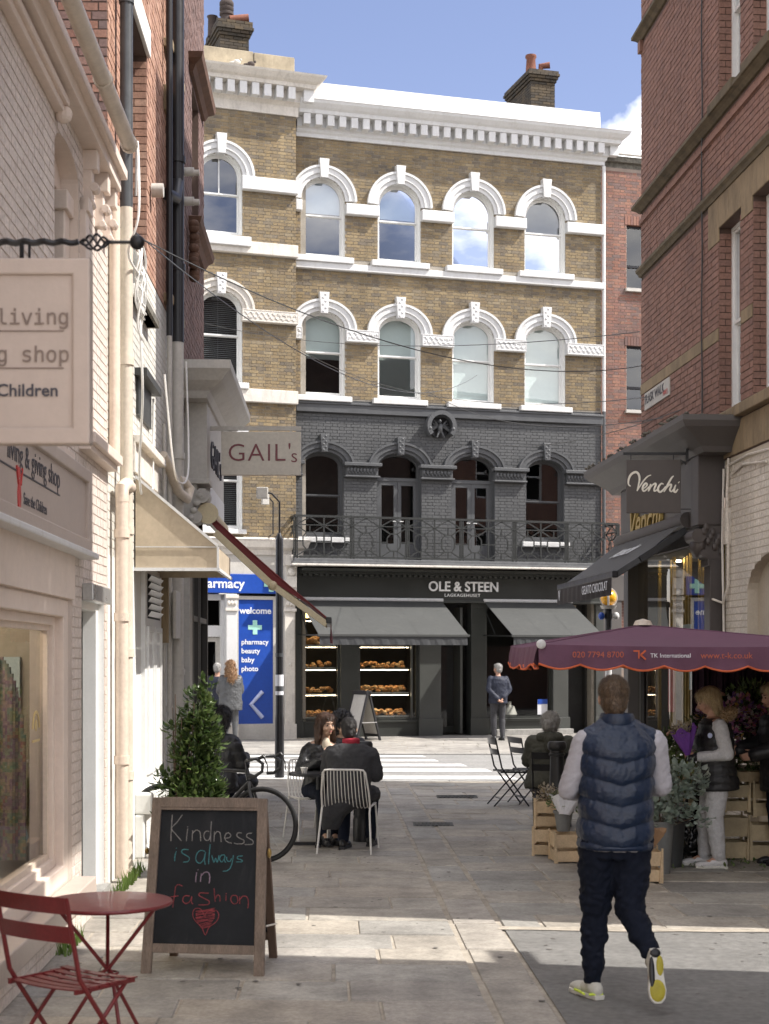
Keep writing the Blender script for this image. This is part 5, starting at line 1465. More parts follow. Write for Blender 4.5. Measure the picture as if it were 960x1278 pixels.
cs = MB().box(-17.42,-.22,3.0,-17.14,-.01,3.38)
for q in range(9): cs.sph((-17.13,-.04-.025*q,3.08+.14*((q*5)%3)/2+.02*q),.03,.035,.05,7,5)
cs.tube([(-17.44,-.30,3.26),(-17.12,-.30,3.26)],.08,12).tube([(-17.46,-.24,3.06),(-17.10,-.24,3.06)],.045,12)
cs.sph((-17.28,-.26,3.16),.16,.1,.14,12,8)
cs.build('carved_console', M_brown, VS, smooth=True)
MB().box(-17.38,-.17,0,-17.14,-.01,3.0).box(-17.40,-.21,0,-17.12,-.17,.6).box(-17.40,-.20,2.92,-17.12,-.17,3.0).build('pilaster', M_brownd, VS, bev=.008)
MB().box(-21.05,-.24,0,-20.80,-.01,3.38).build('pilaster', M_taupe, VS, bev=.008)
MB().box(-20.8,-.14,0,-17.38,.0,.45).box(-20.8,-.14,3.22,-17.38,0,3.36).build('stall_riser', M_brownd, VS)
MB().add([(-20.8,-.10,.45),(-17.38,-.10,.45),(-17.38,-.10,3.22),(-20.8,-.10,3.22)],[(0,1,2,3)]).build('pane', M_glassv, VS)
MB().box(-20.8,.8,0,-17.2,.85,3.4).box(-20.9,0,0,-20.85,.8,3.4).build('shop_interior', M_brown, VS)
MB().box(-20.8,-.1,3.20,-17.4,.8,3.215).build('ceiling', M_roomw, VS)
M_goldm = pm('brushed_gold', (.55,.40,.14), .35, .1, metal=.7)
for i in range(13): MB().box(-20.6+i*.25,.12+.1*(i%3),.45,-20.6+i*.25+.05,.16+.1*(i%3),3.2).build('gold_rod', M_goldm, VS)
le = emat('ceiling_spot',(1,.85,.6),12.0)
for i in range(6): MB().lathe([(0,0),(.04,0),(.04,.02),(0,.02)],10,(-20.4+i*.5,.35,3.17)).build('ceiling_spot', le, VS)
for (x, z, w_, h_, mt) in ((-18.6,1.5,.5,.35,M_notice),(-18.2,1.3,.25,.7,M_redp),(-19.6,1.2,.3,.9,M_redp),(-18.9,2.1,.35,.2,M_notice)):
    MB().box(x,.0,z,x+w_,.01,z+h_).build('window_poster', mt, VS)
def gold_script(par, s, u, z, size, mat, y):
    return text(s, size, mat, par, (u, y, z), ext=.02, shear=.35, sx=1.0, bold=.004, name='fascia_letters')
gold_script(VS, 'Venchi', -19.6, 3.62, .62, M_goldm, -.31)
# black awning
ba = thing('awning', 'black folding arm awning of the chocolate shop with white lettering on its valance', 'awning', RO, RR)
M_blkc = pm('black_canvas', (.022,.022,.025), .75, .15, 2, .3, 160, sheen=.2); M_brnc = pm('brown_black_valance', (.035,.028,.026), .85, .1, 3, .3, 160)
u0, u1 = -21.0, -17.62
A = (-.32, 3.46); B = (-1.13, 2.86)
vs = []; fs = []; n = 40
for i in range(n+1):
    x = u0+(u1-u0)*i/n
    for t in (0,.5,1): vs.append((x, A[0]+(B[0]-A[0])*t, A[1]+(B[1]-A[1])*t-.02*sin(pi*t)+.006*sin(i*1.9)))
for i in range(n):
    for k_ in range(2): fs.append((3*i+k_,3*i+k_+1,3*(i+1)+k_+1,3*(i+1)+k_))
MB().add(vs, fs).build('canvas', M_blkc, ba, smooth=True)
MB().tube([(u0,A[0]+.02,A[1]+.02),(u1+.03,A[0]+.02,A[1]+.02)],.09,14).build('roller', M_brown, ba, smooth=True)
MB().box(u0,B[0]-.05,B[1]-.05,u1+.04,B[0]+.02,B[1]+.03).build('front_bar', M_blackm, ba, bev=.012)
MB().bar((u1+.03,A[0],A[1]-.10),(u1+.0,-.85,3.02),.05,.08).bar((u1+.0,-.85,3.02),(u1-.05,B[0],B[1]-.02),.05,.07).build('folding_arm', M_blackm, ba, bev=.006)
v = MB(); vs=[]; fs=[]
for i in range(61):
    x = u0+.02+(u1-u0-.04)*i/60; vs += [(x,B[0]-.045,B[1]-.04),(x,B[0]-.05+.015*sin(i*1.2),B[1]-.25)]
for i in range(60): fs.append((2*i,2*i+2,2*i+3,2*i+1))
v.add(vs,fs).build('valance', M_brnc, ba, smooth=True)
text('GELATO CHOCOLAT', .15, M_signw, ba, (-18.42,B[0]-.085,B[1]-.14), ext=.001, sx=1.0)
text('V', .2, M_signw, ba, (-20.7,B[0]-.075,B[1]-.14), ext=.001)
q = atan2(A[1]-B[1], B[0]-A[0])
text('Venchi', .42, M_signw, ba, (-19.3,(A[0]+B[0])/2+.1,(A[1]+B[1])/2+.075), rot=(atan2(.52,.88),0,0), ext=.002, shear=.35, name='lettering')
# hanging sign with script lettering
vs_ = thing('hanging_sign', 'square dark brown hanging sign with cream script lettering Venchi', 'sign', (3.03, 17.15, 3.82), 0)
MB().box(-.305,-.02,-.30,.305,.02,.30).build('sign_panel', M_brown, vs_, bev=.004)
MB().box(-.34,-.012,.355,.38,.012,.385).box(.36,-.03,.28,.39,.03,.42).box(-.26,-.006,.3,-.25,.006,.36).box(.22,-.006,.3,.23,.006,.36).box(.3,-.01,-.26,.42,.01,-.25).tube([(.27,0,.2),(.31,0,.3),(.37,0,.25)],.012,6).build('bracket', M_blackm, vs_)
M_crl = pm('cream_letter', (.80,.76,.66), .4, .03)
def spline(P, n=8):
    P = [V((*p,0)) if len(p)==2 else V(p) for p in P]; out = []
    for i in range(len(P)-1):
        a, b_, c_, d_ = P[max(i-1,0)], P[i], P[i+1], P[min(i+2,len(P)-1)]
        for k_ in range(n):
            t = k_/n; out.append(.5*((2*b_)+(c_-a)*t+(2*a-5*b_+4*c_-d_)*t*t+(3*b_-a-3*c_+d_)*t**3))
    out.append(P[-1]); return out
def ribbon(m, P, r0, r1=None, y=0.0, scale=1.0, ox=0, oz=0, prof=None, depth=.35):
    pts = spline(P)
    n_ = len(pts); r1 = r0 if r1 is None else r1
    P3 = [V((ox+p.x*scale, y, oz+p.y*scale)) for p in pts]
    nn = 6
    for i in range(n_-1):
        pass
    rad = [ (prof(i/(n_-1)) if prof else r0) for i in range(n_)]
    s0 = len(m.v); m.tube(P3, rad, nn)
    for k_ in range(s0, len(m.v)):
        a = m.v[k_]; m.v[k_] = (a[0], y+(a[1]-y)*depth, a[2])
# strokes in sign pixels measured at 9.6 px per source px: x 105..745, y 145..795
def vp(x, y): return ((x-430)/1050.0, -(y-468)/1050.0)
m = MB(); th = lambda lo, hi: (lambda t: lo+(hi-lo)*sin(pi*t)**1.0)
for (st, lo, hi) in (
  ([(155,468),(130,440),(135,380),(165,325),(215,300),(250,325),(262,380),(250,450),(232,522)], .005,.011),
  ([(232,525),(270,460),(320,390),(360,350),(398,335)], .004,.007),
  ([(290,500),(330,480),(352,450),(335,432),(305,465),(298,505),(315,525),(350,500),(372,470)], .004,.009),
  ([(395,440),(385,480),(365,528)], .006,.010), ([(372,515),(405,465),(440,435),(455,445),(440,490),(435,520),(455,520),(480,490)], .004,.009),
  ([(545,445),(520,435),(490,470),(480,510),(500,535),(530,520),(570,470)], .005,.010),
  ([(665,345),(640,370),(600,440),(570,500),(548,535)], .005,.010), ([(560,520),(600,465),(632,445),(635,470),(620,510),(640,530),(665,500)], .004,.009),
  ([(690,450),(675,490),(670,525),(690,535),(715,500)], .005,.010), ([(722,418),(730,424)], .009,.010)):
    ribbon(m, [vp(*p) for p in st], .008, y=-.026, prof=th(lo*1.25,hi*1.3))
m.build('script_lettering', M_crl, vs_, smooth=True)
# ================================================================== PEOPLE KIT (a person faces local -y, left hand at +x)
def blob(name, mb, mat, parent, vox=.010, it=4, disp=None, label=None):
    me = bpy.data.meshes.new('tmp'); me.from_pydata(mb.v, [], mb.f); fix_normals(me)
    o = bpy.data.objects.new('tmp', me); COL.objects.link(o)
    m = o.modifiers.new('r', 'REMESH'); m.mode = 'VOXEL'; m.voxel_size = vox; m.adaptivity = 0
    s = o.modifiers.new('s', 'SMOOTH'); s.factor = .5; s.iterations = it
    dg = bpy.context.evaluated_depsgraph_get()
    nm = bpy.data.meshes.new_from_object(o.evaluated_get(dg))
    bpy.data.objects.remove(o); bpy.data.meshes.remove(me)
    if disp:
        co = [v.co.copy() for v in nm.vertices]; no = [v.normal.copy() for v in nm.vertices]
        for i, v in enumerate(nm.vertices): v.co = co[i] + no[i]*disp(co[i], no[i])
    nm.materials.clear(); nm.materials.append(mat)
    nm.polygons.foreach_set('use_smooth', [True]*len(nm.polygons))
    nm.name = name
    b = bpy.data.objects.new(name, nm); COL.objects.link(b); b.parent = parent
    if label: b['label'] = label
    return b
def strands(par, hobj, n, L, w, mat, down=1.0, out=.15, seed=1, name='hair_strands', zmin=None):
    q = random.Random(seed); me = hobj.data; P = me.polygons; m = MB()
    for _ in range(n):
        f = P[q.randrange(len(P))]; c = f.center; nn = f.normal
        if zmin is not None and c.z < zmin: continue
        t = V((q.uniform(-.35,.35), q.uniform(-.35,.35), -down)); t = (t - nn*t.dot(nn))
        if t.length < .1: t = V((q.uniform(-1,1), q.uniform(-1,1), 0)); t = t - nn*t.dot(nn)
        t.normalize(); t = (t + nn*out*q.uniform(.3,1.6)).normalized(); s_ = t.cross(nn).normalized()
        l = L*q.uniform(.5,1.3); b0 = c + nn*.001; mid = b0 + t*l*.55 + nn*.002; e = b0 + t*l - nn*l*.12
        m.add([b0-s_*w, b0+s_*w, mid+s_*w*.7, mid-s_*w*.7, e], [(0,1,2,3),(3,2,4)], q.random())
    o = bpy.data.meshes.new(name); o.from_pydata(m.v, [], m.f)
    at = o.attributes.new('rnd','FLOAT','FACE'); at.data.foreach_set('value', m.r)
    o.materials.append(mat); ob = bpy.data.objects.new(name, o); COL.objects.link(ob); ob.parent = hobj; ob['kind'] = 'stuff'
    return ob
def wr_(amp, sc=9.0, off=0.0, st=(1,1,1)):
    def f(c, n):
        p = V((c.x*sc*st[0]+off, c.y*sc*st[1], c.z*sc*st[2]))
        return amp*(noise.noise(p)*.9 + .5*(abs(noise.noise(p*2.1+V((7,3,1))))*2-.6))
    return f
M_skin = pm('skin_light', (.44,.25,.175), .5, .06, 9, .1, 120, fine=.03); M_skin2 = pm('skin_tan', (.46,.29,.20), .48, .06, 9, .1, 120, fine=.03)
def hairm(name, c): return pm(name, c, .45, .35, 3, .8, 90, stretch=(9,9,1), fine=.2)
M_hblond = hairm('blonde_hair', (.46,.33,.17)); M_hlb = hairm('light_brown_hair', (.10,.062,.034)); M_hblk = hairm('black_hair', (.012,.010,.010)); M_hbr = hairm('brown_hair', (.055,.026,.014)); M_hgrey = hairm('grey_hair', (.33,.31,.28)); M_hwht = hairm('white_hair', (.38,.37,.35)); M_hcur = hairm('auburn_curls', (.30,.17,.085))
M_eye = pm('eye_dark', (.02,.015,.012), .2); M_lip = pm('lip', (.36,.11,.10), .4); M_brow = pm('brow', (.04,.025,.018), .8)

def JJ(**kw):
    J = dict(pel=(0,0,.95), nk=(0,.015,1.47), hd=(0,-.01,1.645), shL=(.18,.01,1.42), shR=(-.18,.01,1.42), elL=(.24,.03,1.14), elR=(-.24,.03,1.14),
             wrL=(.23,-.05,.88), wrR=(-.23,-.05,.88), hipL=(.09,0,.92), hipR=(-.09,0,.92), knL=(.10,-.02,.50), knR=(-.10,-.02,.50),
             anL=(.10,.03,.09), anR=(-.10,.03,.09), yaw=0, pitch=0, ff=(0,-1,0))
    J.update(kw)
    for k in J:
        if k not in ('yaw','pitch','hdl','hdr','footR','footL','palmL','palmR'): J[k] = V(J[k])
    return J
def torso(mb, J, k=0.0, t0=-.10, t1=1.0, wf=1.0, prof=None, flare=0.0):
    p, n = J['pel'], J['nk']; ax = n-p
    sh = (J['shL']-J['shR']); sh.normalize(); hp = (J['hipL']-J['hipR']); hp.normalize()
    prof = prof or [(-.16,.150,.105),(-.05,.168,.118),(.10,.162,.115),(.32,.148,.108),(.55,.165,.118),(.75,.180,.118),(.87,.182,.105),(.945,.145,.088),(1.0,.075,.068),(1.05,.055,.058)]
    secs = []
    for (t, rx, ry) in prof:
        if t < t0-.001 or t > t1+.001: continue
        s = hp.lerp(sh, min(1,max(0,t))).normalized(); a = ax.normalized(); s = (s - a*s.dot(a)).normalized(); f = a.cross(s)
        fl = flare*max(0,.3-t)
        secs.append((p+ax*t, s, f, rx*wf+k+fl, ry+k+fl))
    mb.loft(secs, 20)
def arm(mb, J, s, k=0.0, to='wr', f=1.0, frac=1.0):
    a, e, w = J['sh'+s], J['el'+s], J['wr'+s]
    mb.cap(a + V((0,0,-.02)), e, .056*f+k, .045*f+k, 14)
    if to == 'wr': mb.cap(e, e.lerp(w, frac), .044*f+k, .032*f+k*1.1, 14)
def leg(mb, J, s, k=0.0, k2=None, f=1.0, frac=1.0):
    k2 = k if k2 is None else k2
    a, e, w = J['hip'+s], J['kn'+s], J['an'+s]
    mb.cap(a, e, .086*f+k, .058*f+(k+k2)/2, 14)
    w2 = e.lerp(w, frac)
    mid = e.lerp(w, .3)
    mb.cap(e, mid, .056*f+k2, .054*f+k2, 14); mb.cap(mid, w2, .054*f+k2, .036*f+k2, 14)
def hand(mb, J, s, d=None, palm=None, curl=.5, sc=1.0):
    w = J['wr'+s]; e = J['el'+s]
    d = V(d).normalized() if d is not None else (w-e).normalized()
    pn = V(palm).normalized() if palm is not None else V((-1 if s == 'L' else 1, 0, 0))
    pn = (pn - d*pn.dot(d)); pn = pn.normalized() if pn.length > .05 else d.orthogonal().normalized()
    sd = d.cross(pn)  # across the palm
    if s == 'L': sd = -sd
    mb.cap(e.lerp(w,.8), w, .030, .025*sc, 12)
    pc = w + d*.045*sc
    M = Matrix((sd, d, pn)).transposed()
    mb.sph(pc, .040*sc, .050*sc, .017*sc, 14, 9, M=M)
    for i, (o, L) in enumerate(((.030,.068),(.010,.076),(-.010,.071),(-.029,.056))):
        b = w + d*(.082*sc) + sd*(o*sc); c1 = curl*(.7+.12*i); L *= sc
        d1 = (d*cos(c1)+pn*sin(c1)); d2 = (d*cos(c1*2)+pn*sin(c1*2)); d3 = (d*cos(c1*2.7)+pn*sin(c1*2.7))
        p1 = b+d1*L*.45; p2 = p1+d2*L*.32; p3 = p2+d3*L*.23
        mb.cap(b-d*.012, p1, .0100*sc, .0092*sc, 8); mb.cap(p1, p2, .0092*sc, .0085*sc, 8); mb.cap(p2, p3, .0085*sc, .0075*sc, 8)
    tb = w + d*.025*sc + sd*.030*sc
    td = (d*.6+sd*.65+pn*.45).normalized(); p1 = tb+td*.036*sc; p2 = p1+(d*.85+sd*.2+pn*.5).normalized()*.030*sc
    mb.cap(tb, p1, .014*sc, .0115*sc, 8); mb.cap(p1, p2, .0115*sc, .009*sc, 8)
def headM(J): return Matrix.Rotation(J['yaw'][0] if hasattr(J['yaw'],'__len__') else J['yaw'],3,'Z') @ Matrix.Rotation(J['pitch'],3,'X')
def head(mb, J, f=1.0):
    M = headM(J); c = J['hd']
    P = lambda x,y,z: c + M @ V((x*f,y*f,z*f))
    mb.sph(P(0,.012,.028), .074*f,.092*f,.088*f,18,12,M=M)
    mb.sph(P(0,-.030,-.012), .060*f,.062*f,.082*f,16,11,M=M)
    mb.sph(P(0,-.040,-.072), .040*f,.042*f,.034*f,12,8,M=M)
    mb.cap(P(0,-.088,.008), P(0,-.108,-.026), .009*f, .0135*f, 8)
    mb.sph(P(0,-.082,.028), .045*f,.014*f,.012*f,12,6,M=M)
    for s in (-1,1):
        mb.sph(P(.076*s,.012,-.006), .010*f,.022*f,.032*f,10,8,M=M)
        mb.sph(P(.040*s,-.058,-.030), .024*f,.024*f,.024*f,10,8,M=M)
        mb.sph(P(.0135*s,-.098,-.028), .009*f,.010*f,.008*f,8,6,M=M)
    mb.sph(P(0,-.086,-.052), .021*f,.012*f,.010*f,10,6,M=M)
    mb.cap(J['nk']+V((0,0,-.06)), P(0,.012,-.055), .060*f, .050*f, 14)
def face_bits(par, J, f=1.0):
    M = headM(J); c = J['hd']; P = lambda x,y,z: c + M @ V((x*f,y*f,z*f))
    for s in (-1,1):
        MB().sph(P(.030*s,-.0845,.004),.0125*f,.007*f,.0062*f,10,7,M=M).build('eye', M_eye, par, smooth=True)
        MB().tube([P(.014*s,-.094,.024),P(.030*s,-.092,.029),P(.047*s,-.080,.023)],[.0022,.0034,.002],6).build('eyebrow', M_brow, par, smooth=True)
    MB().sph(P(0,-.0945,-.0565),.021*f,.006*f,.0065*f,10,6,M=M).build('mouth', M_lip, par, smooth=True)
def hair_cap(mb, J, f=1.0, k=.012, low=0.0):
    M = headM(J); c = J['hd']; P = lambda x,y,z: c + M @ V((x*f,y*f,z*f))
    mb.sph(P(0,.026,.040), (.074+k)*f,(.090+k)*f,(.082+k)*f,18,12,M=M)
    mb.sph(P(0,.045,-.010+low), (.066+k)*f,(.066+k)*f,(.075+k)*f,16,11,M=M)
    mb.sph(P(0,-.038,.085), (.052+k)*f,(.045)*f,(.026+k*.5)*f,14,9,M=M)
def shoe(par, J, s, mat, sole, L=.27, f=None, u=None, mid=None):
    a = J['an'+s]; f = V(f if f is not None else (0,-1,0)).normalized(); u = V(u if u is not None else (0,0,1)).normalized()
    sd = f.cross(u).normalized(); M = Matrix((sd, f, u)).transposed()
    P = lambda x,y,z: a + M @ V((x,y,z))
    h = -.085
    m = MB()
    m.sph(P(0,-.035,h+.045),.038,.045,.048,12,8,M=M); m.sph(P(0,.04,h+.048),.040,.07,.042,12,8,M=M); m.sph(P(0,.125,h+.035),.046,.075,.032,12,8,M=M); m.sph(P(0,.175,h+.028),.040,.04,.026,12,8,M=M)
    m.cap(P(0,-.01,h+.05),P(0,-.005,h+.10),.044,.042,12)
    o = blob('shoe', m, mat, par, .007, 3)
    out = [(-.075,.030),(-.07,.03),(0,.036),(.07,.038),(.14,.048),(.185,.042),(.212,.02)]
    ring = [(x,y) for (y,x) in out] + [(-x,y) for (y,x) in reversed(out)]
    vs = [P(x,y,h-.005) for x,y in ring] + [P(x*1.04,y,h+.022) for x,y in ring]; n = len(ring)
    fs = [tuple(range(n)), tuple(range(2*n-1,n-1,-1))] + [(i,(i+1)%n,n+(i+1)%n,n+i) for i in range(n)]
    MB().add(vs, fs).build('sole', sole, o, bev=.006)
    return o
def figure(name, label, loc, rz, J, skin=M_skin, vox=.009, hands=('L','R'), hd=True, f=1.0, fw=1.0, face=False, hk={}):
    t = thing(name, label, 'person', loc, rz)
    m = MB(); torso(m, J, wf=fw); head(m, J, f)
    for s in 'LR':
        arm(m, J, s); leg(m, J, s)
        hand(m, J, s, **hk.get(s, {}))
        a = J['an'+s]; ft = J.get('foot'+s) or (0,-1,0)
        m.cap(a, a+V(ft)*.12+V((0,0,-.05)) if ft[1] < -.5 or abs(ft[0])>.5 else a+V(ft)*.14, .034, .028, 10)
    b = blob('body', m, skin, t, vox, 3)
    if face: face_bits(b, J, f)
    return t

# --- walking man in a quilted vest
M_navyv = pm('navy_nylon', (.006,.017,.045), .42, .12, 6, .35, 60, fine=.05); M_lilg = pm('pale_grey_jersey', (.40,.39,.42), .85, .05, 5, .3, 240)
M_navyt = pm('dark_navy_jersey', (.007,.010,.020), .85, .15, 5, .3, 200, spec=.2); M_shoe = pm('off_white_knit', (.55,.54,.48), .7, .08, 12, .4, 160); M_sole = pm('white_foam', (.62,.61,.56), .6, .05); M_neon = pm('neon_yellow', (.60,.75,.05), .5, .03); M_olive = pm('yellow_rubber', (.42,.36,.03), .6, .15, 10, .3, 60)
J = JJ(pel=(-.06,0,.94), nk=(-.075,.0,1.535), hd=(-.05,-.02,1.672), shL=(.105,.0,1.455), shR=(-.275,.0,1.455), elL=(.195,-.02,1.165), elR=(-.32,-.02,1.185),
       wrL=(.12,-.27,1.13), wrR=(-.22,-.27,1.15), hipL=(.03,0,.90), hipR=(-.15,0,.90), knL=(.045,-.05,.50), knR=(-.135,.05,.52), anL=(.055,-.06,.10), anR=(-.225,.24,.30), footR=(0,.1,-1), yaw=.05)
walker = figure('person', 'man walking away in navy quilted vest, pale grey sleeves, dark joggers', (1.21,8.38,0), pi, J, M_skin, .009, fw=.92, hk={'L':dict(curl=.7),'R':dict(curl=.7)})
m = MB()
VP = [(-.14,.198,.150),(-.05,.200,.155),(.10,.198,.155),(.32,.192,.150),(.55,.196,.155),(.72,.202,.152),(.82,.206,.142),(.89,.190,.128),(.94,.155,.112),(.98,.115,.098),(1.0,.10,.095)]
torso(m, J, 0, -.16, 1.0, prof=VP)
def quilt(c, n):
    b = 0.0
    ph = (c.z - .28*abs(c.x+.075) - .02)/.118
    b = .017*abs(sin(pi*ph))**.55*max(0, min(1, (1.47-c.z)/.08))
    return b + wr_(.006, 16, 3)(c, n)
for s_ in (-1,1): m.cap((-.075+s_*.06,.0,1.505),(-.08+s_*.165,.0,1.45),.068,.066)
vest = blob('vest', m, M_navyv, walker, .008, 4, quilt)
cl = MB().lathe([(.088,0),(.096,.03),(.098,.07),(.088,.09),(.080,.07),(.080,0)],24,(-.07,-.005,1.50),sy=.95)
cl.build('collar', M_navyv, vest, smooth=True)
MB().sph((-.085,.120,1.445),.018,.004,.016,10,6).build('emblem', M_lilac, vest)
MB().tube([(-.062+.196*cos(t*pi/14), .150*sin(t*pi/14)*1.02, .862) for t in range(28)], .014, 8, closed=True).build('hem', M_navyv, vest, smooth=True)
for s in 'LR':
  m = MB(); arm(m, J, s, .012, f=1.02)
  blob('sleeve', m, M_lilg, walker, .007, 4, lambda c, n: wr_(.004, 9, 1)(c, n) - .006*abs(noise.noise(V((c.x*9,c.y*9,c.z*26+c.x*20))))**.5 + .004)
m = MB(); torso(m, J, .0, -.2, .1, prof=[(-.17,.188,.140),(-.05,.19,.145),(.08,.185,.14)]); blob('shirt_hem', m, M_lilg, walker, .01, 3)
m = MB(); torso(m, J, .0, -.25, .1, prof=[(-.24,.175,.13),(-.15,.178,.135),(-.05,.178,.135),(.05,.17,.13)])
for s in 'LR': leg(m, J, s, .030, .018, f=1.06, frac=.92)
blob('trousers', m, M_navyt, walker, .008, 3, lambda c, n: wr_(.014, 8, 5, (1,1,1.5))(c, n) - .012*abs(noise.noise(V((c.x*8,c.y*8,c.z*15+c.x*24))))**.5 + .005)
for s, fr in (('L',1),('R',1)):
    a, e = J['an'+s], J['kn'+s]; d = (a-e).normalized()
    MB().tube([a-d*.09, a-d*.06, a-d*.025],[.052,.048,.044],14).build('ankle_cuff', M_navyt, walker, smooth=True)
sl = shoe(walker, J, 'L', M_shoe, M_sole, f=(.45,-1,0))
MB().box(-.01,0,0,.01,.01,.01).build('x', M_neon, sl) if False else None
MB().tube([J['anL']+V((.055,.05,-.058)), J['anL']+V((.068,-.02,-.060)), J['anL']+V((.09,-.09,-.062))],.007,6).build('neon_trim', M_neon, sl, smooth=True)
MB().tube([J['anL']+V((-.046,.05,-.058)), J['anL']+V((-.030,.062,-.058)),J['anL']+V((.03,.062,-.058))],.007,6).build('neon_trim', M_neon, sl, smooth=True)
J['anR'] = V((-.225,.24,.265))
sr = shoe(walker, J, 'R', M_shoe, M_sole, f=(.0,.22,-1), u=(.05,-1,-.2))
a = J['anR']
def PS(x,y,z, f=V((0,.22,-1)).normalized(), u=V((.05,-1,-.2)).normalized()): return a + f.cross(u).normalized()*x + f*y + u*z
MS = Matrix((V((0,.22,-1)).normalized().cross(V((.05,-1,-.2)).normalized()).normalized(), V((0,.22,-1)).normalized(), V((.05,-1,-.2)).normalized())).transposed()
MB().sph(PS(0,.145,-.089),.043,.060,.008,16,8,M=MS).build('outsole_patch', M_olive, sr, smooth=True); MB().sph(PS(.017,.015,-.089),.020,.055,.008,14,8,M=MS).build('outsole_patch', M_olive, sr, smooth=True); MB().sph(PS(-.026,.06,-.087),.016,.10,.010,14,8,M=MS).build('outsole_edge', M_blackm, sr, smooth=True); MB().sph(PS(-.004,-.05,-.087),.030,.026,.010,14,8,M=MS).build('outsole_edge', M_blackm, sr, smooth=True)
m = MB(); hair_cap(m, J, 1.0, .008); w_hair = blob('hair', m, M_hlb, walker, .006, 3, wr_(.004, 40, 2, (1,1,.4)))

H_lb = brickmat('light_brown_strands', [(.13,.082,.045),(.08,.05,.028),(.18,.115,.065),(.055,.034,.02)], rough=.5, grime=.1)
H_bl = brickmat('blonde_strands', [(.55,.41,.22),(.42,.29,.14),(.62,.50,.30),(.33,.23,.12)], rough=.45, grime=.1)
H_bk = brickmat('black_strands', [(.012,.010,.010),(.02,.016,.014),(.03,.024,.02)], rough=.4, grime=.1)
H_br = brickmat('brown_strands', [(.075,.036,.02),(.05,.024,.013),(.11,.055,.028)], rough=.4, grime=.1)
H_gy = brickmat('grey_strands', [(.36,.34,.31),(.25,.235,.21),(.48,.46,.42)], rough=.5, grime=.1)
H_wh = brickmat('white_strands', [(.42,.41,.39),(.32,.31,.29)], rough=.5, grime=.1)
H_cu = brickmat('auburn_strands', [(.34,.19,.09),(.24,.13,.06),(.45,.28,.15)], rough=.5, grime=.1)
H_fu = brickmat('fur_strands', [(.42,.28,.15),(.30,.19,.10),(.52,.38,.24),(.16,.10,.06)], rough=.8, grime=.1)
HS_ = lambda ob, n, L, w, mat, **kw: strands(None, ob, n, L, w, mat, **kw)
HS_(w_hair, 6500, .022, .0015, H_lb, out=.3)
# --- blonde florist, facing left
M_blackq = pm('black_nylon', (.010,.010,.011), .5, .2, 6, .3, 60); M_greyj = pm('heather_grey_jersey', (.56,.56,.57), .9, .12, 40, .4, 200, fine=.15); M_fur = pm('tan_fur', (.34,.22,.11), .95, .5, 25, 1, 60, fine=.3); M_wshoe = pm('white_trainer', (.62,.61,.62), .55, .05, 12, .2, 60)
J = JJ(pel=(0,.0,.86), nk=(0,-.02,1.36), hd=(0,-.075,1.50), shL=(.16,-.01,1.30), shR=(-.16,-.02,1.30), elL=(.21,.05,1.03), elR=(-.19,-.12,1.10), wrL=(.10,-.20,1.00), wrR=(-.06,-.34,1.20), hipL=(.085,0,.83), hipR=(-.085,0,.83), knL=(.10,-.04,.46), knR=(-.09,-.07,.46), anL=(.10,.0,.09), anR=(-.10,-.09,.09), pitch=.32)
# local -y must point to world -x: rz = -90 deg
flo = figure('person', 'blonde woman in a black vest with fur trimmed hood holding a purple paper bouquet', (3.0,13.75,0), R(-90), J, M_skin, .007, face=True, hk={'L':dict(curl=.9,palm=(-1,0,.3)),'R':dict(curl=.6,palm=(.6,0,-1))})
m = MB(); torso(m, J, .0, -.3, 1.0, prof=[(-.30,.205,.190),(-.16,.205,.185),(.0,.195,.170),(.2,.180,.152),(.45,.182,.155),(.7,.190,.150),(.85,.180,.135),(.93,.15,.115),(.98,.10,.09)])
vest = blob('vest', m, M_blackq, flo, .008, 4, lambda c, n: (.010*abs(sin(pi*(c.z+.12*abs(c.y))/.085))**.6 if c.z < 1.3 else 0)+wr_(.004,14)(c,n))
m = MB()
for i in range(15):
    t = pi*(i/14)
    m.sph((.115*cos(t), .05+.085*sin(t), 1.37+.035*sin(t)), .042,.045,.046,8,6)
HS_(blob('fur_trim', m, M_fur, vest, .010, 1, wr_(.030, 45, 2)), 3500, .030, .0012, H_fu, down=.2, out=1.2)
MB().sph((.187,-.10,1.20),.006,.024,.024,6,12).build('round_badge', M_lilac, vest)
m = MB()
for s in 'LR': arm(m, J, s, .016, f=1.0, frac=.9)
blob('sleeves', m, M_greyj, flo, .008, 5, wr_(.005, 10, 2))
m = MB(); torso(m, J, .0, -.3, .1, prof=[(-.24,.165,.12),(-.1,.165,.125),(.05,.16,.12)])
for s in 'LR': leg(m, J, s, .022, .026, f=1.0, frac=.93)
blob('trousers', m, M_greyj, flo, .008, 5, wr_(.008, 8, 7, (1,1,1.5)))
shoe(flo, J, 'L', M_wshoe, M_sole); shoe(flo, J, 'R', M_wshoe, M_sole)
m = MB(); hair_cap(m, J, 1.0, .012)
Mh = headM(J); P = lambda x,y,z: J['hd'] + Mh @ V((x,y,z))
for s in (-1,1):
    m.cap(P(.066*s,.02,.03), P(.080*s,.03,-.10), .030, .024); m.cap(P(.055*s,.06,.0), P(.055*s,.07,-.14), .035, .022); m.cap(P(.03*s,-.07,.085), P(.06*s,-.075,.045), .018, .012)
m.cap(P(0,.075,.0), P(0,.085,-.13), .04, .03)
HS_(blob('hair', m, M_hblond, flo, .007, 3, wr_(.007, 26, 2, (2,2,.4))), 3500, .055, .0016, H_bl, out=.08)
MB().cap(J['elL'].lerp(J['wrL'],.75), J['wrL']+V((0,-.02,0)), .040,.038,12).sph(J['wrL']+V((0,-.05,-.01)),.04,.05,.035,12,8).build('glove', M_black, flo, smooth=True)

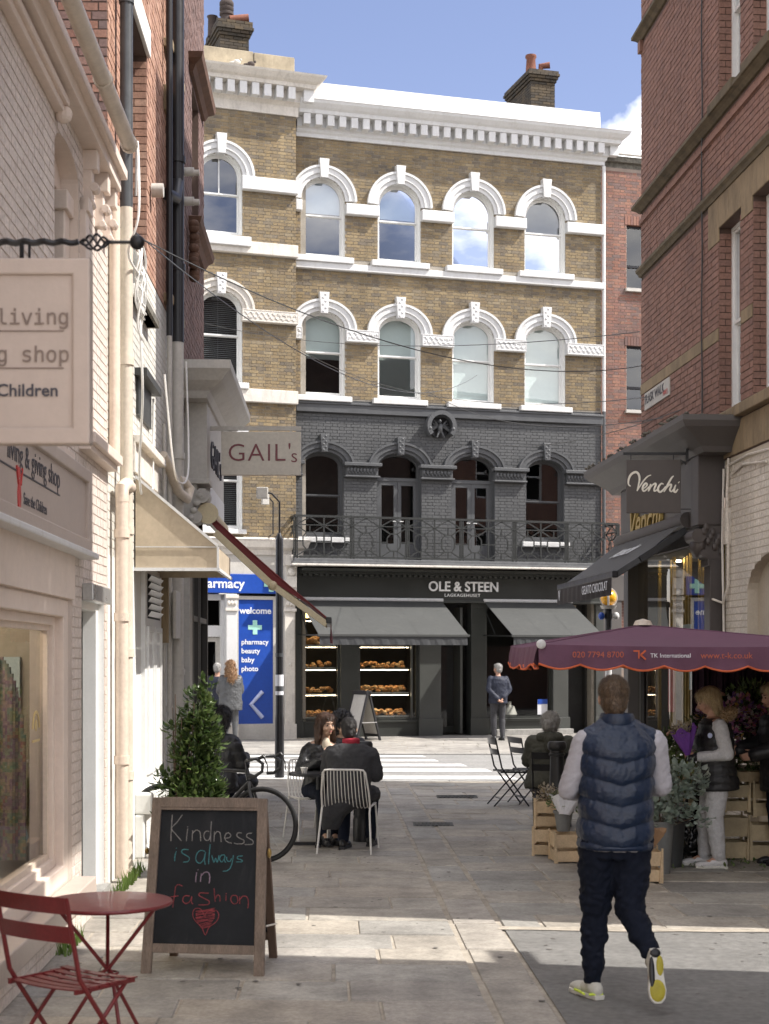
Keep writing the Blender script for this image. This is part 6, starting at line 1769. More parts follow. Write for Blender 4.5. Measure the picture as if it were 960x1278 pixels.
# bouquet
M_purp = pm('purple_paper', (.17,.055,.33), .6, .1, 6, .3, 40); M_leafd = pm('dark_leaf', (.045,.075,.03), .5, .35, 6, .2, 60, objrand=.2); M_stem = pm('pale_stem', (.30,.34,.12), .6, .2)
bq = thing('bouquet', 'purple paper wrapped bouquet held by the blonde woman', 'bouquet', (2.72,13.65,1.02), R(20), rot=(0,R(-12),R(20)))
vs = []; n = 28
for j, (r, z) in enumerate(((.022,0),(.05,.06),(.085,.14),(.125,.24))):
    for k in range(n):
        t = 2*pi*k/n; q = 1+.09*j/3*sin(t*7)+.05*sin(t*3+1)
        vs.append((r*q*cos(t), r*q*.8*sin(t), z+.03*j/3*sin(t*5)))
MB().add(vs, [(j*n+k, j*n+(k+1)%n, (j+1)*n+(k+1)%n, (j+1)*n+k) for j in range(3) for k in range(n)]).build('wrapping', M_purp, bq)
m = MB()
for i in range(9): m.tube([(rs.uniform(-.015,.015),rs.uniform(-.015,.015),.02),(rs.uniform(-.035,.035),rs.uniform(-.03,.03),-.17)],.004,5)
m.build('stems', M_stem, bq, kind='stuff')

def leafcloud(m, c, r, n, size, rnd, asp=.5, flat=0.0, cup=.25, up=.3, shape=None):
    """n small folded leaves scattered through an ellipsoid"""
    for _ in range(n):
        while True:
            p = V((rnd.uniform(-1,1), rnd.uniform(-1,1), rnd.uniform(-1,1)))
            if .25 < p.length < 1: break
        if shape and not shape(p): continue
        q = V((c[0]+p.x*r[0], c[1]+p.y*r[1], c[2]+p.z*r[2]))
        d = (V((p.x,p.y,p.z*.5+up)) + V((rnd.uniform(-.7,.7),rnd.uniform(-.7,.7),rnd.uniform(-.7,.7)))).normalized()
        s_ = d.cross(V((rnd.uniform(-.5,.5),rnd.uniform(-.5,.5),1))); s_ = s_.normalized() if s_.length > .01 else V((1,0,0))
        nn = d.cross(s_); L = size*rnd.uniform(.65,1.25); w = L*asp/2
        b = q; t = q+d*L-nn*L*.15
        vs = [b, q+d*L*.35+s_*w*.9+nn*w*cup, q+d*L*.72+s_*w*.8+nn*w*cup*.8, t, q+d*L*.72-s_*w*.8+nn*w*cup*.8, q+d*L*.35-s_*w*.9+nn*w*cup, q+d*L*.4, q+d*L*.72]
        m.add(vs, [(0,1,6),(1,2,7,6),(2,3,7),(0,6,5),(6,7,4,5),(7,3,4)], rnd.random())
def leafm(name, cols, rough=.4, tr=.25):
    m = bpy.data.materials.new(name); m.use_nodes = True; nt = m.node_tree; L = nt.links; b = nt.nodes['Principled BSDF']
    at = nt.nodes.new('ShaderNodeAttribute'); at.attribute_name = 'rnd'
    cr = nt.nodes.new('ShaderNodeValToRGB'); e = cr.color_ramp.elements
    while len(e) < len(cols): e.new(.5)
    for i, c in enumerate(cols): e[i].position = i/(len(cols)-1); e[i].color = (*c,1)
    L.new(at.outputs['Fac'], cr.inputs['Fac']); L.new(cr.outputs[0], b.inputs['Base Color']); b.inputs['Roughness'].default_value = rough
    tn = nt.nodes.new('ShaderNodeBsdfTranslucent'); L.new(cr.outputs[0], tn.inputs[0]); x = nt.nodes.new('ShaderNodeMixShader'); x.inputs[0].default_value = tr
    o = nt.nodes['Material Output']; L.new(b.outputs[0], x.inputs[1]); L.new(tn.outputs[0], x.inputs[2]); L.new(x.outputs[0], o.inputs[0])
    return m
L_bay = leafm('bay_leaf', [(.035,.065,.018),(.06,.10,.028),(.11,.155,.045),(.045,.08,.025),(.14,.19,.06)], .32)
L_euc = leafm('eucalyptus_leaf', [(.26,.33,.28),(.34,.40,.34),(.20,.26,.21),(.43,.47,.41)], .5)
L_grn = leafm('mixed_green_leaf', [(.08,.13,.04),(.14,.20,.06),(.06,.09,.035),(.22,.27,.10)], .45)
L_drk = leafm('dark_bouquet_leaf', [(.03,.055,.025),(.07,.11,.035),(.045,.06,.035),(.11,.15,.05)], .45)
L_flo = leafm('mixed_petals', [(.50,.32,.05),(.22,.07,.26),(.55,.52,.45),(.50,.14,.20),(.14,.09,.28)], .6)
L_pale = leafm('pale_petals', [(.45,.40,.30),(.38,.30,.20),(.50,.46,.38),(.30,.24,.12)], .6)
m = MB(); leafcloud(m, (-.02,0,.24), (.10,.08,.05), 90, .05, rs); m.build('flowers', L_pale, bq, rnd=True, kind='stuff')

# --- second florist at the right edge
J = JJ(pel=(0,0,.90), nk=(0,-.03,1.40), hd=(0,-.08,1.545), elL=(.22,-.06,1.10), elR=(-.22,-.08,1.12), wrL=(.12,-.30,1.02), wrR=(-.10,-.36,1.05), hipL=(.085,0,.87), hipR=(-.085,0,.87), shL=(.17,0,1.34), shR=(-.17,0,1.34), pitch=.25)
fl2 = figure('person', 'woman with long fair hair in a black padded coat at the right edge', (3.62,13.9,0), R(-80), J, M_skin, .009, face=True)
m = MB(); torso(m, J, .02, -.45, 1.0, prof=[(-.42,.19,.16),(-.2,.185,.16),(0,.18,.15),(.3,.17,.14),(.6,.18,.145),(.85,.18,.13),(.95,.12,.10)])
for s in 'LR': arm(m, J, s, .03)
blob('coat', m, M_blackq, fl2, .010, 4, lambda c, n: .008*abs(sin(pi*c.z/.09))**.6+wr_(.005,12)(c,n))
m = MB()
for s in 'LR': leg(m, J, s, .015, .015, frac=.95)
blob('trousers', m, M_navyt, fl2, .010, 4, wr_(.008,10))
shoe(fl2, J, 'L', M_black, M_blackm); shoe(fl2, J, 'R', M_black, M_blackm)
m = MB(); hair_cap(m, J, 1.0, .012); Mh = headM(J); P = lambda x,y,z: J['hd'] + Mh @ V((x,y,z))
for s in (-1,1): m.cap(P(.07*s,.02,.03), P(.085*s,-.01,-.22), .034, .028); m.cap(P(.05*s,.06,0), P(.06*s,.06,-.24), .04,.03)
HS_(blob('hair', m, M_hblond, fl2, .008, 3, wr_(.007,26,1,(2,2,.4))), 3000, .07, .0018, H_bl, out=.08)

# --- seated pair at the cafe table
M_dcoat = pm('charcoal_wool', (.035,.035,.038), .95, .15, 8, .4, 260, fine=.12); M_redsc = pm('red_scarf', (.35,.02,.04), .9, .1, 20, .5, 120); M_leath = pm('black_leather', (.015,.015,.016), .35, .2, 8, .3, 50); M_cream2 = pm('cream_blouse', (.60,.52,.40), .8, .1, 20)
def seat_J(**kw):
    b = dict(pel=(0,0,.52), nk=(0,-.04,1.03), hd=(0,-.07,1.18), shL=(.19,-.03,.97), shR=(-.19,-.03,.97), elL=(.25,-.12,.74), elR=(-.25,-.12,.74), wrL=(.12,-.34,.78), wrR=(-.12,-.34,.78),
             hipL=(.09,-.02,.52), hipR=(-.09,-.02,.52), knL=(.14,-.44,.53), knR=(-.14,-.44,.53), anL=(.13,-.40,.10), anR=(-.13,-.40,.10))
    b.update(kw); return JJ(**b)
J = seat_J(pel=(0,0,.52), nk=(-.0,-.10,1.045), hd=(.03,-.135,1.185), shL=(.20,-.09,.96), shR=(-.20,-.09,.96), elL=(.27,-.20,.74), anL=(.08,-.12,.10), knL=(.12,-.36,.50), yaw=.25)
mn = figure('person', 'man seated with his back to us in a dark overcoat and red scarf', (-.35,14.85,0), R(168), J, M_skin2, .009, fw=1.1)
m = MB(); torso(m, J, .03, -.1, 1.0, wf=1.22)
for s in 'LR': arm(m, J, s, .030); m.cap(J['hip'+s], J['kn'+s], .115, .09)
m.loft([((.17,.06,.22),(1,0,0),(0,1,0),.08,.05),((.14,.06,.36),(1,0,0),(0,1,0),.13,.09),((.03,.04,.50),(1,0,0),(0,1,0),.21,.13)])
blob('overcoat', m, M_dcoat, mn, .010, 4, wr_(.010, 9, 4))
MB().lathe([(.075,0),(.088,.02),(.085,.055),(.066,.065)],20,(.0,-.10,1.04)).build('scarf', M_redsc, mn, smooth=True)
m = MB(); hair_cap(m, J, 1.0, .007); HS_(blob('hair', m, M_hblk, mn, .006, 3, wr_(.003,40)), 2500, .018, .0011, H_bk, out=.4)
m = MB()
for s in 'LR': m.cap(J['kn'+s], J['an'+s], .07, .055)
blob('trousers', m, M_navyt, mn, .010, 3, wr_(.006,10))
shoe(mn, J, 'L', M_leath, M_black); shoe(mn, J, 'R', M_leath, M_black)
J = seat_J(pel=(0,0,.52), nk=(.04,-.10,1.04), hd=(.05,-.15,1.20), shL=(.19,-.09,.96), shR=(-.12,-.09,.96), elL=(.22,-.18,.72), elR=(-.22,-.16,.74), wrL=(.08,-.30,.86), wrR=(-.04,-.30,.84), knL=(.12,-.42,.52), knR=(-.06,-.44,.54), anL=(.10,-.36,.10), anR=(-.02,-.50,.12), yaw=.35, pitch=.05)
wm = figure('person', 'woman with long brown hair and black jacket seated facing us at the cafe table', (-.68,15.75,0), R(12), J, M_skin2, .007, face=True, hk={'L':dict(d=(-.3,-.5,.8)),'R':dict(d=(.4,-.4,.7))})
m = MB(); torso(m, J, .018, -.1, .97)
for s in 'LR': arm(m, J, s, .022)
blob('jacket', m, M_leath, wm, .009, 4, wr_(.010, 12, 4))
MB().sph((.045,-.185,1.0),.045,.03,.08,10,8).sph((.045,-.20,.88),.04,.03,.09,10,8).build('blouse', M_cream2, wm, smooth=True)
m = MB()
for s in 'LR': m.cap(J['hip'+s], J['kn'+s], .10, .07); m.cap(J['kn'+s], J['an'+s], .065, .045)
blob('trousers', m, M_navyt, wm, .010, 3, wr_(.006,10))
shoe(wm, J, 'L', M_leath, M_black); shoe(wm, J, 'R', M_leath, M_black)
m = MB(); hair_cap(m, J, 1.0, .016); Mh = headM(J); P = lambda x,y,z: J['hd'] + Mh @ V((x,y,z))
for s in (-1,1): m.cap(P(.070*s,-.0,.05), P(.088*s,-.015,-.13), .030,.026); m.cap(P(.075*s,.04,.0), P(.085*s,.01,-.20), .036,.026)
m.cap(P(0,.07,0), P(0,.07,-.20), .06,.05)
HS_(blob('hair', m, M_hbr, wm, .007, 3, wr_(.005,26,1,(2,2,.4))), 3000, .07, .0018, H_br, out=.05)
J = seat_J(hd=(0,-.06,1.16))
p3 = figure('person', 'person in a fluffy black hat seated behind the man in the dark overcoat', (-.47,16.6,0), R(10), J, M_skin2, .012)
m = MB(); torso(m, J, .03, -.1, 1.0)
for s in 'LR': arm(m, J, s, .03); m.cap(J['hip'+s], J['kn'+s], .10, .08); m.cap(J['kn'+s], J['an'+s], .07, .06)
blob('dark_clothes', m, M_blackq, p3, .012, 3, wr_(.008,10))
m = MB(); hair_cap(m, J, 1.15, .03); HS_(blob('fluffy_hat', m, M_black, p3, .009, 1, wr_(.03, 40, 1)), 2500, .03, .0018, H_bk, down=.2, out=1.2)
shoe(p3, J, 'L', M_black, M_blackm); shoe(p3, J, 'R', M_black, M_blackm)

# --- dark haired person seated by the planter
J = seat_J(nk=(0,-.06,1.06), hd=(0,-.09,1.21), wrL=(.20,-.40,.62), elL=(.27,-.16,.76), yaw=.2)
bh = figure('person', 'person with bushy black hair in a black coat seated beside the bicycle', (-1.82,16.5,0), R(150), J, M_skin2, .010)
m = MB(); torso(m, J, .035, -.1, 1.0, wf=1.25)
for s in 'LR': arm(m, J, s, .034); m.cap(J['hip'+s], J['kn'+s], .11, .08)
blob('coat', m, M_blackq, bh, .011, 4, lambda c, n: .010*abs(sin(pi*c.z/.11))**.6+wr_(.008,11)(c,n))
m = MB(); hair_cap(m, J, 1.12, .03); m.cap((0,-.02,1.18),(0,.0,1.06),.10,.07); HS_(blob('hair', m, M_hblk, bh, .009, 1, wr_(.018,22,1,(1,1,.5))), 3500, .06, .002, H_bk, out=.5)
m = MB()
for s in 'LR': m.cap(J['kn'+s], J['an'+s], .07, .05)
blob('trousers', m, M_navyt, bh, .011, 3); shoe(bh, J, 'L', M_leath, M_black); shoe(bh, J, 'R', M_leath, M_black)

# --- grey haired person seated at the black folding table, and a companion
M_olivec = pm('olive_coat', (.055,.055,.042), .85, .15, 8, .4, 120); M_gstr = pm('grey_knit', (.16,.165,.17), .9, .15, 20, .5, 120, stretch=(1,1,5))
J = seat_J(hd=(0,-.10,1.15), nk=(0,-.07,1.02))
gh = figure('person', 'grey haired person in an olive coat seated on a black folding chair', (1.84,16.9,0), R(172), J, M_skin, .010)
m = MB(); torso(m, J, .045, -.25, 1.0, wf=1.25, flare=.1)
for s in 'LR': arm(m, J, s, .035); m.cap(J['hip'+s], J['kn'+s], .11, .08)
m.cap((-.10,.06,1.02),(.10,.06,1.02),.055,.055); m.cap((0,.10,1.0),(0,.12,.90),.08,.05)
blob('coat', m, M_olivec, gh, .011, 4, wr_(.012, 9, 4))
m = MB(); hair_cap(m, J, 1.08, .018); m.sph((.03,.09,1.16),.05,.045,.05); HS_(blob('hair', m, M_hgrey, gh, .008, 2, wr_(.012,28,1)), 3000, .05, .0016, H_gy, out=.35)
m = MB()
for s in 'LR': m.cap(J['kn'+s], J['an'+s], .07, .05)
blob('trousers', m, M_navyt, gh, .011, 3); shoe(gh, J, 'L', M_leath, M_black); shoe(gh, J, 'R', M_leath, M_black)
J = seat_J(pel=(0,.05,.55), nk=(0,-.25,1.08), hd=(0,-.40,1.17), shL=(.18,-.20,1.06), shR=(-.18,-.20,1.06), elL=(.24,-.42,.90), elR=(-.24,-.42,.90), wrL=(.12,-.6,.8), wrR=(-.12,-.6,.8), pitch=.4)
gk = figure('person', 'person in a grey knitted jacket leaning forward behind the walking man', (2.98,17.0,0), R(-85), J, M_skin, .011)
m = MB(); torso(m, J, .03, -.1, 1.0, wf=1.15)
for s in 'LR': arm(m, J, s, .03)
blob('jacket', m, M_gstr, gk, .011, 4, wr_(.010, 10, 4))
m = MB()
for s in 'LR': m.cap(J['hip'+s], J['kn'+s], .10, .08); m.cap(J['kn'+s], J['an'+s], .07, .05)
blob('trousers', m, M_navyt, gk, .011, 3); shoe(gk, J, 'L', M_leath, M_black); shoe(gk, J, 'R', M_leath, M_black)
m = MB(); hair_cap(m, J, 1.0, .01); blob('hair', m, M_hbr, gk, .009, 2)

# --- older man looking into the bakery, hands behind his back
M_navyj = pm('navy_blouson', (.009,.013,.030), .7, .12, 6, .3, 100); M_dtr = pm('dark_grey_trousers', (.04,.04,.045), .85, .1)
J = JJ(elL=(.25,.07,1.16), elR=(-.25,.07,1.16), wrL=(.05,.17,.93), wrR=(-.05,.17,.95), hd=(0,-.03,1.63), yaw=.5, anL=(.09,.0,.09), anR=(-.09,.06,.09))
om = figure('person', 'white haired man in navy jacket at the bakery with hands behind his back', (2.58,34.6,0), R(195), J, M_skin, .010, hk={'L':dict(d=(-.6,.1,-.6),curl=.8),'R':dict(d=(.6,.1,-.6),curl=.8)})
m = MB(); torso(m, J, .03, -.3, 1.0, wf=1.0, prof=[(-.2,.185,.145),(-.05,.185,.145),(.1,.18,.14),(.4,.175,.14),(.7,.18,.14),(.87,.175,.12),(.95,.12,.09),(1.0,.08,.075)])
for s in 'LR': arm(m, J, s, .022, frac=.88)
blob('jacket', m, M_navyj, om, .012, 3, wr_(.010, 10, 4))
m = MB(); torso(m, J, .0, -.2, .05, prof=[(-.16,.16,.12),(.0,.16,.12)])
for s in 'LR': leg(m, J, s, .018, .02, frac=.95)
blob('trousers', m, M_dtr, om, .012, 3, wr_(.008,10)); shoe(om, J, 'L', M_leath, M_black); shoe(om, J, 'R', M_leath, M_black)
m = MB(); hair_cap(m, J, 1.0, .008); HS_(blob('hair', m, M_hwht, om, .010, 2, wr_(.006,40)), 900, .03, .0025, H_wh, out=.3)
# --- curly haired woman at the pharmacy and a white haired person beyond her
M_greyc = pm('grey_satin_jacket', (.075,.078,.082), .5, .12, 6, .3, 60)
J = JJ(elL=(.24,-.06,1.16), elR=(-.24,-.04,1.16), wrL=(.16,-.25,1.05), wrR=(-.16,-.22,1.02), hd=(0,-.01,1.68), nk=(0,0,1.50), shL=(.18,0,1.45), shR=(-.18,0,1.45))
cw = figure('person', 'woman with long auburn curls in a grey jacket outside the pharmacy', (-3.36,33.2,0), R(195), J, M_skin, .011)
m = MB(); torso(m, J, .035, -.45, 1.0, wf=1.2, prof=[(-.38,.19,.15),(-.2,.19,.15),(0,.185,.145),(.4,.175,.14),(.7,.18,.14),(.87,.175,.12),(.97,.10,.09)])
for s in 'LR': arm(m, J, s, .03)
blob('jacket', m, M_greyc, cw, .012, 3, wr_(.012, 10, 4))
m = MB()
for s in 'LR': leg(m, J, s, .01, .01, frac=.95)
blob('trousers', m, M_greyc, cw, .012, 3, wr_(.006,10)); shoe(cw, J, 'L', M_leath, M_black); shoe(cw, J, 'R', M_leath, M_black)
m = MB(); hair_cap(m, J, 1.08, .025); m.cap((0,.07,1.66),(0,.10,1.42),.10,.11); m.cap((.07,.05,1.62),(.09,.07,1.42),.06,.06); m.cap((-.07,.05,1.62),(-.09,.07,1.42),.06,.06)
HS_(blob('hair', m, M_hcur, cw, .011, 1, wr_(.03,24,1)), 2200, .07, .0035, H_cu, out=.7)
J = JJ()
wp = figure('person', 'white haired person in a pale blue jacket half hidden behind the curly haired woman', (-3.72,33.9,0), R(170), J, M_skin, .013)
m = MB(); torso(m, J, .03, -.25, 1.0, wf=1.1)
for s in 'LR': arm(m, J, s, .03)
blob('jacket', m, M_navyj, wp, .013, 3)
m = MB()
for s in 'LR': leg(m, J, s, .015, .02, frac=.95)
blob('trousers', m, M_dtr, wp, .013, 3); shoe(wp, J, 'L', M_leath, M_black); shoe(wp, J, 'R', M_leath, M_black)
m = MB(); hair_cap(m, J, 1.0, .012); HS_(blob('hair', m, M_hwht, wp, .011, 2), 600, .03, .0025, H_wh, out=.3)
# ================================================================== STREET FURNITURE
M_redm = pm('dark_red_metal', (.17,.018,.020), .4, .16, 5, .2, 60, fine=.10, coat=.2, dirt=.25, dcol=(.09,.02,.02))
# round bistro table
bt = thing('bistro_table', 'round dark red metal bistro table beside the chalkboard', 'table', (-1.35,7.42,0))
MB().lathe([(0,0),(.300,0),(.312,.004),(.316,.012),(.312,.020),(.300,.022),(0,.024)],64,(0,0,.690)).build('tabletop', M_redm, bt, smooth=True)
for k in range(3):
    t = R(100)+k*2*pi/3
    MB().tube([(.26*cos(t),.26*sin(t),.69),(.012*cos(t),.012*sin(t),.39),(-.03*cos(t+.8),-.03*sin(t+.8),.36),(.25*cos(t+pi+.3),.25*sin(t+pi+.3),.008)],.0095,10).build('leg', M_redm, bt, smooth=True)
MB().tube([(.05*cos(t*pi/8),.05*sin(t*pi/8),.36) for t in range(16)],.006,6,closed=True).build('leg_ring', M_redm, bt, smooth=True)
def folding_chair(name, label, loc, rz, mat, group=None, nslat=6, w=.40):
    """slatted folding chair facing local -y"""
    c = thing(name, label, 'chair', loc, rz, group)
    for s in (-1,1):
        x = s*w/2
        # long rail: back upright running down to the front foot
        MB().tube([(x,.235,.86),(x,.20,.70),(x,.155,.50),(x,.10,.42),(x,-.20,.01)],.011,8).build('rear_upright', mat, c, smooth=True)
        MB().tube([(x*.88,-.17,.44),(x*.88,.02,.26),(x*.88,.25,.01)],.010,8).build('leg', mat, c, smooth=True)
        MB().bar((x*.94,-.20,.437),(x*.94,.17,.443),.012,.022).build('seat_rail', mat, c)
    for (y0,z0,y1,z1) in ((.238,.865,.222,.79),(.208,.735,.192,.66)):
        m = MB(); n = 8; vs = []
        for i in range(n+1):
            x = -w/2-.012+(w+.024)*i/n; b = .022*(1-(2*i/n-1)**2)
            vs += [(x,y0+b,z0),(x,y1+b,z1),(x,y0+b+.006,z0),(x,y1+b+.006,z1)]
        fs = []
        for i in range(n):
            a = 4*i; b = a+4
            fs += [(a,b,b+1,a+1),(a+2,a+3,b+3,b+2),(a,a+2,b+2,b),(a+1,b+1,b+3,a+3)]
        fs += [(0,1,3,2),(4*n,4*n+2,4*n+3,4*n+1)]
        m.add(vs, fs).build('back_slat', mat, c, smooth=True)
    for i in range(nslat):
        y = -.205+i*(.385/nslat)
        sag = .006*sin(pi*i/(nslat-1))
        m = MB(); vs = []; n = 6
        for k in range(n+1):
            x = -w/2-.004+(w+.008)*k/n; dz = -.010*(1-(2*k/n-1)**2)-sag
            vs += [(x,y,.452+dz),(x,y+.046,.454+dz),(x,y,.446+dz),(x,y+.046,.448+dz)]
        fs = []
        for k in range(n):
            a = 4*k; b = a+4
            fs += [(a,b,b+1,a+1),(a+2,a+3,b+3,b+2),(a,a+2,b+2,b),(a+1,b+1,b+3,a+3)]
        fs += [(0,1,3,2),(4*n,4*n+2,4*n+3,4*n+1)]
        m.add(vs, fs).build('seat_slat', mat, c, smooth=True)
    MB().tube([(-w/2,-.12,.115),(w/2,-.12,.115)],.007,6).build('stretcher', mat, c, smooth=True)
    MB().tube([(-w/2*.88,.16,.105),(w/2*.88,.16,.105)],.007,6).build('stretcher', mat, c, smooth=True)
    return c
folding_chair('folding_chair', 'dark red slatted folding chair at bottom left beside the round red table', (-1.42,6.86,0), R(56+90), M_redm, nslat=6, w=.44)
# chalkboard
M_wood = pm('weathered_wood', (.23,.175,.135), .7, .25, 3, .5, 40, stretch=(6,6,.8), fine=.18, dirt=.3, dcol=(.12,.09,.07)); M_woodd = pm('dark_stained_wood', (.12,.075,.05), .7, .2, 3, .4, 40, stretch=(6,6,.8))
M_chalkb = pm('chalkboard_black', (.018,.020,.023), .8, .4, 2.5, .1, 60, dirt=.75, dcol=(.05,.052,.056), spec=.3)
cb = thing('chalkboard', 'wooden framed pavement chalkboard reading Kindness is always in fashion', 'sign', (-1.085,9.06,0), R(-7))
def lean(y0, z0, y1, z1):
    a = atan2(y1-y0, z1-z0); return Matrix.Translation((0,y0,z0)) @ Matrix.Rotation(-a,4,'X')
LF = lean(0,0,.20,1.05)
W2 = .375; HB = 1.06
def lb(m, x0,y0,z0,x1,y1,z1):
    return m.box(x0,y0,z0,x1,y1,z1,M=LF)
def taper(z): return 1-.05*z
for s in (-1,1):
    m = MB(); xo, xi = s*W2, s*(W2-.062)
    vs = [(xi*taper(0),-.018,0),(xo*taper(0),-.018,0),(xo*taper(0),.018,0),(xi*taper(0),.018,0),(xi*taper(HB),-.018,HB),(xo*taper(HB),-.018,HB),(xo*taper(HB),.018,HB),(xi*taper(HB),.018,HB)]
    m.add([LF @ V(v) for v in vs], [(0,3,2,1),(4,5,6,7),(0,1,5,4),(1,2,6,5),(2,3,7,6),(3,0,4,7)]).build('frame_rail', M_wood, cb, bev=.004)
lb(MB(), -(W2-.062)*.95-.005,-.021,1.0,(W2-.062)*.95+.005,.018,1.062).build('frame_rail', M_wood, cb, bev=.004)
lb(MB(), -(W2-.062)+.002,-.015,.13,(W2-.062)-.002,.017,.185).build('frame_rail', M_wood, cb, bev=.004)
lb(MB(), -.318,-.004,.18,.318,.004,1.0).build('board', M_chalkb, cb)
lb(MB(), -.300,-.0245,.985,.300,-.012,.999).build('frame_lip', M_wood, cb)
LB2 = lean(.56,0,.215,1.05)
for s in (-1,1):
    xo = s*.345
    MB().box(min(xo,xo-s*.05),-.018,0,max(xo,xo-s*.05),.018,1.04,M=LB2).build('rear_leg', M_woodd, cb, bev=.004)
MB().box(-.295,-.015,.14,.295,.015,.19,M=LB2).box(-.295,-.015,.98,.295,.015,1.03,M=LB2).build('rear_rail', M_woodd, cb)
MB().box(-.30,-.003,.19,.30,.003,.98,M=LB2).build('rear_board', M_chalkb, cb)
MB().sph((.378,.14,.72),.014,.03,.03,8,6).sph((-.378,.14,.72),.012,.02,.02,8,6).build('brass_knob', M_brass, cb, smooth=True)
MB().tube([(.36,.15,.28),(.37,.4,.25)],.006,5).tube([(-.36,.15,.28),(-.37,.4,.25)],.006,5).build('stay_cord', M_cream, cb)
M_ch = {k: pm('chalk_'+k, c, .95, .3, 30, .6, 200, fine=.3) for k, c in dict(grey=(.34,.32,.30), teal=(.08,.29,.31), lilac=(.38,.28,.36), red=(.33,.06,.07)).items()}
# chalk strokes measured on the board: zoom pixels 5.11 per source px; board spans x 95..735, z from y 160 to 1080
def bx(x, y):
    t = (y-155)/(1100-155)
    xl, xr = 97-60*t, 733-45*t
    return ((-.318*taper(.58)+.64*taper(.58)*(x-xl)/(xr-xl))*.93, 1.0-(y-155)/(1085-155)*.815)
def chalk(key, strokes, r=.0031, nm='chalk_word'):
    m = MB(); q = random.Random(len(strokes))
    for st in strokes:
        pts = spline([bx(*p) for p in st], 6) if len(st) > 2 else [V((*bx(*p),0)) for p in st]
        P3 = [LF @ V((p.x+q.uniform(-.0006,.0006), -.0052, p.y+q.uniform(-.0006,.0006))) for p in pts]
        s0 = len(m.v); m.tube(P3, [r*q.uniform(.75,1.15) for _ in P3], 5)
    m.build(nm, M_ch[key], cb)
chalk('grey', [[(158,205),(150,300),(145,388)],[(226,205),(190,255),(152,300),(180,340),(218,385)],[(262,300),(256,345),(252,385)],[(262,285),(263,290)],
  [(296,312),(293,350),(290,385)],[(294,335),(318,310),(342,318),(350,350),(350,385)],[(410,318),(385,318),(372,345),(382,375),(405,375),(418,345)],[(425,248),(420,320),(418,388)],
  [(445,318),(443,350),(440,388)],[(445,340),(462,318),(482,325),(488,355),(490,388)],[(512,362),(545,358),(556,340),(540,325),(522,335),(515,362),(530,385),(562,396)],
  [(632,325),(605,325),(598,345),(620,362),(645,375),(640,395),(600,400),(578,393)],[(700,325),(670,330),(665,350),(690,366),(708,380),(700,400),(650,403)]])
chalk('teal', [[(182,455),(172,490),(170,525)],[(182,432),(184,438)],[(265,445),(228,445),(220,465),(245,482),(270,500),(262,525),(228,530)],
  [(380,455),(345,450),(320,480),(318,520),(345,535),(370,505),(382,460),(375,510),(380,545)],[(415,405),(408,470),(402,540)],[(425,480),(432,510),(440,528),(452,500),(462,528),(475,480)],
  [(512,478),(490,480),(478,505),(492,525),(512,500),(515,480),(512,515),(520,528)],[(525,490),(530,515),(548,520),(560,500)],[(572,478),(565,520),(550,565),(525,585),(500,588)],[(635,482),(605,485),(600,500),(625,508),(632,520),(590,522)]])
chalk('lilac', [[(320,598),(315,630),(312,665)],[(328,578),(330,584)],[(352,605),(348,635),(345,662)],[(350,625),(375,598),(402,600),(410,635),(405,672)]])
chalk('red', [[(222,695),(195,685),(175,700),(165,760),(152,842)],[(140,768),(165,765),(192,760)],[(270,760),(235,762),(222,790),(240,812),(268,800),(285,765),(282,800),(292,815)],[(402,740),(345,738),(335,755),(370,775),(402,792),(395,815),(330,820)],
  [(438,705),(440,740),(445,795)],[(447,775),(462,750),(478,760),(478,795)],[(520,752),(518,790)],[(520,738),(521,742)],[(585,750),(560,755),(552,785),(575,808),(598,795),(598,765),(585,750)],[(612,758),(612,808)],[(614,780),(635,755),(662,760),(672,795),(668,835)]])
hs = [[(372,900),(355,860),(330,842),(300,852),(290,890),(310,930),(350,970),(375,1020),(400,970),(450,930),(468,890),(455,858),(415,850),(385,870),(372,900)]]
q = random.Random(2)
for i in range(16):
    y = 860+i*8; hw_ = (75 if y < 920 else 75*(1-(y-920)/100))
    hs.append([(378-hw_*.9, y+q.uniform(-4,4)),(378,y-12+q.uniform(-6,6)),(378+hw_*.85,y-18+q.uniform(-4,4))])
chalk('red', hs, .0028, 'chalk_heart')

# planter with clipped bay
pt = thing('bay_shrub', 'leafy bay shrub in a dark pot standing behind the chalkboard', 'shrub', (-1.72,13.2,0))
MB().lathe([(.17,0),(.22,.38),(.235,.42),(.235,.46),(.21,.46),(.19,.38),(0,.36)],24).build('pot', M_dgrey, pt, smooth=True)
m = MB()
for i in range(14):
    t = i*2.4; m.tube([(.03*cos(t),.03*sin(t),.36),(.10*cos(t),.10*sin(t),.8),(.12*cos(t+.3),.12*sin(t+.3),1.1+.04*i)],[.010,.007,.003],5)
m.build('stems', M_woodd, pt, kind='stuff')
m = MB(); q = random.Random(8)
for (cx, cy, cz, rx, rz, n) in ((.05,0,.70,.24,.22,1100),(-.02,0,.55,.22,.16,500),(.11,.02,.88,.18,.22,780),(.03,0,1.06,.15,.22,620),(.12,0,1.24,.16,.20,700),(.10,0,1.44,.12,.18,360),(.17,0,1.60,.06,.12,80),(-.18,0,.82,.09,.10,150),(.25,0,.72,.07,.14,180),(.25,.0,1.12,.06,.10,110),(-.10,0,1.28,.05,.08,60)):
    leafcloud(m, (cx,cy,cz), (rx,rx*.95,rz), int(n*.7), .086, q, .46, shape=lambda p: noise.noise(V((p.x*2.2+cx*9,p.y*2.2,p.z*2.2+cz*7))) > -.22)
m.build('foliage', L_bay, pt, rnd=True, kind='stuff')

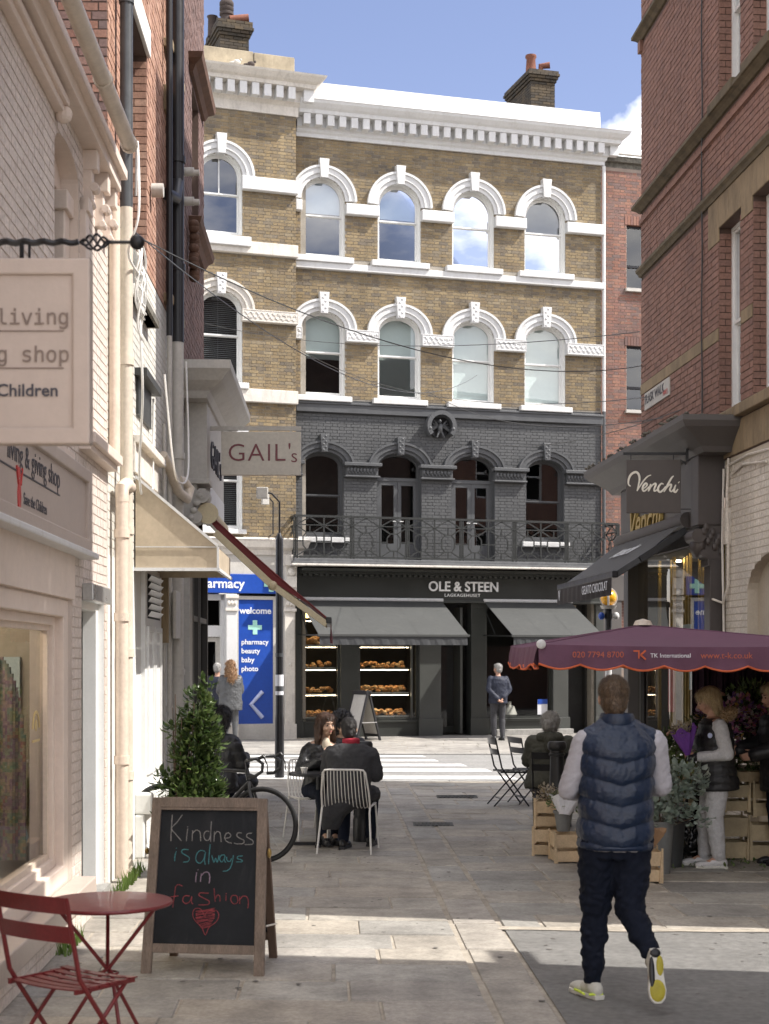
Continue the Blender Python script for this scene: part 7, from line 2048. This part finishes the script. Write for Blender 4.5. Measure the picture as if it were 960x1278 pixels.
# bicycle (wheels in its local x-z plane, heading +x)
bk = thing('bicycle', 'black drop bar bicycle leaning by the shrub with its front wheel turned out', 'bicycle', (-1.62,14.22,0), R(-18))
M_tyre = pm('tyre_rubber', (.02,.02,.021), .8, .2, 10, .3, 90)
def wheel(cx, nm):
    w = MB().tube([(cx+.335*cos(t*pi/24),0,.352+.335*sin(t*pi/24)) for t in range(48)],.018,8,closed=True).build(nm, M_tyre, bk, smooth=True)
    MB().tube([(cx+.312*cos(t*pi/24),0,.352+.312*sin(t*pi/24)) for t in range(48)],.010,6,closed=True).build('rim', M_blackm, w, smooth=True)
    m = MB()
    for k in range(20):
        t = 2*pi*k/20; t2 = t+(.35 if k%2 else -.35)
        m.tube([(cx+.02*cos(t2),.025*(1 if k%2 else -1),.352+.02*sin(t2)),(cx+.31*cos(t),0,.352+.31*sin(t))],.0014,4)
    m.build('spokes', M_shelf, w, kind='stuff')
    MB().tube([(cx,-.05,.352),(cx,.05,.352)],.018,10).build('hub', M_blackm, w, smooth=True)
wheel(.52,'front_wheel'); wheel(-.50,'rear_wheel')
hd_, bb, st_ = V((.36,0,.86)), V((-.08,0,.28)), V((-.22,0,.86))
fr = MB()
for a, b_, r in ((hd_,(.38,0,.76),.022),(st_,hd_+V((-.01,0,-.02)),.016),(bb,(.385,0,.74),.020),(bb,st_,.016),(bb,(-.50,.05,.352),.010),(bb,(-.50,-.05,.352),.010),((-.21,0,.80),(-.50,.05,.352),.009),((-.21,0,.80),(-.50,-.05,.352),.009)): fr.tube([a,b_],r,10)
fr.build('frame', M_blackm, bk, smooth=True)
MB().tube([(.385,0,.74),(.41,.05,.66),(.52,.055,.352)],[.018,.014,.009],8).tube([(.385,0,.74),(.41,-.05,.66),(.52,-.055,.352)],[.018,.014,.009],8).build('fork', M_blackm, bk, smooth=True)
hb = MB().tube([(.36,0,.86),(.35,0,.93),(.44,0,.955)],.014,8)
for s in (-1,1): hb.tube([(.44,0,.955),(.44,s*.18,.96),(.47,s*.21,.965),(.55,s*.21,.97),(.61,s*.215,.93),(.605,s*.22,.86),(.54,s*.225,.815),(.47,s*.225,.81)],[.012]*3+[.016]*5,8)
hb.build('handlebar', M_black, bk, smooth=True)
for s in (-1,1): MB().tube([(.57,s*.21,.975),(.62,s*.21,1.0),(.63,s*.21,.985)],[.014,.016,.012],8).tube([(.62,s*.21,.99),(.655,s*.215,.92),(.66,s*.22,.84)],[.008,.006,.005],6).build('brake_lever', M_blackm, bk, smooth=True)
MB().tube([st_,(-.235,0,.94)],.012,8).sph((-.22,0,.955),.13,.07,.03,14,8).sph((-.12,0,.95),.10,.028,.022,12,8).build('saddle', M_black, bk, smooth=True)
MB().tube([(-.08+.09*cos(t*pi/10),-.03,.28+.09*sin(t*pi/10)) for t in range(20)],.006,6,closed=True).bar((-.08,-.05,.28),(.06,-.06,.18),.014).bar((-.08,.05,.28),(-.22,.06,.38),.014).box(.02,-.10,.165,.10,-.04,.185).build('crank', M_shelf, bk)

# cafe table and wire chairs
M_wch = pm('white_powder_coat', (.66,.64,.60), .4, .05)
ct = thing('cafe_table', 'small dark cafe table between the seated couple', 'table', (-.66,15.28,0))
MB().lathe([(0,0),(.30,0),(.30,.025),(0,.025)],32,(0,0,.715)).build('tabletop', M_blackm, ct, smooth=True)
MB().tube([(0,0,.03),(0,0,.715)],.028,10).build('stem', M_blackm, ct, smooth=True)
MB().bar((-.25,0,.03),(.25,0,.03),.05,.03).bar((0,-.25,.03),(0,.25,.03),.05,.029).build('foot', M_blackm, ct)
cpo = thing('coffee_cup', 'small white coffee cup on the dark cafe table', 'cup', (-.80,15.15,.741)); MB().lathe([(.022,0),(.034,.05),(.036,.06),(.031,.06),(.02,.008),(0,.008)],16).build('cup', M_wch, cpo, smooth=True)
def wire_chair(label, loc, rz):
    c = thing('wire_chair', label, 'chair', loc, rz, 'white wire chairs of the cafe')
    fr = MB(); w = .235
    # back frame loop (faces local -y)
    fr.tube([(-w,.15,.45),(-w*.98,.21,.60),(-w*.88,.275,.79),(-w*.80,.283,.815),(-w*.6,.285,.82),(w*.6,.285,.82),(w*.80,.283,.815),(w*.88,.275,.79),(w*.98,.21,.60),(w,.15,.45)],.0095,8)
    fr.build('back_frame', M_wch, c, smooth=True)
    MB().tube([(-w,.15,.45),(-w,-.21,.46),(-w*.85,-.235,.46),(w*.85,-.235,.46),(w,-.21,.46),(w,.15,.45)],.0095,8).build('seat_frame', M_wch, c, smooth=True)
    for i in range(13):
        x = -w*.84+i*w*.84*2/12
        MB().tube([(x*.98,.284,.815),(x*1.0,.262,.72),(x*1.03,.20,.56),(x*1.05,.14,.46),(x*1.05,.08,.435),(x*1.05,-.10,.43),(x*1.03,-.235,.458)],.0048,6).build('wire', M_wch, c, smooth=True)
    for sx in (-1,1):
        MB().tube([(sx*w,.15,.45),(sx*w*1.0,.19,.40),(sx*w*1.12,.28,.01)],.0095,8).build('leg', M_wch, c, smooth=True)
        MB().tube([(sx*w,-.19,.46),(sx*w*1.0,-.22,.42),(sx*w*1.10,-.26,.01)],.0095,8).build('leg', M_wch, c, smooth=True)
    return c
wire_chair('white wire chair nearest us under the man in the dark overcoat', (-.35,14.85,0), R(172))
wire_chair('white wire chair under the woman with long brown hair', (-.72,15.8,0), R(20))
wire_chair('white wire chair under the person in the fluffy black hat', (-.47,16.62,0), R(10))
# bollards
def bollard(label, x, y, h):
    b = thing('bollard', label, 'bollard', (x,y,.008), 0, 'black cast iron bollards')
    MB().lathe([(.105,0),(.105,.22),(.095,.25),(.085,.27),(.078,.6),(.072,h-.16)],24).build('shaft', M_black, b, smooth=True)
    MB().lathe([(.072,h-.16),(.088,h-.15),(.088,h-.135),(.075,h-.125),(.075,h-.10),(.092,h-.09),(.100,h-.07),(.100,h-.03),(.085,h-.005),(0,h)],24).build('cap', M_black, b, smooth=True)
bollard('black bollard just behind the man in the dark overcoat', -.22,15.65,1.03)
bollard('black bollard in front of the grey haired seated person', 1.83,16.15,1.0)
# lamp post
lp = thing('lamp_post', 'slim black street post with a white sticker outside the pharmacy', 'post', (-1.66,24.05,0))
MB().lathe([(.075,0),(.072,.9),(.062,1.0),(.058,3.75),(.045,3.8),(.02,3.86)],20).build('post', M_blackm, lp, smooth=True)
MB().tube([(0,0,3.8),(0,0,4.35),(-.12,0,4.48),(-.2,0,4.5)],.016,8).build('top_rod', M_blackm, lp, smooth=True)
MB().box(-.36,-.05,4.40,-.18,.05,4.58).build('lamp_head', M_greyw, lp, bev=.012)
MB().lathe([(.0645,1.30),(.0645,1.62)],20).build('sticker', M_noticew, lp); MB().lathe([(.0655,1.36),(.0655,1.44)],20).build('sticker_print', M_dgrey, lp)
MB().lathe([(.066,1.9),(.066,1.96)],20).build('clamp', M_dgrey, lp)
# pavement A board by the bakery
ab = thing('pavement_sign', 'black framed pavement board standing open on the far pavement outside the bakery', 'sign', (-.52,34.6,0), R(35))
for s, M_ in ((-1,lean(0,0,0,1)),):
    pass
def aside(sx, label):
    t = atan2(.30*sx*-1, 1.12)
    M_ = Matrix.Translation((.32*sx,0,0)) @ Matrix.Rotation(-.27*sx,4,'Y')
    MB().box(-.02,-.30,.0,.02,-.25,1.15,M=M_).box(-.02,.25,.0,.02,.30,1.15,M=M_).box(-.02,-.25,1.08,.02,.25,1.15,M=M_).box(-.02,-.25,.10,.02,.25,.16,M=M_).build('frame', M_black, ab)
    MB().box(-.01,-.25,.16,.01,.25,1.08,M=M_).build('poster', M_greyw, ab)
aside(-1,''); aside(1,'')
MB().box(-.07,-.30,1.06,.07,.30,1.14).build('hinge_bar', M_black, ab)
MB().bar((-.2,-.31,.42),(.2,-.31,.42),.02).build('stay', M_shelf, ab)

# black folding chairs at right
folding_chair('folding_chair', 'black folding chair furthest left of the row beside the stall', (1.60,19.45,0), R(100), M_blackm, 'black folding chairs', nslat=6)
folding_chair('folding_chair', 'grey topped black folding chair second from the left beside the stall', (1.90,19.75,0), R(110), pm('grey_black_metal',(.07,.07,.072),.45,.2), 'black folding chairs', nslat=6)
folding_chair('folding_chair', 'black folding chair under the grey haired person', (1.84,16.75,0), R(172), M_blackm, 'black folding chairs', nslat=6)

# Belisha beacon
be = thing('belisha_beacon', 'zebra crossing beacon with amber globe on a banded pole', 'beacon', (3.40,23.1,0))
for i in range(5): MB().lathe([(.05,i*.5),(.05,i*.5+.5)],18).build('pole_band', M_black if i%2==0 else M_stucco, be)
M_amber = pm('amber_globe', (.85,.42,.02), .25, .05, spec=.6)
MB().sph((0,0,2.80),.122,.122,.122,24,16).build('globe', M_amber, be, smooth=True)
sh = MB().lathe([(.0,2.62),(.10,2.63),(.13,2.68)],20)
for k in range(3):
    t0 = R(20)+k*2*pi/3
    sh.tube([(.14*cos(t0)*cos(p_),.14*sin(t0)*cos(p_),2.80+.14*sin(p_)) for p_ in [R(-60+13*i) for i in range(12)]],.016,6)
sh.build('globe_shield', M_greyw, be, smooth=True)
MB().tube([(0,0,2.48),(0,0,2.64)],.06,16).build('globe_base', M_blackm, be, smooth=True)
for s in (-1,1): MB().sph((s*.11,-.03,2.52),.05,.05,.06,12,8).build('small_lamp', M_blue if s < 0 else M_stucco, be, smooth=True)

# ================================================================== FLOWER STALL
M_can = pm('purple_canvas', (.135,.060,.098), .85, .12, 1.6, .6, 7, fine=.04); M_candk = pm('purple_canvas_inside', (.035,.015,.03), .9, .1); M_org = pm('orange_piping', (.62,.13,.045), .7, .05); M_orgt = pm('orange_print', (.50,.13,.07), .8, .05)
ps = thing('market_parasol', 'large purple canvas parasol with scalloped orange edged valance over the flower stall', 'parasol', (0,0,0))
x0,x1,y0,y1 = 1.27,3.62,12.55,15.3; zc = 2.005; ap = V((2.36,13.9,2.19)); vd = .20
n = 24
def edge(a, b, i): 
    t = i/n; p = V(a).lerp(V(b), t); p.z -= .018*sin(pi*t); return p
cor = [(x0,y0,zc),(x1+.4,y0,zc-.01),(x1+.4,y1,zc),(x0,y1,zc)]
for k in range(4):
    a, b = cor[k], cor[(k+1)%4]; vs = []; fs = []; nr = 6
    for j in range(nr+1):
        for i in range(n+1):
            p = edge(a,b,i).lerp(ap, j/nr)
            p.z += -.03*sin(pi*(j/nr))*sin(pi*i/n)
            vs.append(p)
    for j in range(nr):
        for i in range(n): fs.append((j*(n+1)+i, j*(n+1)+i+1, (j+1)*(n+1)+i+1, (j+1)*(n+1)+i))
    MB().add(vs, fs).build('canopy_panel', M_can, ps, smooth=True)
    L = (V(b)-V(a)).length; ns = max(4, round(L/.36)); m = MB(); vs = []; fs = []; N_ = ns*8; lowp = []
    out = (V(b)-V(a)).cross(V((0,0,1))).normalized()
    for i in range(N_+1):
        t = i/N_; p = V(a).lerp(V(b),t); p.z -= .018*sin(pi*t)
        d = vd*(.80+.20*abs(sin(pi*i/8)))
        w_ = .022*sin(i*.55+k)+.012*sin(i*1.3)
        q_ = p+out*(.02+w_)-V((0,0,d)); lowp.append(q_)
        vs += [p, p.lerp(q_,.5)+out*.006, q_]
    for i in range(N_): fs += [(3*i,3*i+3,3*i+4,3*i+1),(3*i+1,3*i+4,3*i+5,3*i+2)]
    va = m.add(vs, fs).build('valance', M_can, ps, smooth=True)
    MB().tube(lowp,.009,6).build('piping', M_org, va, smooth=True)
    MB().tube([V(cor[k]), ap],.008,5).build('seam', M_can, ps)
MB().lathe([(.0,.0),(.09,.0),(.07,.04),(0,.06)],16,tuple(ap)).build('finial', M_beige, ps, smooth=True)
MB().sph((x0+.02,y0-.02,zc+.0),.04,.02,.04,12,8).build('corner_button', M_stucco, ps, smooth=True)
yv = y0-.050
text('020 7794 8700', .070, M_orgt, ps, (1.755,yv,zc-.088), ext=.001, sx=1.0)
m = MB().box(2.045,yv-.002,zc-.062,2.095,yv,zc-.050).box(2.084,yv-.002,zc-.118,2.095,yv,zc-.062).bar((2.104,yv,zc-.088),(2.145,yv,zc-.052),.013).bar((2.104,yv,zc-.088),(2.145,yv,zc-.125),.013)
m.build('logo', M_org, ps)
text('TK International', .050, M_signw, ps, (2.35,yv,zc-.095), ext=.001)
text('www.t-k.co.uk', .072, M_orgt, ps, (2.81,yv,zc-.095), ext=.001, sx=1.0)
MB().tube([(2.36,13.9,0),(2.36,13.9,2.18)],.028,12).build('pole', M_blackm, ps, smooth=True)
MB().tube([(x1,y0+.1,.0),(x1,y0+.1,1.9)],.02,8).build('corner_pole', M_blackm, ps, smooth=True)
# side curtain
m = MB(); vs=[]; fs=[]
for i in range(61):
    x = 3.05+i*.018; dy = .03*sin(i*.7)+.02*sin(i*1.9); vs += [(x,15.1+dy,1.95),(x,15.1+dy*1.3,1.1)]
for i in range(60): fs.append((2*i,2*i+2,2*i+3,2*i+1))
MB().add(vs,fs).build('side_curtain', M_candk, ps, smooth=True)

M_crate = pm('pale_crate_wood', (.60,.455,.285), .7, .15, 4, .3, 50, objrand=.12, stretch=(2,2,2), fine=.08); M_crated = pm('dull_crate_wood', (.47,.38,.24), .8, .2, 4, .3, 50, objrand=.15)
def crate(label, loc, rz, w=.40, d=.30, h=.25, mat=None, group='wooden flower crates', corner=True):
    mat = mat or M_crate
    c = thing('wooden_crate', label, 'crate', loc, rz, group)
    t = .008
    for sx in (-1,1):
        for sy in (-1,1): MB().prism([(sx*(w/2-.035),0),(sx*w/2,0),(sx*w/2,h+.03),(sx*(w/2-.012),h+.03)], sy*d/2-.012, sy*d/2+.012).build('corner_post', mat, c)
    nsl = 2 if h < .3 else 3
    for sy in (-1,1):
        for i, (za, zb) in enumerate(((.02,h*.42),(h*.55,h))):
            MB().box(-w/2+.008,sy*d/2-t/2-(.012*sy),za,w/2-.008,sy*d/2+t/2-(.012*sy),zb).build('side_slat', mat, c)
    for sx in (-1,1):
        for (za, zb) in ((.02,h*.42),(h*.55,h)): MB().box(sx*w/2-t/2-(.012*sx),-d/2+.01,za,sx*w/2+t/2-(.012*sx),d/2-.01,zb).build('end_slat', mat, c)
    MB().box(-w/2+.01,-d/2+.01,.012,w/2-.01,d/2-.01,.022).build('base', mat, c)
    return c
crate('pale wooden crate at the left end of the lower row of the flower display', (1.56,14.62,.008), R(80), w=.34,d=.24)
crate('pale wooden crate standing on the leftmost lower crate', (1.575,14.70,.27), R(80), w=.34,d=.22)
crate('pale wooden crate in front, right of the leftmost stack', (1.68,14.1,.008), R(4), w=.27,d=.3,h=.26)
crate('pale wooden crate half hidden behind the walking man', (1.95,14.0,.008), R(2), w=.24,d=.3,h=.3)
crate('pale crate turned upside down beside the grey flower bucket', (2.22,12.85,.008), R(0), w=.22,d=.25,h=.26)
M_bkt = pm('grey_plastic_bucket', (.17,.175,.17), .5, .06, 3, .1, 60); M_bktd = pm('dark_plastic_bucket', (.045,.048,.05), .5, .1)
def bucket(label, x, y, z, h, r0, r1, mat):
    b = thing('flower_bucket', label, 'bucket', (x,y,z), 0, 'flower buckets')
    MB().lathe([(r0,0),(r1,h-.02),(r1+.012,h-.02),(r1+.012,h),(r1-.004,h),(r0-.008,.01),(0,.01)],28).build('pail', mat, b, smooth=True)
    return b
bucket('tall grey bucket of eucalyptus nearest the blonde woman', 2.42,13.3,.008,.46,.075,.105,M_bkt)
bucket('black bucket behind the tall grey bucket', 2.60,13.75,.008,.40,.085,.115,M_bktd)
bucket('small grey bucket standing on the pale crates', 1.66,14.12,.285,.19,.06,.085,M_bkt)
def plant(name, label, cat, loc, clouds, mat, size, asp=.5, stems=10, seed=1, smat=None, group=None):
    p = thing(name, label, cat, loc, 0, group)
    q = random.Random(seed); m = MB()
    for (c, r, n_) in clouds: leafcloud(m, c, r, n_, size, q, asp)
    m.build('leaves', mat, p, rnd=True, kind='stuff')
    s = MB()
    for i in range(stems):
        c, r, _ = clouds[i % len(clouds)]; s.tube([(q.uniform(-.03,.03),q.uniform(-.03,.03),0),(c[0]*.5,c[1]*.5,c[2]*.5),(c[0]+q.uniform(-1,1)*r[0]*.8,c[1]+q.uniform(-1,1)*r[1]*.8,c[2]+r[2]*q.uniform(0,.9))],[.004,.003,.002],4)
    s.build('stems', smat or M_woodd, p, kind='stuff')
    return p
plant('eucalyptus_bunch', 'silvery eucalyptus bunch in the tall grey bucket', 'plant', (2.42,13.3,.40), [((.02,0,.26),(.21,.16,.20),260),((.22,.05,.42),(.19,.15,.17),230),((-.05,0,.35),(.14,.12,.2),140),((.30,-.02,.10),(.13,.08,.09),50),((.0,.0,.12),(.15,.12,.10),110)], L_euc, .062, .85, 16, 4)
plant('eucalyptus_bunch', 'darker green foliage bunch in the black bucket', 'plant', (2.62,13.8,.35), [((0,.05,.42),(.24,.15,.22),420),((.05,.0,.62),(.18,.12,.14),200)], L_grn, .06, .5, 10, 5)
plant('cut_flowers', 'paper wrapped greenery in the small grey bucket', 'flowers', (1.66,14.12,.42), [((0,0,.14),(.14,.12,.09),160),((.16,.0,.12),(.10,.1,.08),100)], L_grn, .045, .5, 8, 6)
plant('cut_flowers', 'pale potted flowers in the upper left crate', 'flowers', (1.58,14.75,.42), [((0,0,.16),(.12,.12,.08),150),((0,.02,.10),(.14,.12,.08),120)], L_pale, .035, .7, 8, 7)
pw = thing('paper_wrap', 'white paper wrap around the greenery above the small bucket', 'wrapping', (1.66,14.05,.44), 0, rot=(R(-14),R(8),0))
def cone(r0, r1, h, nn=20, w=.1): return ([(r*(1+w*sin(5*t)*j)*cos(t), r*(1+w*sin(5*t)*j)*sin(t), z+.02*sin(3*t)*j) for j,(r,z) in enumerate(((r0,0),(r1,h))) for t in [2*pi*k/nn for k in range(nn)]], [(k,(k+1)%nn,nn+(k+1)%nn,nn+k) for k in range(nn)])
MB().add(*cone(.05,.15,.17)).build('sheet', M_noticew, pw)
M_kraft = pm('kraft_paper', (.33,.20,.11), .8, .12, 8, .5, 40)
for (x,y,z,lab) in ((1.98,13.95,.42,'brown paper cone of greenery behind the walking man'),(2.24,12.85,.27,'brown paper cone on the upturned crate'),(1.88,14.0,.26,'brown paper cone leaning between the crates')):
    k_ = thing('paper_cone', lab, 'wrapping', (x,y,z), 0, rot=(R(10),R(14),0)); MB().add(*cone(.02,.09,.19,14,.2)).build('sheet', M_kraft, k_)
# display table, back rows of flowers, legs of stacked crates
tb = thing('display_table', 'low display table of the flower stall covered with cut flowers', 'table', (3.35,14.5,0))
MB().box(-.95,-.35,.78,1.0,.6,.83).build('tabletop', M_crated, tb)
for sx in (-.9,.95):
    for sy in (-.3,.55): MB().box(sx-.025,sy-.025,0,sx+.025,sy+.025,.78).build('leg', M_crated, tb)
MB().box(-.95,-.36,.74,1.0,-.35,.83).build('apron', M_stoney, tb)
i = 0
for (x, y, z, w, h, rz) in ((3.28,14.35,.008,.26,.42,0),(3.28,14.35,.45,.26,.28,3),(3.56,14.30,.008,.30,.36,-4),(3.56,14.3,.41,.28,.34,2),(3.85,14.25,.008,.30,.42,2),(3.85,14.25,.46,.30,.30,-3),(3.02,14.6,.008,.26,.40,3),(3.02,14.6,.44,.26,.3,-2)):
    crate(['dull crate at the foot of the stall left of the woman in the padded coat','dull crate upper one left of the woman in the padded coat','dull crate at the ground behind the padded coat','dull crate second tier behind the padded coat','dull crate at ground level nearest the cream wall','dull crate second tier nearest the cream wall','dull crate at the ground just behind the blonde woman','dull crate second tier just behind the blonde woman'][i], (x,y,z), R(rz), w=w, d=.3, h=h-.03, mat=M_crated); i += 1
for j, (x, y, z, r, mt, lab) in enumerate(((3.15,14.9,.85,(.30,.22,.28),L_drk,'dark foliage bunches at the left back of the stall'),(3.55,14.95,.95,(.30,.22,.40),L_grn,'tall dark bunches in the middle back of the stall'),(3.95,14.8,.90,(.3,.25,.42),L_grn,'dark flowers at the right back of the stall'),(3.35,14.45,.83,(.30,.2,.14),L_grn,'mixed flower bunches on the front of the display table'),(3.75,14.4,.83,(.28,.2,.16),L_pale,'wrapped pale flowers on the right of the display table'),(2.75,14.75,.82,(.25,.2,.2),L_grn,'green bunches at the left end of the display table'))):
    plant('flower_bunches', lab, 'flowers', (x,y,z), [((0,0,r[2]*.8),r,520),((.05,-.03,r[2]*1.3),(r[0]*.8,r[1]*.8,r[2]*.5),200)], mt, .075, .35, 14, 20+j, group=None)
for j, (x, y, z, lab) in enumerate(((3.3,14.75,1.25,'yellow and purple flower heads above the dark bunches'),(3.75,14.75,1.2,'purple flower heads beside the curtain'),(3.1,14.4,.98,'scattered mixed blooms on the display table'))):
    plant('flower_bunches', lab, 'flowers', (x,y,z), [((0,-.12,.10),(.32,.16,.20),320)], L_flo, .055, .8, 5, 40+j)
# black refuse bag
rb = thing('refuse_bag', 'large black plastic refuse bag behind the flower buckets', 'bag', (2.88,14.15,0))
m = MB().sph((0,0,.26),.24,.22,.27,20,14).sph((.04,.02,.44),.16,.15,.18,16,10).cap((.02,0,.55),(.03,0,.68),.07,.05)
blob('bag', m, pm('black_polythene',(.012,.012,.013),.22,.2,6,.3,30), rb, .012, 2, wr_(.05, 7, 3))
# spray bottle
sb = thing('spray_bottle', 'clear blue spray bottle with white trigger beside the bouquet', 'bottle', (2.55,13.9,.84))
MB().lathe([(.035,0),(.038,.02),(.038,.11),(.018,.15),(.014,.17)],14).build('bottle', pm('blue_label',(.10,.22,.45),.3,.1), sb, smooth=True)
MB().box(-.03,-.012,.17,.025,.012,.205).tube([(-.03,0,.19),(-.045,0,.17),(-.04,0,.14)],.008,6).build('trigger_head', M_stucco, sb, bev=.005)
sh_ = thing('side_table', 'narrow wooden shelf table holding the spray bottle', 'table', (2.62,14.0,0))
MB().box(-.22,-.2,.79,.25,.25,.83).build('tabletop', M_crated, sh_)
for sx in (-.19,.22): MB().box(sx-.02,.1,0,sx+.02,.14,.79).build('leg', M_crated, sh_)
# gum spots and a tarred patch on the flags
gm = MB(); q = random.Random(21)
for i in range(260):
    x, y = q.uniform(-1.9,3.6), q.uniform(8.2,21); r_ = q.uniform(.008,.022)
    gm.add([(x+r_*cos(t*pi/4)*q.uniform(.8,1.1), y+r_*sin(t*pi/4)*q.uniform(.8,1.1), .0125) for t in range(8)], [tuple(range(8))])
gm.build('gum_spots', pm('trodden_gum', (.14,.13,.12), .9, .3), lane, kind='stuff')
q = random.Random(6)
tp = [ground_pt(1.2+i*.25, 10.58+q.uniform(-.03,.03),.0135) for i in range(18)]+[ground_pt(5.5-i*.25, 10.72+q.uniform(-.02,.03),.0135) for i in range(18)]
MB().add(tp, [tuple(range(len(tp)))]).build('mortar_haunch', M_slabj, lane)
lt = MB(); q = random.Random(3)
for i in range(120): leafcloud(lt, (q.uniform(2.5,4.0),q.uniform(13.5,14.2),.022), (.02,.02,.004), 1, .045, q, .5)
lt.build('fallen_leaves', L_grn, None, rnd=True, kind='stuff')
# weeds along the left wall
wd = MB(); q = random.Random(12)
for i in range(260):
    y = q.choice([q.uniform(11.9,13.6),q.uniform(9.6,10.2),q.uniform(12.2,13.2)]); x = -1.9-.0316*y+.12+q.uniform(0,.09)
    h_ = q.uniform(.05,.15); a = q.uniform(0,6.3)
    wd.add([(x-.006,y,0),(x+.006,y,0),(x+.05*cos(a)*h_*6,y+.05*sin(a)*h_*6,h_)],[(0,1,2)],q.random())
wd.build('weeds', leafm('weed_leaf',[(.10,.17,.03),(.16,.24,.05),(.07,.12,.02)],.6), None, rnd=True, kind='stuff')

# ================================================================== CABLES ACROSS THE STREET
def cable(label, a, b, sag, r=.010, mat=None):
    a, b = V(a), V(b); pts = []
    for i in range(25):
        t = i/24; p = a.lerp(b,t); p.z -= sag*4*t*(1-t); pts.append(p)
    tag(MB().tube(pts, r, 5).build('overhead_cable', mat or M_cableg, None, smooth=True), label, 'cable', 'thin cables strung across the street')
cable('thin pale cable from the pink shop eaves to the bakery building', (-2.35,12.9,5.7), (2.2,36.2,8.6), .9, .006, M_dgrey)
cable('thin pale cable from the pink shop eaves towards the red brick corner', (-2.35,12.9,5.6), (3.55,20.9,5.9), .5, .006, M_dgrey)
cable('thin cable crossing at the second floor sills', (-4.2,34.0,9.4), (3.45,20.6,6.3), .35, .006)
cable('thin cable crossing just above the charcoal band', (-1.9,34.8,8.9), (3.5,20.2,5.35), .5, .006)
cable('thin cable crossing above the dark eagle roundel', (1.0,36.0,8.2), (3.55,19.4,4.95), .4, .006)
cable('lowest thin cable across the charcoal brick floor', (2.0,36.2,7.1), (3.65,18.8,4.95), .3, .006)
